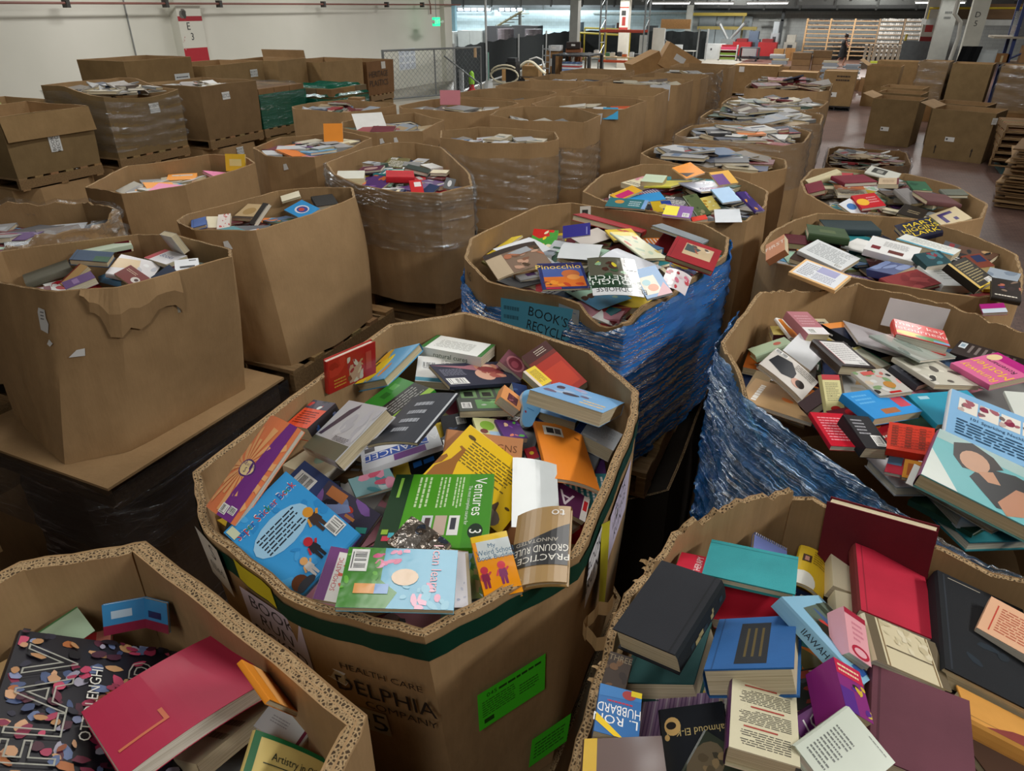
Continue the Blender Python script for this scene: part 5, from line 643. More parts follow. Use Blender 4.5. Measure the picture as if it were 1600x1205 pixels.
def sticker(c, x, y, f, w, h, des, name='paper_label', mat='plain', rot=0, off=.004, seed=1, label=None):
    """flat label on the outer face near (x, y), f = height fraction of its centre"""
    i = per(c, x, y); p = c.outp(i, f, off); e = (c.outp(i + 1, f) - c.outp(i - 1, f)).normalized(); up = (c.outp(i, min(1, f + .1)) - c.outp(i, f - .1)).normalized(); nn = e.cross(up)
    if nn.dot(Vector((p[0] - c.cx, p[1] - c.cy, 0))) < 0: nn = -nn; e = -e
    a = R(rot); ex = e * math.cos(a) + up * math.sin(a); uy = up * math.cos(a) - e * math.sin(a); p = Vector(c.L(p))
    bend = 0
    mb = MB(); draw(mb, des, w, h, lambda X, Y, Z: tuple(p + ex * X + uy * Y + nn * (Z + .002)), 0, random.Random(seed), 0); o = mb.build(name, [mat], c.root)
    if label: o['label'] = label
    return o
def band(c, i0, i1, f0, f1, off, name, mat, col='ffffff', rows=4, wob=0, seed=0, top=None):
    """strip of tape or film around the outer face from perimeter i0 to i1"""
    rr = random.Random(seed); ii = list(range(i0, i1 + 1)); P = []
    for k in range(rows + 1):
        row = []
        for i in ii:
            a = f0(i) if callable(f0) else f0; b = f1(i) if callable(f1) else f1
            f = a + (b - a) * k / rows; row.append(c.L(c.outp(i % c.K, f, off + (wob * (rr.random() - .5) if wob else 0))))
        P.append(row)
    mb = MB(); mb.grid(P, col); return mb.build(name, [mat], c.root, R(60))
def film_band(c, i0, i1, f0, f1, mat, name='stretch_film', rows=26, wob=.010, seed=3, sub=3, off=.016):
    rr = random.Random(seed); P = []; n = (i1 - i0) * sub
    for k in range(rows + 1):
        row = []; w0 = rr.uniform(-1, 1)
        for q in range(n + 1):
            i = i0 + q / sub; a = f0(i) if callable(f0) else f0; b = f1(i) if callable(f1) else f1
            f = a + (b - a) * k / rows; row.append(c.L(c.outp(i % c.K, f, off + wob * (.6 * w0 + .5 * math.sin(i * .8 + k * 1.9) + .35 * rr.uniform(-1, 1)))))
        P.append(row)
    mb = MB(); mb.grid(P, 'ffffff'); return mb.build(name, [mat], c.root, R(80))
# pallets: one prototype, copies share its boards
def make_pallet(lx, ly):
    t = thing('wooden_pallet', '', 'pallet'); rr = random.Random(5)
    for k in range(6): y = -ly / 2 + .06 + (ly - .12) * k / 5; mb = MB(); mb.box(-lx / 2, lx / 2, y - .055, y + .055, .118, .14, '%02x%02x%02x' % (150 + k % 3 * 8, 122 + k % 2 * 8, 84)); mb.build('deck_board', ['wood'], t)
    for k in range(3): x = -lx / 2 + .02 + (lx - .04) * k / 2; mb = MB(); mb.box(x - .02, x + .02, -ly / 2, ly / 2, .02, .118, '8a6e48'); mb.build('stringer', ['wood'], t)
    for k in range(3): y = -ly / 2 + .07 + (ly - .14) * k / 2; mb = MB(); mb.box(-lx / 2, lx / 2, y - .05, y + .05, 0, .02, '9a7a50'); mb.build('bottom_board', ['wood'], t)
    return t
_pp = []
def pallet(x, y, z, short, rz=0, lx=1.0, ly=1.2):
    if not _pp: o = make_pallet(1.0, 1.2); _pp.append(o)
    else: o = copy_tree(_pp[0])
    o.location = (x, y, z); o.rotation_euler = (0, 0, rz); o.scale = (lx, ly / 1.2, 1); o['label'] = 'wooden pallet under ' + short; o['group'] = 'wooden pallets between the stacked cartons'; return o
ZB, ZT = 1.50, 2.22           # upper tier: carton bottom and rim
CART = {}
def tier(key, label, short, poly, base=None, lower=True, low_col=KRAFT, pal=True, z1=ZT, palm=.02, **k):
    c = carton('bulk_carton', label, poly, ZB, z1, base, group='big open cartons of used books', **k); CART[key] = c
    bx = [p[0] for p in (base or poly)]; by = [p[1] for p in (base or poly)]; mx, my = (min(bx) + max(bx)) / 2, (min(by) + max(by)) / 2; ax, ay = (max(bx) - min(bx)) / 2, (max(by) - min(by)) / 2
    if pal: c.pal = pallet(mx, my, ZB - .14, short, 0, min(1.1, 2 * ax - palm), min(1.3, 2 * ay - palm))
    if lower:
        c.low = carton('bulk_carton', 'lower carton supporting ' + short, octo(mx, my, ax - .03, ay - .03, .2), .14, ZB - .142, None, seed=7, torn=.002, col=low_col, group='cartons of the lower tier', n=6, lid=True)
        pallet(mx, my, 0, 'the lower carton below ' + short, 0, min(1.1, 2 * ax - .08), min(1.3, 2 * ay - .08))
    return c
P = POLY
# --- row P (middle) near to far
cBL = tier('BL', 'low corner carton with thick corrugated rim at the lower left of the view', 'the thick-rimmed corner carton', P['BL'], t=.034, torn=.003, seed=4, bulge=.01)
cA = tier('A', 'open eight-sided carton heaped with books, dark green tape around its rim', 'the green-taped carton', P['A'], [(-1.22, .95), (-1.28, 1.85), (-1.1, 2.04), (-.6, 1.97), (-.42, 1.75), (-.38, 1.6), (-.36, 1.05), (-.5, .82), (-.76, .78), (-1.06, .84)], t=.02, torn=.003, seed=2, bulge=.008, palm=.22)
cD = tier('D', 'carton wrapped in shiny blue stretch film with notched torn rim', 'the blue-wrapped notched carton', P['D'], None, dips=[(-.66, 2.33, .12, .07), (-.5, 2.6, .1, .02)], torn=.005, seed=5, bulge=.015, low_col='2e2924', palm=.2)
cG = tier('G', 'carton of colourful children books behind the blue-wrapped one', 'the carton of children books', P['G'], seed=6)
cN = tier('N', 'carton heaped with magazines and flat books behind the children books', 'the carton of flat magazines', [(-1.38, 5.45), (-1.34, 5.8), (-1.15, 6.02), (-.7, 5.95), (-.34, 5.6), (-.3, 5.3), (-.5, 4.98), (-.95, 5.12), (-1.25, 5.22)], seed=8)
cO = tier('O', 'carton with clear film around its rim, a red paperback in the heap', 'the film-rimmed carton with the red paperback', octo(-.78, 6.72, .54, .52, .2, 0, 3), seed=9)
cQ = tier('Q', 'carton of loose papers sixth in the middle row', 'the sixth carton of the middle row', octo(-.78, 7.92, .55, .54, .2, 0, 4), seed=10)
cR = tier('R', 'carton of grey magazines in front of the flat-faced far carton', 'the carton of grey magazines', octo(-.8, 9.2, .55, .56, .2, 0, 5), seed=11)
cS = tier('S', 'flat-faced carton heaped with dark papers at the far end of the middle row', 'the flat-faced far carton', octo(-.82, 11.4, .56, .7, .12, 0, 6), seed=12)
# --- row Q (right)
cBR = tier('BR', 'carton with ragged torn rim holding old cloth hardcovers', 'the ragged carton of hardcovers', P['BR'], t=.016, torn=.016, seed=13, bulge=.012, palm=.25)
cC = tier('C', 'carton of paperbacks with creased walls under sagging blue film', 'the creased carton under sagging film', P['C'], dips=[(.42, 1.5, .75, .34), (.75, 1.6, .5, .3)], torn=.009, seed=14, bulge=.0)
cE = tier('E', 'round-bulging carton of novels behind the sagging film', 'the round carton of novels', P['E'], seed=15)
cF = tier('F', 'last upper carton of the right row, filled with old red hardbacks', 'the carton of red hardbacks', P['F'], seed=16)
# --- row M (left of the gap)
bH = [(-2.98, 1.5), (-2.72, 1.43), (-2.55, 1.62), (-2.5, 2.26), (-2.62, 2.36), (-2.9, 2.38), (-3.1, 2.32), (-3.36, 1.85), (-3.3, 1.6)]
cH = tier('H', 'plain carton with a torn flap on its near face standing on dark wrapped carton', 'the torn-flap carton', P['H'], bH, low_col='75593c', torn=.003, seed=17, bulge=.012, pal=False)
bI = [(-3.0, 2.6), (-3.1, 2.8), (-3.05, 3.3), (-2.85, 3.5), (-2.6, 3.5), (-2.44, 3.3), (-2.40, 2.9), (-2.46, 2.56), (-2.75, 2.5)]
cI = tier('I', 'plain carton leaning outward on a bare pallet', 'the leaning carton', P['I'], bI, torn=.004, seed=18, bulge=.03)
cJ = tier('J', 'carton bound with clear film bands beneath its rim', 'the film-banded carton', P['J'], None, torn=.004, seed=19)
cK = tier('K', 'carton wrapped half way in shiny clear film behind the banded one', 'the half-wrapped carton', [(-3.3, 5.75), (-3.1, 6.1), (-2.35, 6.15), (-2.16, 5.75), (-2.3, 5.45), (-2.75, 5.33), (-3.12, 5.42)], seed=20)
cL = tier('L', 'tall carton with clear film on its side next to the half-wrapped one', 'the tall film-sided carton', [(-3.3, 6.9), (-3.2, 7.38), (-2.6, 7.46), (-2.2, 7.0), (-2.2, 6.5), (-2.75, 6.36), (-3.2, 6.55)], seed=21, z1=2.26)
MR = [('M1', 8.15, 2.24, 'carton with white label scraps torn off its front'), ('M2', 9.5, 2.24, 'carton with a sagging front edge behind the label scraps'), ('M3', 10.85, 2.25, 'carton with a white notice on the far rim'), ('M4', 12.2, 2.22, 'plain brown carton standing over the blue pallet'), ('M5', 13.6, 2.2, 'carton strapped with crinkled film on its corner'), ('M6', 15.0, 2.2, 'last carton at the far end of the long left row')]
for k, (key, y, z, lb) in enumerate(MR): tier(key, lb, ('the label-scrap carton', 'the sagging-front carton', 'the white-notice carton', 'the carton over the blue pallet', 'the film-cornered carton', 'the last row carton')[k], octo(-2.72, y, .55, .56, .16, 0, 30 + k), None, z1=z, seed=22 + k)
# --- row K (second left)
tier('K1', 'ragged carton with film and torn rim behind the torn-flap carton', 'the ragged film-draped carton', [(-4.45, 1.9), (-4.35, 2.4), (-4.0, 2.72), (-3.62, 2.66), (-3.45, 2.35), (-3.5, 1.9), (-3.9, 1.6), (-4.3, 1.6)], torn=.02, seed=33, z1=2.2)
tier('K2', 'wide pale carton with a yellow card sticking up inside', 'the wide pale carton', [(-4.22, 2.9), (-4.52, 3.46), (-4.33, 4.02), (-4.05, 4.1), (-3.78, 3.92), (-3.66, 3.17), (-3.85, 2.86)], seed=34, low_col=KRAFT)
tier('K3', 'carton with an orange book poking up at its far side', 'the carton with the orange book', [(-4.25, 4.4), (-4.36, 4.86), (-4.1, 5.36), (-3.66, 5.2), (-3.5, 4.7), (-3.52, 4.25), (-3.9, 4.16)], seed=35)
tier('K4', 'carton with white folders leaning over its left rim', 'the carton with white folders', [(-4.46, 5.85), (-4.36, 6.4), (-4.14, 6.69), (-3.6, 6.36), (-3.45, 5.69), (-3.75, 5.4), (-4.2, 5.5)], seed=36)
for k, (y, x, lb) in enumerate(((7.5, -4.05, 'carton with a pink folder standing in its papers'), (8.75, -4.05, 'half-empty carton with a dark grey binder on top'), (10.0, -4.05, 'deep carton showing only its inner walls'), (11.3, -4.05, 'carton with crumpled grey packing inside'), (12.6, -4.05, 'far carton with one raised end panel'))): tier('K%d' % (5 + k), lb, ('the pink-folder carton', 'the grey-binder carton', 'the deep carton', 'the grey-packing carton', 'the raised-panel carton')[k], octo(x, y, .56, .56, .18, 0, 40 + k), seed=40 + k)
tier('J1', 'small stack-side carton of mixed books beside the green bales', 'the carton beside the green bales', octo(-5.5, 7.3, .52, .5, .18, 0, 50), seed=50, z1=2.16)
# --- details on the near cartons
def idx(c, x, y): return per(c, x, y)
a0 = idx(cA, -1.3, 1.0); a1 = idx(cA, -.40, 1.79)
if a1 < a0: a1 += cA.K
band(cA, a0, a1, .905, .975, .003, 'tape_band', 'cover_matte', '0c3a2c')['label'] = 'dark green tape band'
i = idx(cA, -.90, .735); band(cA, i - 2, i + 2, .915, .995, .0045, 'tape_patch', 'cover_matte', 'd8cc30')['label'] = 'yellow tape patch'
def hand(lines, bg='d0c8e0'): return [('r', 0, 0, 1, 1, bg)] + [('t', s, .5, 1 - (k + .6) / (len(lines) + .6), .8 / (len(lines) + 1), '2a2838', 'c', -3 * (k % 2)) for k, s in enumerate(lines)]
sticker(cA, -.85, .72, .745, .19, .22, hand(['BOOK', 'RUN', 'PICKED', 'CHOICES']), 'paper_sign', rot=0, label='hand-lettered lilac sign')
sticker(cA, -1.04, .77, .90, .11, .14, [('r', 0, 0, 1, 1, 'dcdcd8'), ('t', 'S', .6, .75, .3, '2c3038', 'c', 0), ('t', 'filled', .5, .35, .18, '2c3038', 'c', 8)], 'paper_sign', label='white handwritten tag')
sticker(cA, -.34, 1.42, .74, .26, .17, hand(['BOOK', 'VINTAGE', 'RUN']), 'paper_sign', label='lilac sign on the aisle side')
sticker(cA, -.33, 1.15, .82, .12, .15, hand(['BOOK', 'RUN'], 'e0e0e4'), 'paper_sign', label='white sign on the aisle side')
mb = MB(); mb.grid([[cA.L(cA.outp(idx(cA, -.33, 1.2) + k * .8, .93 - .1 * j - .04 * k, .006 + .004 * j)) for k in range(3)] for j in range(5)], 'c8c02c'); mb.build('yellow_strap', ['cover_matte'], cA.root)
sticker(cA, -.415, .875, .59, .175, .125, [('r', 0, 0, 1, 1, '4ce828'), ('t', '045', .2, .85, .1, '14400c', 'c', 0), ('lines', .3, .78, .95, .92, 1, '1c5010'), ('lines', .06, .3, .55, .74, 7, '2a7a18'), ('r', .08, .12, .22, .24, '1c5010'), ('lines', .6, .3, .9, .6, 4, '2a7a18')], 'green_label', label='bright green printed label')
sticker(cA, -.345, 1.0, .18, .12, .12, [('r', 0, 0, 1, 1, '4ce828'), ('lines', .1, .2, .9, .8, 5, '2a7a18')], 'green_label', label='bright green printed label')
sticker(cA, -.61, .71, .64, .22, .26, [('t', 'HEALTH CARE', .5, .93, .075, '33261a', 'c', 0), ('t', 'DELPHIA', .5, .68, .19, '2a2018', 'c', 0), ('t', 'COMPANY', .62, .48, .09, '33261a', 'c', 0), ('r', .05, .08, .45, .40, 'a89c88'), ('t', '05', .25, .24, .24, '1c1a18', 'c', 0)], 'printed_lettering', 'plain')
# blue film on the notched carton
def dtop(i):
    p = cD.outp(i % cD.K, 1); q = min(1, max(0, (p[0] + 1.2) / .6)); return .86 + .13 * q if p[1] < 2.9 else (.985 if p[0] > -.6 else .93)
film_band(cD, 0, cD.K, -.02, dtop, 'film_blue', rows=44, wob=.012, seed=3)['label'] = 'shiny blue stretch film'
sticker(cD, -.93, 2.37, .845, .34, .17, [('r', 0, 0, 1, 1, '58b4dc'), ('t', "BOOK'S", .62, .72, .24, '10202c', 'c', -9), ('t', 'RECYCLE', .6, .38, .24, '10202c', 'c', -9), ('lines', .04, .45, .25, .9, 2, '3a7a98')], 'cyan_sign', off=.034, label='cyan sign under the film')
sticker(cD, -.80, 2.33, .93, .10, .06, [('r', 0, 0, 1, 1, 'aab4ba')], 'paper_label', off=.008)
sticker(cD, -1.36, 2.53, .93, .07, .05, [('t', 'NG', .5, .5, .8, '1e1a18', 'c', 8)], 'marker_scrawl', off=.003)
# sagging blue film over the creased carton
c0 = idx(cC, -.2, 2.45); c1 = idx(cC, .86, 2.2)
def near_arc(c, a, b):
    return (a, b if b > a else b + c.K)
a_, b_ = near_arc(cC, idx(cC, -.2, 2.5), idx(cC, .87, 2.1))
def ctop(i):
    p = cC.outp(i % cC.K, 1); zt = np.interp(p[0], [-.24, -.02, .1, .18, .35, .55, .88], [2.215, 2.2, 2.21, 2.2, 2.17, 2.15, 2.16]) if p[1] < 2.3 else p[2]
    return (zt - cC.z0) / (p[2] - cC.z0)
film_band(cC, a_, b_, -.02, ctop, 'film_blue_diag', rows=40, wob=.014, seed=5, off=.02)['label'] = 'sagging blue stretch film'
# torn flap and label scraps on the torn-flap carton
i = idx(cH, -2.44, 2.0); j = idx(cH, -2.62, 1.66)
def torn_flap():
    rr = random.Random(4); mb = MB(); rowt = []; rowb = []; rowm = []
    ii = np.linspace(j, i, 16) if abs(i - j) < cH.K / 2 else np.linspace(j, i + cH.K, 16)
    for k, q in enumerate(ii):
        rowt.append(cH.L(cH.outp(float(q) % cH.K, 1.0, .004) + Vector((0, 0, .002)))); d = .06 + .20 * math.sin(min(1, k / 9) * 1.5) * (1 if k < 12 else .75) + rr.uniform(-.045, .045)
        rowm.append(cH.L(cH.outp(float(q) % cH.K, 1 - d * .5, .022))); rowb.append(cH.L(cH.outp(float(q) % cH.K, 1 - d, .014)))
    mb.grid([rowb, rowm, rowt], KRAFT); mb.build('torn_flap', ['cardboard'], cH.root)
torn_flap()
sticker(cH, -2.74, 1.595, .84, .06, .10, [('p', [(.0, .8), (.1, 1), (.7, .95), (.8, .6), (1, .4), (.9, 0), (.2, .1)], 'e2e2e0'), ('lines', .25, .5, .6, .9, 3, '6a6c70')], 'label_scrap')
sticker(cH, -2.62, 1.65, .66, .06, .035, [('p', [(0, .1), (.5, .9), (1, 1), (1, .1)], 'e2e2e0')], 'label_scrap')
sticker(cH, -2.72, 1.6, .72, .03, .03, [('p', [(0, .3), (.4, 1), (1, .5), (.5, 0)], 'e2e2e0')], 'label_scrap')
film_band(cH.low, 0, cH.low.K, .05, .97, 'film_dark', rows=20, wob=.012, seed=9)['label'] = 'dark stretch film'
t = thing('wrapped_pallet', 'pallet hidden in dark crinkled film with a board sheet on top, under the torn-flap carton', 'pallet', (-2.9, 1.92, ZB - .142))
mb = MB(); mb.box(-.46, .46, -.5, .5, 0, .128, '5c4832'); mb.build('boards', ['wood'], t); mb = MB(); mb.slab(-.48, .49, -.53, .52, .129, .141, 3, 3, KRAFT, 0, lambda x, y, z: (x, y, z)); mb.build('slip_sheet', ['cardboard'], t)
rr = random.Random(6); pr = resample([(-.49, -.53), (.49, -.53), (.49, .53), (-.49, .53)], 16); mb = MB(); mb.grid([[(x * (1 + rr.uniform(0, .03)), y * (1 + rr.uniform(0, .03)), -.25 + .37 * k / 12) for x, y in pr] for k in range(13)], 'ffffff', 0, True); mb.build('stretch_film', ['film_dark'], t, R(80))
# ragged shreds and a hanging corrugated strip on the ragged carton
rr = random.Random(9); mb = MB()
for k in range(26):
    i = idx(cBR, -.19, .75) + rr.uniform(-14, 16); p = cBR.outp(i % cBR.K, .985, -.006); e = (cBR.outp((i + 1) % cBR.K, .985) - p).normalized(); wd = rr.uniform(.006, .02); ln = rr.uniform(.01, .032); sd = rr.choice((-1, 1)) * rr.uniform(.2, 1); nn = Vector((-e.y, e.x, 0))
    mb.grid([[cBR.L(p + e * (wd * u * (1 - .5 * q / 3)) + nn * (sd * ln * (q / 3) ** 1.3) + Vector((0, 0, ln * (q / 3) * (1.1 - .9 * q / 3)))) for u in (-.5, .5)] for q in range(4)], rr.choice(['b8996f', 'a68860', 'c2a47c']))
mb.build('torn_shreds', ['cardboard'], cBR.root)
mb = MB(); P_ = []
for q in range(13):
    a = q / 12 * math.pi; x = -.195 - .055 * math.sin(a) - .03 * q / 12; y = .86 + .11 * q / 12; z = 2.215 - .035 * math.sin(a)
    P_.append([cBR.L(Vector((x + .004 * (q % 2), y, z - .035 * h_ + .008 * math.sin(q * 2.1)))) for h_ in (0, 1)])
mb.grid(P_, 'b8996f'); mb.build('torn_strip', ['cardboard'], cBR.root)
# film bands
def fb(c, f0, f1, mat='film_clear', seed=2, wob=.012): return film_band(c, 0, c.K, f0, f1, mat, rows=16, wob=wob, seed=seed)
fb(cJ, .50, .93); fb(cJ, .85, 1.0, seed=7); fb(cK, .25, .84, seed=3, wob=.02); fb(cL, .2, .7, seed=4, wob=.02); fb(CART['K1'], .55, 1.03, seed=5, wob=.03); fb(cO, .5, 1.02, seed=6); fb(cQ, .3, 1.02, seed=7); fb(CART['M5'], .1, 1.0, seed=8, wob=.03)
for c, x, y in ((cI, -2.7, 2.5), (CART['K3'], -3.75, 4.18), (CART['K4'], -3.72, 5.42), (CART['M1'], -2.6, 7.6), (CART['K4'], -3.6, 5.5)): sticker(c, x, y, .9, .05, .05, [('p', [(.1, 0), (.9, .2), (.6, 1), (.1, .9)], 'dcdcda')], 'label_scrap')
sticker(CART['M1'], -2.45, 7.62, .84, .12, .16, [('p', [(.1, 0), (.4, .1), (.9, .3), (1, 1), (.1, .9), (.3, .5)], 'd8d8d6')], 'label_scrap')
sticker(CART['M3'], -2.4, 10.35, .88, .28, .2, [('r', 0, 0, 1, 1, 'd0d4d8')], 'paper_label')
# --- wall stacks
def wallbox(key, lb, short, y, w=1.0, x=-8.85, ax=.55, z1=2.16, lower=True, pal=True, **k):
    return tier(key, lb, short, rect4(x, y, ax, w / 2, k.pop('rot', 0)), None, lower, pal=pal, z1=z1, rimmat=False, seed=60 + len(CART), **k)
BR_LAB = [('r', 0, 0, 1, 1, 'dcdedc'), ('t', "BOOK'S", .5, .7, .3, '24262a', 'c', 0), ('t', 'RECYCLE', .5, .3, .3, '24262a', 'c', 0)]
cW1 = wallbox('W1', 'square carton with folded-down front flap and sideways label', 'the flap-front square carton', 5.5, 1.08, outside_col='86704e')
sticker(cW1, -8.3, 5.55, .50, .22, .14, BR_LAB, rot=90)
mb = MB(); mb.grid([[(.56 + .02 * k, -.54 + 1.08 * q / 6, .655 - .13 * k) for q in range(7)] for k in range(3)], '9c8059'); mb.build('folded_flap', ['cardboard'], cW1.root)
cW2 = wallbox('W2', 'square carton of papers draped in clear film and labelled book recycle', 'the film-draped square carton', 6.85, 1.15, z1=2.33, dips=[(-8.2, 6.9, 1.0, .16)], outside_col='86704e')
sticker(cW2, -8.3, 6.98, .80, .16, .12, BR_LAB); film_band(cW2, 0, cW2.K, .1, .93, 'film_clear', rows=14, wob=.03, seed=4)
cW3 = wallbox('W3', 'square carton filled to the rim with a small recycle label, right of the film-draped one', 'the square carton right of the film-draped one', 8.35, 1.12, z1=2.22, outside_col='82694a')
sticker(cW3, -8.3, 8.25, .78, .15, .1, [('r', 0, 0, 1, 1, 'dcdedc'), ('t', 'RECYCLE', .5, .5, .5, '24262a', 'c', 0)])
for c, y in ((cW2.low, 7.0), (cW3.low, 8.3)): sticker(c, -8.3, y, .93, .15, .11, BR_LAB)
sticker(cW2.low, -8.3, 6.55, .88, .28, .26, [('r', 0, 0, 1, 1, '9cc020'), ('lines', .2, .3, .8, .7, 2, '86a818')], 'lime_sign')
def flaps(c, z1, up, edges, ln=.16, ang=70):
    n = c.n
    for e in edges:
        a = Vector(c.poly[e]); b = Vector(c.poly[(e + 1) % 4]); d = (b - a).normalized(); nrm = Vector((d.y, -d.x)); mb = MB(); cs, sn = math.cos(R(ang)), math.sin(R(ang))
        q = lambda p, s, th: (p.x - c.cx + nrm.x * (cs * s + th), p.y - c.cy + nrm.y * (cs * s + th), z1 - c.z0 + sn * s)
        a2 = a + d * .02; b2 = b - d * .02
        mb.grid([[q(a2, s, 0), q(b2, s, 0)] for s in (0, ln * .5, ln)], KRAFT); mb.grid([[q(b2, s, .008), q(a2, s, .008)] for s in (0, ln * .5, ln)], KRAFT); mb.grid([[q(a2, ln, 0), q(b2, ln, 0)], [q(a2, ln, .008), q(b2, ln, .008)]], KRAFT); mb.build('top_flap', ['cardboard'], c.root)
def case(key, label, x, y, z0, z1, ax, ay, rot=0, fl=(), seed=1, col='8e744f', ang=80, ln=.14, cat_group='cartons against the white wall', **k):
    c = carton('corrugated_case', label, rect4(x, y, ax, ay, rot), z0, z1, None, col=KRAFT, outside_col=col, seed=seed, n=5, torn=.002, bulge=.01, rimmat=False, group=cat_group, **k); CART[key] = c
    if fl: flaps(c, z1, True, fl, ln, ang)
    return c
S1 = case('S1', 'square carton behind the stacks with a long white label', -10.25, 8.47, 1.5, 2.5, .5, .63, 0, (), 71)
sticker(S1, -9.75, 8.8, .72, .3, .1, [('r', 0, 0, 1, 1, 'd8dcdc'), ('lines', .1, .3, .9, .7, 1, '5a5c5e')])
S2 = case('S2', 'square carton behind the stacks with a yellow tag inside its far wall', -10.3, 10.05, 1.5, 2.34, .5, .74, .06, (), 72, '9c8059'); sticker(S2, -9.8, 10.4, .78, .2, .12, BR_LAB)
S3 = case('S3', 'battered carton with a bent top between square ones at the wall', -10.2, 11.4, 1.5, 2.33, .5, .46, .1, (2,), 73, '9c8059', 100)
S4 = case('S4', 'long pale carton with its open end facing right at the wall', -10.0, 12.7, 1.5, 2.25, .5, .7, 0, (), 74, '9c8059')
S5 = case('S5', 'dark carton lettered HERITAGE PLASTICS at the end of the wall row', -10.0, 14.05, 1.5, 2.17, .5, .52, 0, (), 75, '7c5a3a'); sticker(S5, -9.5, 14.05, .5, .7, .4, [('t', 'HERITAGE', .5, .7, .3, '3a2a1c', 'c', 0), ('t', 'PLASTICS', .5, .25, .3, '3a2a1c', 'c', 0)], 'printed_lettering'); sticker(S5, -9.5, 14.2, .86, .16, .14, [('r', 0, 0, 1, 1, 'c8c4bc')])
S0 = case('S0', 'carton with a yellow-green sheet on its contents at the left edge of the view', -10.3, 6.1, 1.5, 2.1, .5, .55, 0, (), 76); sticker(S0, -9.8, 6.1, .6, .3, .2, [('r', 0, 0, 1, 1, 'dcdedc'), ('t', "BOOK'S", .5, .7, .3, '24262a', 'c', 0), ('t', 'RECYCLE', .5, .3, .3, '24262a', 'c', 0)])
for k, (x, y, lb) in enumerate(((-10.25, 8.47, 'the long-label carton'), (-10.3, 10.05, 'the yellow-tag carton'), (-10.2, 11.4, 'the battered carton'), (-10.0, 12.7, 'the long pale carton'), (-10.0, 14.05, 'the HERITAGE PLASTICS carton'), (-10.3, 6.1, 'the carton at the left edge'))):
    pallet(x, y, 1.36, lb, 0, 1.0, .9); case('SL%d' % k, 'lower carton supporting ' + lb, x, y, .14, 1.358, .48, .44, 0, (), 80 + k, lid=True); pallet(x, y, 0, 'the lower carton below ' + lb, 0, .95, .88)
# bales of boxes in green film
def bale(label, x, y, z0, nx, ny, nz, sx, sy, sz, top='film_clear'):
    t = thing('film_wrapped_bale', label, 'wrapped pallet load', (x, y, z0), 0, 'green film bales'); rr = random.Random(int(x * 7 + y))
    mb = MB()
    for i in range(nx):
        for j in range(ny):
            for k in range(nz): mb.box((i - nx / 2) * sx + .005, (i + 1 - nx / 2) * sx - .005, (j - ny / 2) * sy + .005, (j + 1 - ny / 2) * sy - .005, k * sz + .004, (k + 1) * sz - .004, rr.choice(['8a6a48', '7a6a50', '96784e']))
    mb.build('stacked_boxes', ['cardboard'], t)
    X, Y, Z = nx * sx / 2 + .015, ny * sy / 2 + .015, nz * sz; per_ = resample([(-X, -Y), (X, -Y), (X, Y), (-X, Y)], 14); P_ = []
    for k in range(17): P_.append([(px * (1 + rr.uniform(-.012, .012)), py * (1 + rr.uniform(-.012, .012)), Z * .86 * k / 16) for px, py in per_])
    mb = MB(); mb.grid(P_, 'ffffff', 0, True); mb.build('green_film', ['film_green'], t, R(80))
    mb = MB(); mb.grid([[((i / 8 - .5) * 2 * X * 1.02, (j / 8 - .5) * 2 * Y * 1.02, Z + .02 + rr.uniform(-.015, .03) - (.16 if i in (0, 8) or j in (0, 8) else 0)) for i in range(9)] for j in range(9)], 'ffffff'); mb.build('clear_film_top', [top], t, R(80))
    return t
bale('bale of boxes in green film under a brown clear-topped layer', -8.85, 9.5, 1.5, 3, 3, 3, .34, .36, .195); pallet(-8.85, 9.5, 1.36, 'the first green bale', 0, 1.05, 1.1)
case('GL', 'lower carton supporting the first green bale', -8.85, 9.5, .14, 1.358, .5, .52, 0, (), 90, lid=True); pallet(-8.85, 9.5, 0, 'the lower carton below the first green bale', 0, 1, 1)
bale('taller bale of boxes in teal green film right of the first', -8.4, 10.72, .85, 3, 3, 6, .32, .34, .19, 'film_green'); case('GL2', 'low carton under the taller green bale', -8.4, 10.72, 0, .848, .48, .5, 0, (), 91, lid=True)
# small parcel stack between the rows
rr = random.Random(8)
for k, (x, y, z, w_, h_) in enumerate(((-7.0, 9.6, 1.5, .22, .16), (-7.0, 9.6, 1.66, .22, .16), (-6.98, 9.6, 1.82, .2, .15), (-7.4, 9.45, 1.5, .24, .14), (-7.45, 9.3, 1.64, .2, .12), (-7.25, 9.2, 1.5, .22, .13))):
    t = thing('parcel_box', ('bottom parcel of the tall trio', 'middle parcel of the tall trio', 'top parcel of the tall trio', 'left parcel beside the trio', 'pale parcel set on the left one', 'front parcel with white labels')[k] + ' stacked before the gate', 'cardboard box', (x, y, z), .1 * k, 'small parcels stacked before the gate')
    mb = MB(); mb.box(-w_ / 2, w_ / 2, -w_ / 2, w_ / 2, 0, h_ - .004, ('8a6a48', '946f4a', '9a7852', 'a8865c', 'c8b490', 'b09068')[k]); mb.build('box_shell', ['cardboard'], t); mb = MB(); mb.box(w_ / 2, w_ / 2 + .002, -.06, .06, .03, .11, 'e0e0dc'); mb.build('paper_label', ['plain'], t)
case('PL', 'low carton carrying the small parcels', -7.2, 9.4, .7, 1.498, .5, .5, 0, (), 92, lid=True); case('PL2', 'carton under the parcel carton', -7.2, 9.4, 0, .698, .5, .5, 0, (), 93, lid=True)
pallet(-3.1, .45, 1.36, 'nothing, jutting in at the lower left edge'); carton('bulk_carton', 'dark carton below the bare pallet at the lower left edge', octo(-3.1, .45, .48, .55, .18), .14, 1.358, None, col='5a4632', seed=95, lid=True, group='cartons of the lower tier', n=6)
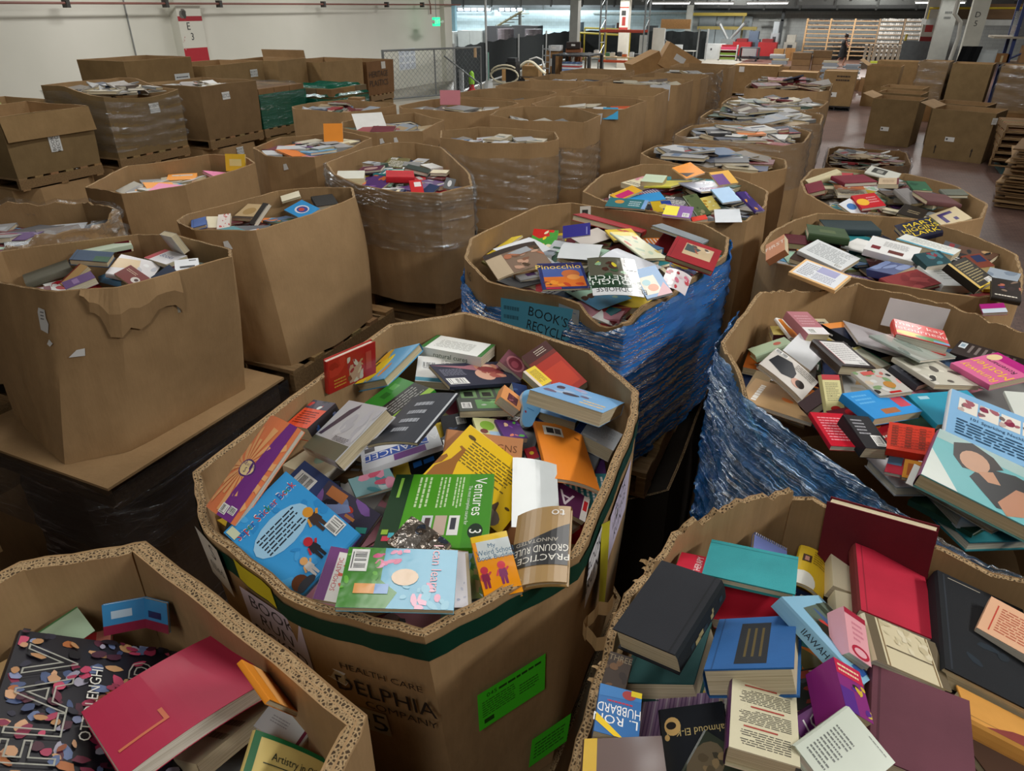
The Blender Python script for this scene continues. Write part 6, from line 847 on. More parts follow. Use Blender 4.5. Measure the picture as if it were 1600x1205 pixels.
# --- floor-level cartons down the right aisle
cT = carton('bulk_carton', 'floor-level carton of dull papers beside the right aisle', octo(.43, 13.0, .6, .72, .18), .14, 1.08, None, seed=96, torn=.008, group='big open cartons of used books', col='8a6a48', dips=[(.2, 12.3, .5, .12)]); CART['T'] = cT
pallet(.43, 13.0, 0, 'the floor-level carton of papers', 0, 1.1, 1.3); fb(cT, .3, 1.02, 'film_clear', 9, .03)
AG = 'empty open cases along the right aisle'
c = case('R1', 'nearest empty case with opened left flap, white label on its front', 2.62, 20.3, 0, 1.1, .66, .52, R(-20), (3,), 101, '86704e', 20, .32, AG); sticker(c, 2.35, 19.85, .42, .2, .1, [('r', 0, 0, 1, 1, 'dcdcd8'), ('r', .1, .3, .3, .7, '4a4a4a')]); sticker(c, 2.95, 19.6, .85, .11, .14, [('r', 0, 0, 1, 1, 'd0d0cc'), ('lines', .2, .2, .8, .8, 3, '8a8a88')])
for xx in (2.1, 2.9): sticker(c, xx, 19.95 - (xx - 2.1) * .36, .2, .05, .2, [('r', .3, 0, .7, .7, '2a221a'), ('p', [(0, .65), (1, .65), (.5, 1)], '2a221a')], 'printed_arrow')
c = case('R2', 'empty case left of the nearest one with opened left flap', 1.2, 21.9, 0, 1.12, .55, .5, R(-14), (3,), 102, '86704e', 20, .3, AG); sticker(c, 1.05, 21.4, .36, .2, .1, [('r', 0, 0, 1, 1, 'dcdcd8'), ('r', .1, .3, .3, .7, '4a4a4a')])
case('R3', 'empty case second in line behind the left one', 1.3, 23.3, 0, 1.14, .55, .5, R(-14), (), 103, '86704e', 20, .3, AG)
case('R4', 'empty case third in line behind the left one', 1.4, 24.7, 0, 1.16, .55, .5, R(-14), (), 104, '9c8059', 20, .3, AG)
case('R5', 'empty case tucked behind the nearest one', 2.75, 22.6, 0, 1.0, .62, .5, R(-20), (), 105, '86704e', 20, .3, AG)
case('R6', 'case with bent left flap stacked on a folded one', .95, 30.6, .7, 1.35, .55, .5, R(-8), (3,), 106, '9c8059', 30, .35, AG); case('R6b', 'crushed case beneath the one with the bent flap', .9, 30.6, 0, .698, .5, .48, R(-8), (), 107, '9c8059', 20, .3, AG, lid=True)
case('R7', 'wide case behind the stacked pair', 1.6, 33.5, 0, 1.35, .85, .5, R(-8), (), 108, '9c8059', 20, .3, AG)
case('R8', 'small open case right of the wide one', 2.7, 33, 0, 1.15, .4, .4, R(-8), (3,), 109, '9c8059', 40, .2, AG)
c = case('T1', 'tall closed case with two small labels left of the aisle', -3.62, 32.0, .14, 1.16, .88, .5, R(-3), (), 110, '9c8059', 20, .3, 'tall cases on the red floor', lid=True); sticker(c, -4.2, 31.5, .85, .2, .2, [('r', 0, 0, 1, 1, 'e0e0dc')]); sticker(c, -3.5, 31.5, .2, .18, .15, [('r', 0, 0, 1, 1, 'e0e0dc'), ('r', .3, .3, .6, .7, '3a3a3a')]); pallet(-3.62, 32.0, 0, 'the tall two-label case', 0, 1.7, 1.0)
c = case('T2', 'tall case with upside-down printing on a black pallet', -.45, 29.0, .14, 1.25, .52, .5, R(-2), (), 111, '9c8059', 20, .3, 'tall cases on the red floor', lid=True); sticker(c, -.6, 28.5, .33, .22, .15, [('r', 0, 0, 1, 1, 'e0e0dc'), ('r', .15, .3, .35, .7, '3a3a3a')]); sticker(c, -.3, 28.5, .8, .5, .3, [('lines', .05, .1, .95, .9, 2, '3a2a1c')], 'printed_lettering', rot=180)
p_ = pallet(-.45, 29.0, 0, 'the case with upside-down printing'); p_['label'] = 'black pallet under the case with upside-down printing'
for ch in p_.children:
    ch.data = ch.data.copy(); ch.data.color_attributes['Col'].data.foreach_set('color', np.tile(np.array([.012, .012, .014, 1], 'f'), len(ch.data.loops)))
case('T3', 'low case with light wooden lid between the tall cases', -2.0, 31.6, 0, 1.0, .7, .5, R(-2), (), 112, '9c8059', 20, .3, 'tall cases on the red floor', lid=True)
def wrapped(key, label, x, y, z0, z1, ax, ay, rot, seed): c = case(key, label, x, y, z0, z1, ax, ay, R(rot), (), seed, '9c8059', 20, .3, 'film-wrapped cartons by the columns'); film_band(c, 0, c.K, .05, 1.02, 'film_clear', rows=14, wob=.05, seed=seed, off=.03)
wrapped('X1', 'film-wrapped carton nearest the aisle beside the bare brown panel', 2.25, 27.2, .5, 1.72, .4, .5, -12, 121)
case('X2', 'tall open carton with bare brown side among the wrapped ones', 3.2, 26.6, .5, 1.72, .52, .5, R(-12), (), 122, '86704e', 20, .3, 'film-wrapped cartons by the columns')
wrapped('X3', 'film-wrapped carton right of the bare brown one', 4.35, 26.0, .5, 1.72, .5, .5, -12, 123)
for k, (x, y) in enumerate(((2.25, 27.2), (3.2, 26.6), (4.35, 26.0))): case('XL%d' % k, 'crate-like carton beneath the %s of the wrapped trio' % ('left', 'middle', 'right')[k], x, y, 0, .498, .48, .48, R(-12), (), 130 + k, '86653f', lid=True)
# pallets stacked at the right edge, flattened board stack
for k in range(6):
    o = pallet(3.62, 19.0, .16 + .145 * k, ''); o['label'] = ('lowest', 'second', 'third', 'fourth', 'fifth', 'topmost')[k] + ' pallet of the stack at the right edge'; o.rotation_euler.z = R(-10 + 2 * k)
mb = MB(); mb.box(3.3, 4.2, 18.5, 19.5, 0, .158, '3a5a5c'); tag(mb.build('plastic_skid', ['paint']), 'teal skid beneath the pallet stack', 'skid')
rr = random.Random(12); 
for k in range(34):
    z = .02 + k * .031; t_ = thing('cardboard_sheet', 'flattened cardboard sheet in the leaning stack at the right edge', 'cardboard sheet', (3.5 + rr.uniform(-.08, .08) + .002 * k, 15.7 + rr.uniform(-.08, .08) - .004 * k, z), R(-12 + rr.uniform(-5, 5)), 'flattened cardboard sheets stacked at the right edge')
    mb = MB(); sag = rr.uniform(.0, .06) * (k / 34); mb.slab(-.62, .62, -.7, .7, 0, .022, 4, 3, rr.choice(['9a7c58', '8a6e4c', 'a88a64', '7c6244']), 0, lambda x, y, z_: (x, y, z_ - sag * abs(x) ** 2)); mb.build('sheet', ['cardboard'], t_)
# ------------------------------------------------------------ books
KM = {'m': 'cover_matte', 'h': 'cover_cloth', 'hj': 'cover_gloss', 'p': 'cover_print', 'gl': 'cover_shiny', 'foil': 'cover_foil', 'cut': 'cover_gloss', 'spiral': 'cover_gloss', 'vee': 'cover_gloss'}
PAGE = ['ded2b4', 'e6ddc6', 'd2c4a2', 'e8e2d4', 'dacdae']
CURL = {'A1': .02, 'A21': .010, 'A30': .012, 'A31': .006, 'B7': .012, 'L1': .008, 'L5': .010, 'D1': .01, 'D3': .008, 'D7': .012, 'D5': .02, 'D4': .012, 'D11': .006, 'C24': .006, 'A25': .01, 'A34': .008}
def book(name, label, cat, group, mtx, w, h, t, kind, sp, des, seed, curl=0, spine=None):
    """root at the book's base; covers and page block are its parts"""
    rr = random.Random(seed); root = thing(name, label, cat, group=group, mat=mtx @ Matrix.Translation((0, 0, -t)))
    hard = kind in ('h', 'hj'); bt = .0028 if hard else .0007; ov = .0035 if hard else .0004; thin = t < .007
    def T(x, y, z):
        if curl: z = z + curl * (1 - (2 * x / w) ** 2)
        if kind == 'vee': z = z + .035 * (abs(2 * x / w) - .4)
        return (x, y, z)
    bg = next((d[1] for d in des if d[0] == 'bg'), 'c8c8c4'); X, Y = w / 2, h / 2; sx = 10 if (curl or kind == 'vee') else 1
    mb = MB(); mat = 0
    if kind == 'cut':
        pts = []
        for i in range(28):
            a = 6.2832 * i / 28; q = 1 + .16 * math.sin(3 * a + .6) + .08 * math.sin(5 * a); pts.append((X * .9 * q * math.cos(a), Y * .92 * q * math.sin(a)))
        mb.face([(x, y, t) for x, y in pts], bg); mb.face([(x, y, 0) for x, y in pts[::-1]], bg)
        mb.grid([[(x, y, 0) for x, y in pts], [(x, y, t) for x, y in pts]], 'c8d8e0', 0, True)
    else:
        mb.slab(-X, X, -Y, Y, t - bt, t, sx, 1, bg, 0, T); 
        if not thin:
            mb.slab(-X, X, -Y, Y, 0, bt, sx, 1, bg, 0, T)
            sc = spine or bg; e = .0032 if hard else .0006
            if sp in 'LR':
                s = -1 if sp == 'L' else 1; prof = [(s * X, 0), (s * (X + e), t * .18), (s * (X + e * 1.25), t * .5), (s * (X + e), t * .82), (s * X, t)]
                mb.grid([[T(x, y, z) for x, z in prof] for y in (-Y, Y)] if s < 0 else [[T(x, y, z) for x, z in prof] for y in (Y, -Y)], sc)
                P0 = lambda u, v, k: T(s * (X + e * 1.3 + k), (u - .5) * h * -s, v * t)
            else:
                s = -1 if sp == 'B' else 1; prof = [(s * Y, 0), (s * (Y + e), t * .18), (s * (Y + e * 1.25), t * .5), (s * (Y + e), t * .82), (s * Y, t)]
                mb.grid([[T(x, y, z) for y, z in prof] for x in (-X, X)] if s > 0 else [[T(x, y, z) for y, z in prof] for x in (X, -X)], sc)
                P0 = lambda u, v, k: T((u - .5) * w * -s, s * (Y + e * 1.3 + k), v * t)
            for d in des:
                if d[0] == 'sp' and d[2]:
                    for k in range(3 + 2 * len(d[2])): u = rr.uniform(.05, .85); v = rr.uniform(.2, .6); l = rr.uniform(.03, .12); mb.face([P0(u, v, .0004), P0(u + l, v, .0004), P0(u + l, v + .2, .0004), P0(u, v + .2, .0004)], rr.choice(d[2]))
                if d[0] == 'spt':
                    L_ = (h if sp in 'LR' else w); draw(mb, [('t', d[1], .5, .5, .42, d[3], 'c', 0)], L_ * .8, t, lambda x, y, z: P0(x / L_ + .5, y / t + .5, z), 0, rr, .0004)
        if hard and kind == 'h':   # flat darkened strip by the spine: hinge groove shade put into the colour
            g = .010
            q = {'L': (-X + g, -X + g + .0025, -Y, Y), 'R': (X - g - .0025, X - g, -Y, Y), 'T': (-X, X, Y - g - .0025, Y - g), 'B': (-X, X, -Y + g, -Y + g + .0025)}[sp]
            c = lin(bg); mb.face([(q[0], q[2], t + .0001), (q[1], q[2], t + .0001), (q[1], q[3], t + .0001), (q[0], q[3], t + .0001)], tuple(x * .6 for x in c))
    draw(mb, [d for d in des if d[0] not in ('bg', 'sp', 'spt')], w, h, lambda x, y, z: T(x, y, t + z), 0, rr, .0008 if curl else .0002, True, sx if sx > 1 else 0)
    mb.build('cover', [KM[kind]], root)
    if not thin and kind != 'cut':
        a = {'L': (0, 1, 1, 1), 'R': (1, 0, 1, 1), 'T': (1, 1, 1, 0), 'B': (1, 1, 0, 1)}[sp]; o2 = ov + .0008
        mb = MB(); mb.slab(-X + o2 * a[0], X - o2 * a[1], -Y + o2 * a[2], Y - o2 * a[3], bt, t - bt, sx, 1, rr.choice(PAGE), 0, T); mb.build('page_block', ['page_edges'], root)
    if kind == 'spiral':
        mb = MB(); n = 16
        for k in range(n): x = -X + w * (k + .5) / n; mb.tube([(x, Y - .004 + .006 * math.cos(a), t / 2 + .009 * math.sin(a)) for a in [i * .7 for i in range(10)]], .0011, 'd0d0d4', 0, 5)
        mb.build('spiral_binding', ['metal_paint'], root)
    return root
BOXN = dict(A='in the green-taped carton', BR='in the ragged carton', BL='in the thick-rimmed corner carton', C='in the carton under sagging film', D='in the blue-wrapped carton', G='in the carton of children books', E='in the round carton of novels', F='in the carton of red hardbacks', H='in the torn-flap carton', I='in the leaning carton', J='in the film-banded carton')
LABELS = set()
def uniq(l): 
    assert l not in LABELS, l
    LABELS.add(l); return l
STOPW = {'with', 'and', 'behind', 'leaning', 'under', 'lying', 'at', 'beside', 'on', 'in', 'against', 'beneath', 'by', 'above', 'topmost', 'standing', 'right', 'left', 'below', 'tucked', 'along', 'from', 'deep', 'directly', 'propped', 'between', 'lettered', 'just', 'hanging', 'showing', 'squeezed', 'covered', 'across'}
def short(l):
    o = []
    for x in l.replace(',', '').split():
        if x in STOPW and len(o) >= 2: break
        o.append(x)
    return ' '.join(o[:5])
HERO_INFO = []
from mathutils import Euler
for n_, (hid, bx, lb, kind, sp, t, pos, eu, w_, h_, des) in enumerate(HERO):
    full = lb + ' ' + BOXN[bx]
    if len(full.split()) > 16 or lb.split()[-2:] == ['the', 'rim']: full = lb
    sheet = t <= .004 or 'sheet' in lb; nm = 'paper_sheet' if sheet else 'magazine' if 'magazine' in lb else 'booklet' if 'booklet' in lb else 'notebook' if kind == 'spiral' else 'book'
    spn = next((d[1] for d in des if d[0] in ('sp',)), None) or next((d[2] for d in des if d[0] == 'spt'), None)
    mtx = Matrix.Translation(pos) @ Euler(eu).to_matrix().to_4x4()
    book(nm, uniq(full), 'paper' if sheet else 'magazine' if nm == 'magazine' else 'book', 'books ' + BOXN[bx], mtx, w_, h_, t, kind, sp, des, n_, CURL.get(hid, 0), spn)
    HERO_INFO.append((bx, np.array(pos), np.array(Euler(eu).to_matrix()), w_, h_, t, short(lb)))
# fill between them: partly buried books as things, the rest of the mass as one object
PALC = [('white', 'e4e4e0'), ('cream', 'ded4b4'), ('pale grey', 'b8babc'), ('dark grey', '4a4c50'), ('black', '1e1f22'), ('navy', '26365c'), ('slate blue', '4a6484'), ('red', 'b0222c'), ('maroon', '66222e'), ('brown', '5c4030'), ('tan', 'b8966a'), ('dark green', '2a4c38'), ('olive', '6c6a40'), ('teal', '2a7c84'), ('sky blue', '6aaad4'), ('purple', '5a3672'), ('orange', 'd8782c'), ('yellow', 'dcbc34'), ('pink', 'd08a98'), ('mint', 'a8ccb4')]
def inpoly(x, y, poly):
    r = False; j = len(poly) - 1
    for i in range(len(poly)):
        if (poly[i][1] > y) != (poly[j][1] > y) and x < (poly[j][0] - poly[i][0]) * (y - poly[i][1]) / (poly[j][1] - poly[i][1]) + poly[i][0]: r = not r
        j = i
    return r
def pileh(bx, x, y):
    x0, y0, ax, ay, c0, cx, cy, k = PILE[bx]; u = max(-1.2, min(1.2, (x - x0) / ax)); v = max(-1.2, min(1.2, (y - y0) / ay)); return RIM + c0 + cx * u + cy * v - k * (u * u + v * v)
def rand_pose(poly, zf, rr, w_, h_, tilt):
    xs = [p[0] for p in poly]; ys = [p[1] for p in poly]
    for _ in range(300):
        x = rr.uniform(min(xs), max(xs)); y = rr.uniform(min(ys), max(ys)); yaw = rr.uniform(0, 6.283); d = math.hypot(w_, h_) * .36
        if all(inpoly(x + d * math.cos(a), y + d * math.sin(a), poly) for a in (0, 1.05, 2.1, 3.14, 4.2, 5.24)): break
    ra = rr.uniform(0, 6.28); tl = abs(rr.gauss(0, tilt)); Rm = Matrix.Rotation(tl, 3, Vector((math.cos(ra), math.sin(ra), 0))) @ Matrix.Rotation(yaw, 3, 'Z')
    return Vector((x, y, zf(x, y))), Rm
def settle(bx, p, Rm, w_, h_, others, gap=.004):
    """push the book down until its top stays under everything already lying above it"""
    A = np.array(Rm); c = np.array(p); G = [(a, b) for a in np.linspace(-.5, .5, 6) for b in np.linspace(-.5, .5, 6)]
    for _ in range(3):
        pts = [c + A @ np.array([a * w_, b * h_, 0]) for a, b in G]; dz = 0
        for (ob, oc, oR, ow, oh, ot, _s) in others:
            if ob != bx or abs(oc[0] - c[0]) > .4 or abs(oc[1] - c[1]) > .4: continue
            nz = oR[:, 2]
            if nz[2] < .35: continue
            for q in pts:
                z = oc[2] - ((q[0] - oc[0]) * nz[0] + (q[1] - oc[1]) * nz[1]) / nz[2]; l = oR.T @ (np.array([q[0], q[1], z]) - oc)
                if abs(l[0]) < ow / 2 and abs(l[1]) < oh / 2: dz = max(dz, q[2] - (z - ot / nz[2] - gap))
        if dz <= 0: break
        c[2] -= dz
    return Vector(c)
def randdes(rr, col, kind):
    d = [('bg', col)]; q = rr.random(); c2 = rr.choice(PALC)[1]; c3 = rr.choice(PALC)[1]; tc = 'e8e6e0' if sum(lin(col)) < 1 else '4a4a4c'
    if kind == 'h': return d + ([('r', .3, .6, .7, .62, 'a8925c')] if q < .4 else [])
    if q < .3: d += [('lines', .1, .3, .9, .9, 8, tc), ('bar', .6, .05, .92, .22)]
    elif q < .6: d += [('r', .0, .0, 1, rr.uniform(.3, .6), c2), ('blobs', .1, .05, .9, .55, 6, [c2, c3, col], .12), ('lines', .1, .7, .9, .92, 2, tc)]
    elif q < .8: d += [('blobs', .05, .05, .95, .95, 9, [c2, c3, rr.choice(PALC)[1]], .14), ('lines', .15, .75, .85, .92, 1, tc)]
    else: d += [('r', .12, .12, .88, .6, c2), ('lines', .12, .68, .88, .9, 2, tc)]
    return d
NF = dict(A=13, BR=8, BL=5, C=10, D=9, G=9, E=10, F=9, H=8, I=6, J=9)
FILL = []; rr = random.Random(77)
for bx, cnt in NF.items():
    poly = [(sum(p[0] for p in POLY[bx]) / len(POLY[bx]) * .05 + p[0] * .95, sum(p[1] for p in POLY[bx]) / len(POLY[bx]) * .05 + p[1] * .95) for p in POLY[bx]]
    for k in range(cnt):
        kind = rr.choice('ppphpg'); kind = 'gl' if kind == 'g' else kind; w_ = rr.uniform(.11, .2); h_ = w_ * rr.uniform(1.25, 1.5); t = rr.uniform(.01, .035) if kind != 'gl' else .006
        for _ in range(40):   # keep to the part of the carton the view takes in
            p, Rm = rand_pose(poly, lambda x, y: pileh(bx, x, y) - .012, rr, w_, h_, .12)
            if not ((bx == 'BR' and p.y < .70) or (bx == 'BL' and p.y < .46) or (bx == 'C' and (p.x > .66 or p.y < 1.75))): break
        p = settle(bx, p, Rm, w_, h_, HERO_INFO + FILL)
        near = min((o for o in HERO_INFO if o[0] == bx), key=lambda o: (o[1][0] - p.x) ** 2 + (o[1][1] - p.y) ** 2)
        for tr in range(40):
            cn, cc = rr.choice(PALC); kn = {'h': 'hardcover', 'p': 'paperback', 'gl': 'thin booklet'}[kind]; lb = '%s %s half buried beside the %s %s' % (cn, kn, near[6], BOXN[bx])
            if len(lb.split()) > 16: lb = '%s %s half buried beside the %s' % (cn, kn, near[6])
            if lb not in LABELS: break
        book('book', uniq(lb), 'book', 'books ' + BOXN[bx], Matrix.Translation(p) @ Rm.to_4x4(), w_, h_, t, kind, rr.choice('LRTB'), randdes(rr, cc, kind), 1000 + k)
        FILL.append((bx, np.array(p), np.array(Rm), w_, h_, t, ''))
# the uncounted rest
ms = MB()
def loose(p, Rm, w_, h_, t, col, page, title):
    T = lambda x, y, z: tuple(p + Rm @ Vector((x, y, z - t))); X, Y = w_ / 2, h_ / 2; b = .003
    ms.box(-X, X, -Y, Y, t - b, t, col, 0, T); ms.box(-X + .004, X - .004, -Y + .004, Y - .001, b, t - b, page, 1, T); ms.box(-X, X, -Y, Y, 0, b, col, 0, T); ms.box(-X, X, Y - .001, Y + .002, 0, t, col, 0, T)
    if title: ms.face([T(-X * .7, Y * a, t + .0004) for a in (.2,)] + [T(X * .7, Y * .2, t + .0004), T(X * .7, Y * .6, t + .0004), T(-X * .7, Y * .6, t + .0004)], title, 0)
DULL = ['b8b8b4', 'a8a498', '949494', 'b8b09c', 'c8c8c4', '7a7a78', '7a7268', '5c5048', '3c3c40', '2c3448', '6a2c30', '4a5c50', 'a08a68', '8a2a30', '46688c', 'b0b4b8', 'a09478', '888f98']
BRIGHT = [c for _, c in PALC]
def fill(poly, zf, n, seed, cols, tilt=.14, sz=(.13, .24), bx=None):
    rr = random.Random(seed); cx = sum(p[0] for p in poly) / len(poly); cy = sum(p[1] for p in poly) / len(poly); pl = [(cx + (p[0] - cx) * .93, cy + (p[1] - cy) * .93) for p in poly]
    for k in range(n):
        w_ = rr.uniform(*sz); h_ = w_ * rr.uniform(1.2, 1.45); p, Rm = rand_pose(pl, zf, rr, w_, h_, tilt); p.z += -.08 + .10 * (k / n)
        if bx: p = settle(bx, p, Rm, w_, h_, HERO_INFO + FILL, .003)
        loose(p, Rm, w_, h_, rr.uniform(.008, .04), rr.choice(cols), rr.choice(PAGE), rr.choice(cols) if rr.random() < .5 else None)
for k, bx in enumerate(NF):
    fill(POLY[bx], lambda x, y: pileh(bx, x, y) - (.02 if bx in ('A', 'BR', 'BL', 'C') else -.02 if bx in 'HIJ' else 0), 70 if bx in ('A', 'BR', 'BL', 'C') else 150, 300 + k, DULL + BRIGHT, .09, (.12, .2) if bx in ('A', 'BR', 'BL', 'C') else (.08, .17), bx)
FAR = dict(N=(.02, .05, DULL + BRIGHT[:8]), O=(.02, .05, DULL + ['c83a3c', 'e8c83a', 'e0823c']), Q=(.04, .05, DULL + ['8a4a2c']), R=(.02, .05, DULL[2:12]), S=(.08, .06, DULL[2:14]), K=(-.05, .02, DULL), L=(-.10, .02, DULL[:12] + ['2a4c38', '26365c']), M1=(-.08, .02, DULL[:8] + ['b8502c']), M2=(-.14, .02, DULL[:8]), M3=(-.02, .02, DULL[:8]), M4=(-.25, 0, DULL), M5=(-.02, .04, DULL[:8]), M6=(-.2, 0, DULL), K1=(-.08, .03, DULL + BRIGHT[14:]), K2=(-.10, .02, DULL[:6] + ['e88ab0', '6aaad4', 'a8ccb4', 'f0a04a']), K3=(-.02, .04, DULL + BRIGHT), K4=(-.06, .04, DULL), K5=(-.04, .03, DULL[:9]), K6=(-.12, .02, DULL[6:10]), K7=(-.3, 0, DULL), K8=(-.08, .04, DULL[4:9]), K9=(-.3, 0, DULL), J1=(-.02, .04, DULL), W2=(-.02, .08, DULL[:8] + ['2c3448']), W3=(-.02, .03, DULL[:8] + ['a0604a']), S0=(-.06, .02, ['d8d8d4', 'b8c060']), S1=(-.3, 0, DULL), T=(.02, .06, DULL[3:14]))
for k, (key, (c0, kk, cols)) in enumerate(FAR.items()):
    c = CART[key]; z1 = c.z1; ax = (max(p[0] for p in c.poly) - min(p[0] for p in c.poly)) / 2
    fill(c.poly, lambda x, y: z1 + c0 - kk * ((x - c.cx) ** 2 + (y - c.cy) ** 2) / ax ** 2, 60 if key in 'NOQRSK1K2K3K4T' else 38, 500 + k, cols, .15, (.12, .2) if key in ('K2', 'K3', 'K1', 'L', 'K') else (.14, .27))
o = ms.build('loose_books', ['cover_matte', 'page_edges']); tag(o, 'mass of loose books heaped in the farther cartons and under the top layers', 'books', None, 'stuff')
# a few single things poking out of the farther cartons
def standing(label, x, y, z, w_, h_, t, col, rz, tilt, kind='p'): book('book', uniq(label), 'book', None, Matrix.Translation((x, y, z)) @ Euler((R(tilt), 0, R(rz))).to_matrix().to_4x4(), w_, h_, t, kind, 'L', [('bg', col)] + ([('r', .2, .3, .8, .7, 'e8d890')] if col == 'e8c03a' else []), 5, 0)
standing('orange book poking up from its carton beside the green bales', -3.95, 5.05, 2.24, .16, .2, .02, 'e08a2c', 30, 60)
standing('yellow card sticking up inside the wide pale carton', -4.0, 3.95, 2.2, .15, .12, .012, 'e8c03a', 20, 75)
standing('pink folder standing in the papers of a far carton', -4.3, 7.75, 2.26, .24, .16, .012, 'd88a94', 20, 80)
standing('white folder leaning over the left rim of its carton', -4.2, 5.95, 2.22, .3, .22, .006, 'e4e4e0', 50, 40)
standing('dark red book beside the leaning white folder', -3.95, 5.8, 2.19, .22, .15, .02, '6a2430', 20, 12, 'h')
standing('cyan booklet at the right rim of a row carton', -2.3, 7.65, 2.2, .16, .14, .01, '3a9ac8', 20, 50)
# ------------------------------------------------------------ far hall
def simple(name, label, cat, loc, parts, rz=0, group=None):
    """parts: (part name, [(x0,x1,y0,y1,z0,z1,colour)...] , material)"""
    t = thing(name, label, cat, loc, R(rz), group)
    for nm, bxs, mt in parts:
        mb = MB()
        for q in bxs:
            if q[0] == 'tube': mb.tube(q[1], q[2], q[3])
            else: mb.box(*q)
        mb.build(nm, [mt], t)
    return t
# wooden bin racks: five bays
rr = random.Random(3)
for k in range(5):
    x0 = -3.7 + 1.5 * k; full = k >= 3; wc = 'd8b488' if not full else 'a08a70'
    t = thing('bin_rack', ('empty wooden rack bay at the left end of the far rack row', 'empty wooden rack bay second from the left', 'empty wooden rack bay with a person passing before it', 'rack bay full of white stacks beside the empty ones', 'rack bay full of white stacks at the right end')[k], 'rack', (x0, 57.3, 0), 0, 'wooden bin racks at the far wall')
    for xx in ((0, 1.5) if k == 4 else (0,)):
        for yy in (0, .6): mb = MB(); mb.box(xx - .05, xx + .05, yy - .05, yy + .05, 0, 2.5, wc); mb.build('upright', ['wood'], t)
    for j in range(9):
        z = .25 + .26 * j; mb = MB(); mb.box(.05, 1.45, -.06, .66, z, z + .05, wc); mb.build('shelf', ['wood'], t)
        if full or j > 5 or rr.random() < .3:
            mb = MB(); n = 12
            for q in range(n): mb.box(.08 + q * 1.34 / n, .08 + (q + .85) * 1.34 / n, -.02, .5, z + .05, z + (.2 if full else .12) * rr.uniform(.8, 1), rr.choice(['c8c6c0', 'b4b2ac', 'd8d6d0']) if full else rr.choice(['6a6864', '8a8680', '5a4a44']))
            o = mb.build('paper_bundles', ['plain'], t); o['kind'] = 'stuff'
# walking person
t = thing('person', 'person in a black dress walking past the empty wooden racks', 'person', (-.95, 51.0, 0), R(20))
me = bpy.data.meshes.new('body'); V = [(0, 0, .95), (0, 0, 1.15), (0, 0, 1.36), (.02, 0, 1.47), (.04, 0, 1.56), (.05, 0, 1.66), (0, -.17, 1.34), (.12, -.22, 1.1), (.30, -.16, 1.18), (.36, -.15, 1.2), (0, .17, 1.34), (.10, .22, 1.1), (.26, .16, 1.14), (.32, .14, 1.16), (.02, -.09, .88), (.16, -.09, .5), (.10, -.09, .08), (.24, -.09, .04), (-.02, .09, .88), (-.06, .09, .5), (-.28, .09, .12), (-.18, .09, .05)]
E_ = [(0, 1), (1, 2), (2, 3), (3, 4), (4, 5), (2, 6), (6, 7), (7, 8), (8, 9), (2, 10), (10, 11), (11, 12), (12, 13), (0, 14), (14, 15), (15, 16), (16, 17), (0, 18), (18, 19), (19, 20), (20, 21)]
RA = [.14, .12, .13, .05, .09, .08, .055, .045, .035, .035, .055, .045, .035, .035, .09, .06, .04, .04, .09, .06, .04, .04]
me.from_pydata(V, E_, []); me.materials.append(None); bo = bpy.data.objects.new('body', me); COL.objects.link(bo); bo.parent = t
sk = bo.modifiers.new('skin', 'SKIN'); bo.modifiers.new('sub', 'SUBSURF').levels = 1
for i, rad in enumerate(RA): me.skin_vertices[0].data[i].radius = (rad, rad)
me.skin_vertices[0].data[0].use_root = True
m, nt, b = newmat('skin'); b.inputs['Base Color'].default_value = (*lin('b08068'), 1); b.inputs['Roughness'].default_value = .6; me.materials[0] = M['skin']
mb = MB(); ring = lambda z, rx, ry, dx=0: [(dx + rx * math.cos(6.2832 * i / 14), ry * math.sin(6.2832 * i / 14), z) for i in range(14)]
mb.grid([ring(.5, .27, .24), ring(.75, .23, .22), ring(.98, .19, .2), ring(1.12, .16, .17), ring(1.3, .17, .22), ring(1.44, .10, .16)], '16171a', 0, True); mb.face(ring(1.44, .10, .16), '16171a'); mb.build('dress', ['plain'], t)
mb = MB(); mb.grid([ring(1.58, .11, .11, .03), ring(1.68, .12, .12, .03), ring(1.76, .09, .09, .03), ring(1.8, .03, .03, .03)], '2c2018', 0, True); mb.build('hair', ['plain'], t)
# machines, benches and stores along the far wall
simple('white_cabinet', 'low white cabinet at the far wall left of the red shelf', 'cabinet', (-9.3, 54.5, 0), [('body', [(-.75, .75, 0, .6, 0, .95, 'd4d8d8')], 'paint'), ('logo_patch', [(-.2, -.1, -.01, 0, .55, .68, '4a4c50')], 'plain')])
simple('display_shelf', 'white trolley shelf with red rims and green goods on the red floor', 'shelf', (-8.1, 53.2, 0), [('frame', [(-.6, -.53, 0, .5, 0, .95, 'dcdcd8'), (.53, .6, 0, .5, 0, .95, 'dcdcd8'), (-.6, .6, 0, .5, 0, .06, 'dcdcd8'), (-.6, .6, .44, .5, 0, .95, 'a02830')], 'paint'), ('shelf_board', [(-.53, .53, 0, .48, .3, .34, 'dcdcd8'), (-.53, .53, 0, .48, .62, .66, 'dcdcd8')], 'paint'), ('goods', [(-.5, .5, .05, .3, .34, .48, '7a9a3a'), (-.5, .5, .05, .3, .66, .82, 'd04a6a'), (-.5, .5, .05, .3, .06, .2, '8aa04a')], 'plain')])
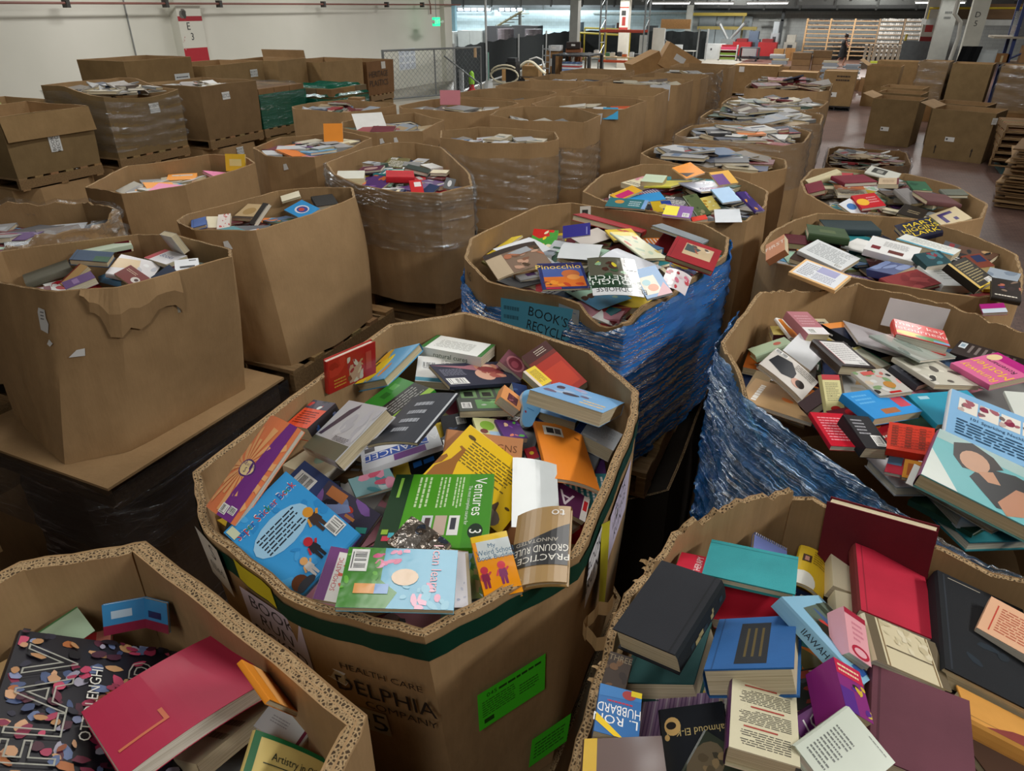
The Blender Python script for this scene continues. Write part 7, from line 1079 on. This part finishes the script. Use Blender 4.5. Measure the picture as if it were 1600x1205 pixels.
simple('cart', 'grey cart with a white side panel beside the trolley shelf', 'cart', (-6.7, 53.0, 0), [('frame', [(-.62, -.55, 0, .6, .1, .8, '4a4c50'), (.55, .62, 0, .6, .1, .8, '4a4c50'), (-.62, .62, 0, .6, .15, .22, '3a3c40'), (-.6, .6, 0, .6, .78, .84, '5a5c60')], 'paint'), ('panel', [(-.45, .45, -.02, 0, .32, .78, 'b8b8bc')], 'plain')] + [('wheel', [('tube', [(x, -.03, .07), (x, .03, .07)], .07, '222224')], 'paint') for x in (-.5, .5)])
for k, (x, lb) in enumerate(((-7.6, 'red machine housing behind the trolley shelf'), (-5.9, 'red machine housing right of the grey cart'))): simple('machine', lb, 'machine', (x, 55.6, 0), [('housing', [(-.6, .6, 0, .9, .2, 1.05, 'b0282c'), (-.4, .3, .1, .8, 1.05, 1.25, '8a2a2c')], 'paint'), ('base', [(-.6, .6, 0, .9, 0, .2, '3a3a3c')], 'paint')], 0, 'red machines at the far wall')
simple('twin_arm_press', 'pale machine raising two arms in a V above the white cabinet', 'machine', (-8.6, 56.2, 0), [('body', [(-.5, .5, -.3, .4, 0, 1.2, '8a9090')], 'paint'), ('arm', [('tube', [(-.1, 0, 1.2), (-.8, 0, 2.2)], .1, 'b0b4b4')], 'metal_paint'), ('arm', [('tube', [(.1, 0, 1.2), (.95, 0, 2.25)], .1, 'b0b4b4')], 'metal_paint'), ('head', [(-1.0, -.7, -.1, .1, 2.15, 2.3, '7a8082')], 'metal_paint'), ('head', [(.85, 1.2, -.1, .1, 2.2, 2.35, '5a6062')], 'metal_paint')])
for k, (x, w_, h_, c, lb) in enumerate(((-7.0, .9, 1.7, '5c6c80', 'blue-grey machine behind the red housings'), (-5.6, .5, 2.3, 'a4acb0', 'tall pale cabinet of a machine at the far wall'), (-4.5, .8, 1.5, 'b0aea4', 'rounded beige machine left of the racks'), (-10.6, .6, 1.25, '2a2a2c', 'black cabinet beside the screened booth'))):
    simple('machine', lb, 'machine', (x, 56.4 if k < 3 else 54, 0), [('housing', [(-w_ / 2, w_ / 2, 0, .8, 0, h_ * .7, c), (-w_ * .35, w_ * .35, .1, .7, h_ * .7, h_, c)], 'paint'), ('control_panel', [(-w_ * .2, w_ * .2, -.02, 0, h_ * .45, h_ * .6, '3a3e42')], 'paint')], 0, 'machines along the far wall')
for k, (x, h_) in enumerate(((-5.0, .7), (-4.3, .75), (-3.9, .55))): simple('carton_stack_box', 'brown box on the floor %s the racks' % ('left of', 'closest to', 'in front of')[k], 'cardboard box', (x, 55, 0), [('box_shell', [(-.32, .32, -.3, .3, 0, h_, ('b08858', 'a87e50', '9c7a52')[k])], 'cardboard')], 4 * k, 'brown boxes by the far racks')
# machine litter on the far left of the racks, pipes on the wall
for k, (x0, x1, z, c, lb) in enumerate(((-12.2, -7.9, 2.62, 'a8943c', 'yellow overhead rail on the far wall, upper'), (-11.2, -7.0, 1.75, '8a7c40', 'yellow overhead rail on the far wall, lower'))): simple('crane_rail', lb, 'rail', (0, 58.2 - .5 * k, 0), [('rail', [(x0, x1, 0, .15, z, z + .2, c)], 'paint'), ('post', [(x0 + .1, x0 + .25, 0, .15, 0, z, '6a6440')], 'paint'), ('post', [(x1 - .25, x1 - .1, 0, .15, 0, z, '6a6440')], 'paint')], 0, 'yellow rails at the far wall')
simple('sliding_panel_row', 'row of pale sliding panels on the far wall between the yellow rails', 'panel', (-9.6, 58.9, 0), [('panel', [(-1.9 + 1.3 * k, -.65 + 1.3 * k, .88, .94, 0, 2.6, '9aa4a8')], 'paint') for k in range(3)])
simple('wall_duct', 'dark vertical duct on the far wall above the machines', 'duct', (-5.5, 59, 0), [('duct', [(-.1, .1, 0, .2, .8, 3.4, '3a3e40')], 'paint'), ('elbow', [(-1.6, .1, 0, .2, 2.3, 2.4, '8a8e8a')], 'paint')])
# plywood board, screened booth, benches
simple('plywood_board', 'blank plywood board hung above the dark screened booth', 'board', (-11.1, 50, 0), [('board', [(-.95, .95, 0, .04, 1.95, 2.5, 'c89a66')], 'wood'), ('post', [(-1.0, -.92, 0, .08, 0, 2.0, '9aa0a2')], 'metal_paint'), ('post', [(1.5, 1.58, 0, .08, 0, 2.0, '9aa0a2')], 'metal_paint'), ('brace', [('tube', [(-.95, .04, 1.5), (.3, .04, .8)], .04, '9aa0a2')], 'metal_paint')])
simple('side_bench', 'white-topped bench with a small printer under the plywood board', 'bench', (-10.4, 49.0, 0), [('bench_top', [(-.9, .9, 0, .5, .72, .76, 'd0d0c8')], 'plain'), ('leg', [(-.85, -.8, 0, .05, 0, .72, '6a6c6e')], 'paint'), ('leg', [(.8, .85, 0, .05, 0, .72, '6a6c6e')], 'paint')])
simple('printer', 'white printer standing on the white-topped bench', 'printer', (-10.6, 49.2, .762), [('body', [(-.25, .25, -.15, .15, 0, .32, 'c8ccce')], 'paint'), ('tray', [(-.2, .2, -.22, -.15, .02, .06, 'a0a4a8')], 'paint')])
# pallet rack frame with red beams
def upright(x, y, h): return [('tube', [(x, y, 0), (x, y, h)], .045, '8e9496'), ('tube', [(x, y + .9, 0), (x, y + .9, h)], .045, '8e9496')] + [('tube', [(x, y, z), (x, y + .9, z + (.5 if k % 2 else 0))], .02, '8e9496') for k, z in enumerate((.3, .9, 1.5, 2.1, 2.7, 3.2))]
simple('pallet_rack', 'bare pallet rack frame with a red beam before the screened fence', 'rack', (-12.9, 40, 0), [('upright_frame', upright(0, 0, 3.5), 'metal_paint'), ('upright_frame', upright(2.4, 0, 3.5), 'metal_paint'), ('beam', [(0, 2.4, -.04, .04, 2.0, 2.12, 'b0402c')], 'paint'), ('beam', [(0, 2.4, .86, .94, 2.0, 2.12, 'b0402c')], 'paint'), ('beam', [(0, 2.4, -.04, .04, .55, .67, 'c8502c')], 'paint'), ('ladder_panel', [(2.2, 2.6, -.02, 0, .8, 1.9, 'b4b8b8')], 'paint')])
simple('white_board', 'white board leaning beside the rack frame', 'board', (-10.1, 41.5, 0), [('board', [(-.3, .35, 0, .04, 1.0, 2.2, 'd4d4cc')], 'plain'), ('leg', [(-.28, -.24, 0, .04, 0, 1.0, '8a8a88')], 'paint'), ('leg', [(.3, .34, 0, .04, 0, 1.0, '8a8a88')], 'paint')])
simple('work_table', 'plywood work table with tools in front of the rack frame', 'table', (-11.9, 38.4, 0), [('table_top', [(-1.3, 1.5, 0, .9, .86, .92, 'c0a880')], 'wood')] + [('leg', [(x, x + .08, y, y + .08, 0, .86, '7a6a50')], 'wood') for x in (-1.25, 1.35) for y in (.02, .8)])
rr = random.Random(21)
for k in range(9): simple('tool_box', ('red tool case', 'white jug', 'grey tray', 'green crate', 'white carton', 'dark tin', 'orange case', 'pale tub', 'black case')[k] + ' on the plywood work table', 'tool', (-13.0 + .32 * k, 38.7 + .2 * (k % 2), .922), [('body', [(-.11, .11, -.1, .1, 0, (.14, .26, .08, .16, .18, .2, .12, .2, .14)[k], ('b03a2c', 'd8d8d4', '9a9c9e', '4a7a58', 'd0c8b8', '3a3a3c', 'c8622c', 'c8ccd0', '2a2a2c')[k])], 'paint'), ('lid', [(-.08, .08, -.07, .07, (.14, .26, .08, .16, .18, .2, .12, .2, .14)[k], (.16, .29, .1, .18, .2, .23, .14, .22, .16)[k], '8a8a88')], 'paint')], 0, 'tools on the plywood work table')
t = simple('skid_table', 'black slatted skid table standing among the far cartons', 'table', (-12.9, 35.6, 0), [('top_slat', [(-1.0 + .25 * k, -.82 + .25 * k, 0, 2.2, 1.05, 1.12, '1e1f21')], 'paint') for k in range(8)] + [('leg', [(x, x + .14, y, y + .14, 0, 1.05, '18191b')], 'paint') for x in (-1.0, .85) for y in (0, 2.0)])
simple('poster_stack', 'stack of white and blue print rolls beneath the black skid table', 'paper', (-13.0, 36.0, 0), [('sheets', [(-.5, .4, 0, .5, .3 + .08 * k, .37 + .08 * k, ('d8dce4', '6a86b8', 'c8ccd4', 'b04a48')[k % 4]) for k in range(6)], 'plain')])
for k, (x, y, w_, h_, c, lb) in enumerate(((-14.5, 37.5, .7, 1.2, '9a7650', 'tall brown box beside the hand truck'), (-14.4, 37.4, .6, .25, 'ccd0d4', 'white box on the tall brown one'), (-13.6, 38.0, .8, 1.3, '8a5a40', 'reddish box behind the black skid table'), (-13.6, 37.9, .7, .3, '3a3230', 'dark bundle on the reddish box'), (-14.9, 35.0, .6, .75, 'a88456', 'open brown box left of the hand truck'), (-15.6, 34.2, .7, .5, 'b08a5c', 'low brown box beside the coiled hose'))):
    z0 = {1: 1.202, 3: 1.302}.get(k, 0); simple('box', lb, 'box', (x, y, z0), [('box_shell', [(-w_ / 2, w_ / 2, -.3, .3, 0, h_, c)], 'cardboard'), ('paper_label', [(-.1, .1, -.305, -.3, h_ * .4, h_ * .7, 'd8d8d4')], 'plain')], 5 * k, 'boxes by the screened fence')
t = thing('hand_truck', 'silver hand truck standing by the screened fence', 'hand truck', (-14.5, 36.3, 0)); 
for x in (-.2, .2): mb = MB(); mb.tube([(x, 0, .1), (x, .05, 1.5)], .03, 'b8bcc0'); mb.build('rail', ['metal_paint'], t); mb = MB(); mb.tube([(x - .03, .05, .13), (x + .03, .05, .13)], .13, '2a2a2c'); mb.build('wheel', ['paint'], t)
mb = MB(); [mb.box(-.2, .2, -.01, .02, z, z + .05, 'b8bcc0') for z in (.4, .7, 1.0, 1.3)]; mb.box(-.22, .22, -.3, 0, .03, .06, 'a0a4a8'); mb.build('crossbars', ['metal_paint'], t)
t = thing('vacuum_pump', 'black pump with a white coiled hose beside the gate', 'pump', (-14.4, 32.0, 0)); mb = MB(); mb.box(-.25, .25, -.25, .25, 0, 1.0, '1c1d20'); mb.box(-.2, .2, -.2, .2, 1.0, 1.15, '26282c'); mb.build('body', ['paint'], t); mb = MB(); mb.tube([(-.3 - .7 * math.cos(a), -.3, .35 + .35 * math.sin(a) + .02 * a) for a in [i * .35 for i in range(26)]], .04, 'c8c0a8'); mb.build('hose', ['paint'], t)
simple('low_cart', 'low cart carrying a cream hose and brown boxes by the fence', 'cart', (-13.6, 32.6, 0), [('deck', [(-.6, .9, -.3, .4, .3, .36, '5a4a3a')], 'wood'), ('load', [(-.5, .3, -.2, .3, .36, .8, 'a08058')], 'cardboard'), ('hose', [('tube', [(-.6 + .1 * i, -.3, .75 + .25 * math.sin(i * .33)) for i in range(14)], .06, 'd4ccb4')], 'paint'), ('wheel', [('tube', [(-.5, -.3, .15), (-.5, -.2, .15)], .15, '202022')], 'paint'), ('wheel', [('tube', [(.7, -.3, .15), (.7, -.2, .15)], .15, '202022')], 'paint')])
t = thing('mop_bucket', 'blue-grey bucket with a tall curved handle by the fence', 'bucket', (-13.9, 33.6, 0)); mb = MB(); mb.grid([[(.24 * s * math.cos(6.28 * i / 12), .24 * s * math.sin(6.28 * i / 12), z) for i in range(12)] for s, z in ((.8, 0), (1, .7), (1.05, .75))], '5a6488', 0, True); mb.build('bucket', ['paint'], t); mb = MB(); mb.tube([(-.5, 0, .6), (-.35, 0, 1.0), (0, 0, 1.1), (.3, 0, 1.0), (.4, 0, .7)], .04, 'd0d0cc'); mb.build('handle', ['paint'], t)
t = thing('snow_shovel', 'white snow shovel leaning on the fence post', 'shovel', (-14.7, 30.0, 0)); mb = MB(); mb.tube([(0, .05, .35), (-.1, .25, 1.45)], .03, '6a9488'); mb.build('shaft', ['paint'], t); mb = MB(); mb.grid([[(-.22 + .11 * i, -.05 + .04 * abs(i - 2) / 2, .02), (-.2 + .1 * i, .02 + .04 * abs(i - 2) / 2, .25), (-.1 + .05 * i, .05, .42)] for i in range(5)], 'd8dce0'); mb.build('scoop', ['paint'], t)
t = thing('bollard_cone', 'red cone wrapped in a lime safety vest beside the gate', 'cone', (-14.95, 28.9, 0)); mb = MB(); mb.grid([[(s * math.cos(6.28 * i / 10), s * math.sin(6.28 * i / 10), z) for i in range(10)] for s, z in ((.2, 0), (.19, .05), (.12, .08), (.1, .3))], 'c02c2c', 0, True); mb.build('cone_base', ['paint'], t); mb = MB(); mb.grid([[(s * math.cos(6.28 * i / 10), s * math.sin(6.28 * i / 10), z) for i in range(10)] for s, z in ((.12, .28), (.13, .5), (.1, .72), (.03, .8))], '9ad838', 0, True); mb.build('vest', ['plain'], t)
simple('plastic_chair_back', 'white plastic panel standing by the gate post', 'panel', (-15.15, 28.2, 0), [('panel', [(-.16, .16, 0, .06, .04, .9, 'd4d8dc'), (-.16, .3, -.3, .06, 0, .06, 'c4c8cc')], 'paint')])
# beyond the fence, left bay
for k, (x, h_, c, lb) in enumerate(((-23.6, 2.0, '26282c', 'dark tall cabinet beyond the fence, left of the wrapped rolls'), (-21.6, 2.05, '202226', 'dark tall cabinet beyond the fence, between the wrapped rolls'), (-28.2, 1.6, '8a8e8c', 'grey panel cabinet beyond the gate'), (-25.9, 1.7, '7c8282', 'grey wide cabinet beyond the gate'), (-31.0, 1.45, '6a7070', 'grey open cabinet at the left of the far bay'))):
    simple('tall_cabinet', lb, 'cabinet', (x, 50, 0), [('body', [(-1.0, 1.0, 0, .9, 0, h_, c)], 'paint'), ('door', [(-.95, -.03, -.03, 0, .1, h_ - .1, c)], 'paint'), ('door', [(.03, .95, -.03, 0, .1, h_ - .1, c)], 'paint')], 0, 'cabinets beyond the fence')
for k, (x, lb) in enumerate(((-21.9, 'film-wrapped roll standing beyond the fence, left one'), (-19.9, 'film-wrapped roll standing beyond the fence, right one'))):
    t = thing('wrapped_roll', lb, 'roll', (x, 47.5, 0), 0, 'wrapped rolls beyond the fence'); mb = MB(); mb.grid([[(.55 * math.cos(6.28 * i / 14), .5 * math.sin(6.28 * i / 14), z) for i in range(14)] for z in (0, 1.0, 1.9)], '4c4048', 0, True); mb.face([(.55 * math.cos(6.28 * i / 14), .5 * math.sin(6.28 * i / 14), 1.9) for i in range(14)], '5a4c54'); mb.build('roll_core', ['plain'], t); mb = MB(); rr = random.Random(k); mb.grid([[((.6 + rr.uniform(-.04, .04)) * math.cos(6.28 * i / 20), (.55 + rr.uniform(-.04, .04)) * math.sin(6.28 * i / 20), z * 1.95 / 8) for i in range(20)] for z in range(9)], 'ffffff', 0, True); mb.build('film', ['film_clear'], t, R(80))
simple('stair', 'dark steel stair flight rising behind the tall cabinets', 'stair', (-26.5, 55, 0), [('step', [(-.6 + .42 * k, -.1 + .42 * k, 0, 1.6, 1.5 + .2 * k, 1.56 + .2 * k, '5a5444') for k in range(7)], 'paint'), ('side_rail', [('tube', [(-.6, 0, 1.4), (2.5, 0, 2.9)], .08, '6c6448')], 'paint'), ('support', [(2.2, 2.4, 0, .2, 0, 2.7, '4a4a44')], 'paint')])
simple('blue_post', 'pale blue square post beyond the fence under the windows', 'post', (-29.4, 54, 0), [('post', [(-.15, .15, 0, .3, 0, 3.3, '7a9aa4')], 'paint')])
for k, (x, y, c, lb) in enumerate(((-19.5, 55, '6a7a84', 'grey machine under the far left windows'), (-17.4, 56, '8a9aa4', 'pale machine with a screen beyond the fence'), (-15.8, 54, '5a3028', 'rust red machine beyond the fence'), (-14.0, 55.5, '4a5052', 'dark machine left of the plywood board'))):
    simple('machine', lb, 'machine', (x, y, 0), [('housing', [(-.7, .7, 0, .9, 0, 1.6, c), (-.4, .3, 0, .6, 1.6, 2.2 - .2 * (k % 2), c)], 'paint'), ('window_panel', [(-.25, .25, -.02, 0, 1.0, 1.4, 'b8c8d0')], 'plain')], 0, 'machines beyond the fence')
for k, (xa, ya, xb, yb, z, lb) in enumerate(((-17.2, 50, -13.2, 47, 1.95, 'yellow guard rail beyond the fence, higher'), (-17.0, 48.5, -13.0, 45.5, 1.7, 'yellow guard rail beyond the fence, lower'))):
    t = thing('guard_rail', lb, 'rail', (0, 0, 0), 0, 'yellow guard rails'); mb = MB(); mb.tube([(xa, ya, z), (xb, yb, z)], .06, 'c8b430'); mb.build('rail', ['paint'], t)
    for s in (0, .5, 1): mb = MB(); mb.tube([(xa + (xb - xa) * s, ya + (yb - ya) * s, 0), (xa + (xb - xa) * s, ya + (yb - ya) * s, z)], .05, 'b8a42c'); mb.build('post', ['paint'], t)
# tipped boxes lying over the far end of the long row
simple('tipped_case', 'large pale case lying tipped on the far cartons', 'cardboard box', (-4.6, 20.8, 1.62), [('box_shell', [(-.5, .5, -.4, .4, 0, .6, 'c09a6c')], 'cardboard'), ('paper_label', [(-.2, .1, -.403, -.4, .3, .45, 'dcdcd8')], 'plain')], 20).rotation_euler.y = R(28)
simple('tipped_case', 'second pale case leaning against the tipped one', 'cardboard box', (-5.2, 20.5, 1.55), [('box_shell', [(-.4, .4, -.35, .35, 0, .5, 'b08a5c')], 'cardboard')], 35).rotation_euler.y = R(-24)
for k, (x, y) in enumerate(((-4.9, 20.6), (-4.2, 20.9))): case('TC%d' % k, 'tall carton under the tipped cases, %s one' % ('left', 'right')[k], x, y, 0, 1.5, .5, .5, .1, (), 140 + k, '86653f', lid=True)
# red floor: stacks between the cartons and the racks
for k, (x, y, z0, w_, h_, lb) in enumerate(((-2.4, 38, 0, .8, 1.35, 'left stack of brown book cases before the racks'), (-1.55, 38.2, 0, .8, 1.45, 'right stack of brown book cases before the racks'))):
    simple('case_stack', lb, 'cardboard box', (x, y, z0), [('carton', [(-w_ / 2, w_ / 2, -.3, .3, q * h_ / 5, (q + .96) * h_ / 5, ('8a6c4c', '7a6044', '94765a')[q % 3])], 'cardboard') for q in range(5)], 0, 'stacks of book cases before the racks')
rr = random.Random(31)
for k, (x, y, z0, n, lb) in enumerate(((-3.05, 34, 1.0, 6, 'small pile of grey books on the floor pallet left'), (-1.05, 36, .4, 10, 'pile of grey books before the walking person'), (-.2, 36.5, .4, 8, 'lower pile of books right of the walking person'), (.75, 36, .5, 9, 'pile of pale books with a lime cover on top'))):
    mb = MB()
    for q in range(n): a = rr.uniform(-.1, .1); mb.box(-.3 + a, .3 + a, -.2, .2, q * .075, q * .075 + .07, rr.choice(['a8acb0', '8a9098', 'c8c8c4', '7a848c', 'b0a890']) if not (k == 3 and q == n - 1) else 'c8d048')
    t = thing('book_pile', lb, 'books', (x, y, z0), 0, 'book piles on the red floor'); mb.build('books', ['plain'], t); mb = MB(); mb.box(-.5, .5, -.4, .4, -z0, -.002, '8a6a48'); mb.build('case_below', ['cardboard'], t)
simple('pallet_row', 'row of upright pallets laid along the rack foot at the right', 'pallet', (2.2, 50, 0), [('slat', [(-2 + .25 * k, -1.85 + .25 * k, -.4, .4, .3, 1.25, 'b0a898')], 'wood') for k in range(14)] + [('base_board', [(-2.1, 1.6, -.5, .5, 0, .3, '5a4c3c')], 'wood')])
# right edge: black leaning bundle, grey panels, blue rack
t = thing('folded_tarp', 'black folded panel leaning on the grey column at the right', 'panel', (3.0, 28.3, 0)); mb = MB(); mb.grid([[(-.30 + .5 * (z / 1.9) * .5 + .55 * i / 4, -.1 + .05 * (i % 2), .35 + z) for i in range(5)] for z in (0, .6, 1.2, 1.75)], '17181a'); mb.grid([[(-.30 + .5 * (z / 1.9) * .5 + .55 * i / 4, .02 + .05 * (i % 2), .35 + z) for i in range(5)] for z in (0, .6, 1.2, 1.75)], '17181a'); mb.build('panel', ['dark_screen'], t); mb = MB(); mb.tube([(-.2, -.12, 0), (-.12, -.12, 1.0)], .03, '202124'); mb.tube([(.3, -.12, 0), (.36, -.12, 1.0)], .03, '202124'); mb.build('leg', ['paint'], t)
simple('grey_sheet_stack', 'grey metal sheets standing before the dim column', 'panel', (2.3, 37.6, 0), [('sheet', [(-.7 + .06 * k, .5 + .06 * k, .08 * k, .08 * k + .03, .1, 1.9 - .08 * k, '6a7074')], 'metal_paint') for k in range(4)] + [('base', [(-.8, .8, -.1, .5, 0, .1, '4a4a4a')], 'paint')], -8)
simple('grey_sheet_stack', 'pale grey cabinet side right of the black leaning panel', 'cabinet', (3.62, 28.3, 0), [('side', [(-.3, .3, 0, .5, 0, 2.0, 'a0a6a6')], 'paint'), ('door', [(-.26, .26, -.02, 0, .1, 1.9, 'a8aeae')], 'paint')], -8)
simple('yellow_post', 'thin yellow guard post before the racks at the right', 'post', (1.7, 40, 0), [('post', [('tube', [(0, 0, 0), (.1, 0, 2.1)], .05, 'c8b43a')], 'paint')])
simple('pallet_rack', 'blue pallet rack at the right edge with wrapped goods', 'rack', (4.45, 29.4, 0), [('upright', [(-.05, .05, 0, .08, 0, 3.6, '2c3a6c')], 'paint'), ('upright', [(.9, 1.0, 0, .08, 0, 3.6, '2c3a6c')], 'paint'), ('upright', [(-.05, .05, 1.2, 1.28, 0, 3.6, '2c3a6c')], 'paint'), ('shelf_board', [(-.6, 1.6, -.1, 1.3, 2.3, 2.36, 'b0a898')], 'wood'), ('shelf_board', [(-.6, 1.6, -.1, 1.3, 1.55, 1.6, 'a08a70')], 'wood'), ('brace', [('tube', [(0, .04, 1.7), (.9, .04, 2.2)], .03, '2c3a6c')], 'paint')])
simple('wrapped_goods', 'grey film-wrapped load on the upper shelf of the blue rack', 'wrapped load', (4.85, 29.9, 2.362), [('load', [(-.45, .6, -.35, .4, 0, .7, '7c7e80')], 'cover_shiny'), ('film', [(-.47, .62, -.37, .42, .01, .72, 'ffffff')], 'film_clear')])
for k, x in enumerate((3.3, 4.0, 4.5)): simple('shelf_box', ('small brown box on the middle shelf of the blue rack', 'rolled brown paper upright on the middle shelf', 'red and brown box on the middle shelf, right one')[k], 'box', (x + .95, 29.6, 1.602), [('box_shell', [(-.2, .2, -.2, .2, 0, (.25, .5, .3)[k], ('9a7048', 'b08860', '8a5a40')[k])], 'cardboard'), ('tape', [(-.03, .03, -.203, -.2, 0, .2, 'c8b890')], 'plain')], 0, 'boxes on the blue rack')
for k, (x, y, z, lb) in enumerate(((4.2, 36, 2.5, 'mezzanine ledge with yellow rail at the far right'),)):
    simple('mezzanine', lb, 'mezzanine', (x, y, 0), [('slab', [(-2.0, 6, 0, 3, 2.55, 2.75, 'c4c8c4')], 'paint'), ('rail', [('tube', [(-2, 0, 3.15), (6, 0, 3.15)], .04, 'c8b030')], 'paint'), ('post', [(5.6, 5.9, 0, .3, 0, 2.55, '8a8c88')], 'paint'), ('stored_goods', [(-1.4, -.4, 1, 2, 2.76, 3.2, '6a5440'), (.2, 1.6, 1, 2, 2.76, 3.3, '8a6a4c')], 'paint')] + [('post', [(x0, x0 + .05, 0, .05, 2.75, 3.15, 'c8b030')], 'paint') for x0 in (-2, 0, 2, 4)])
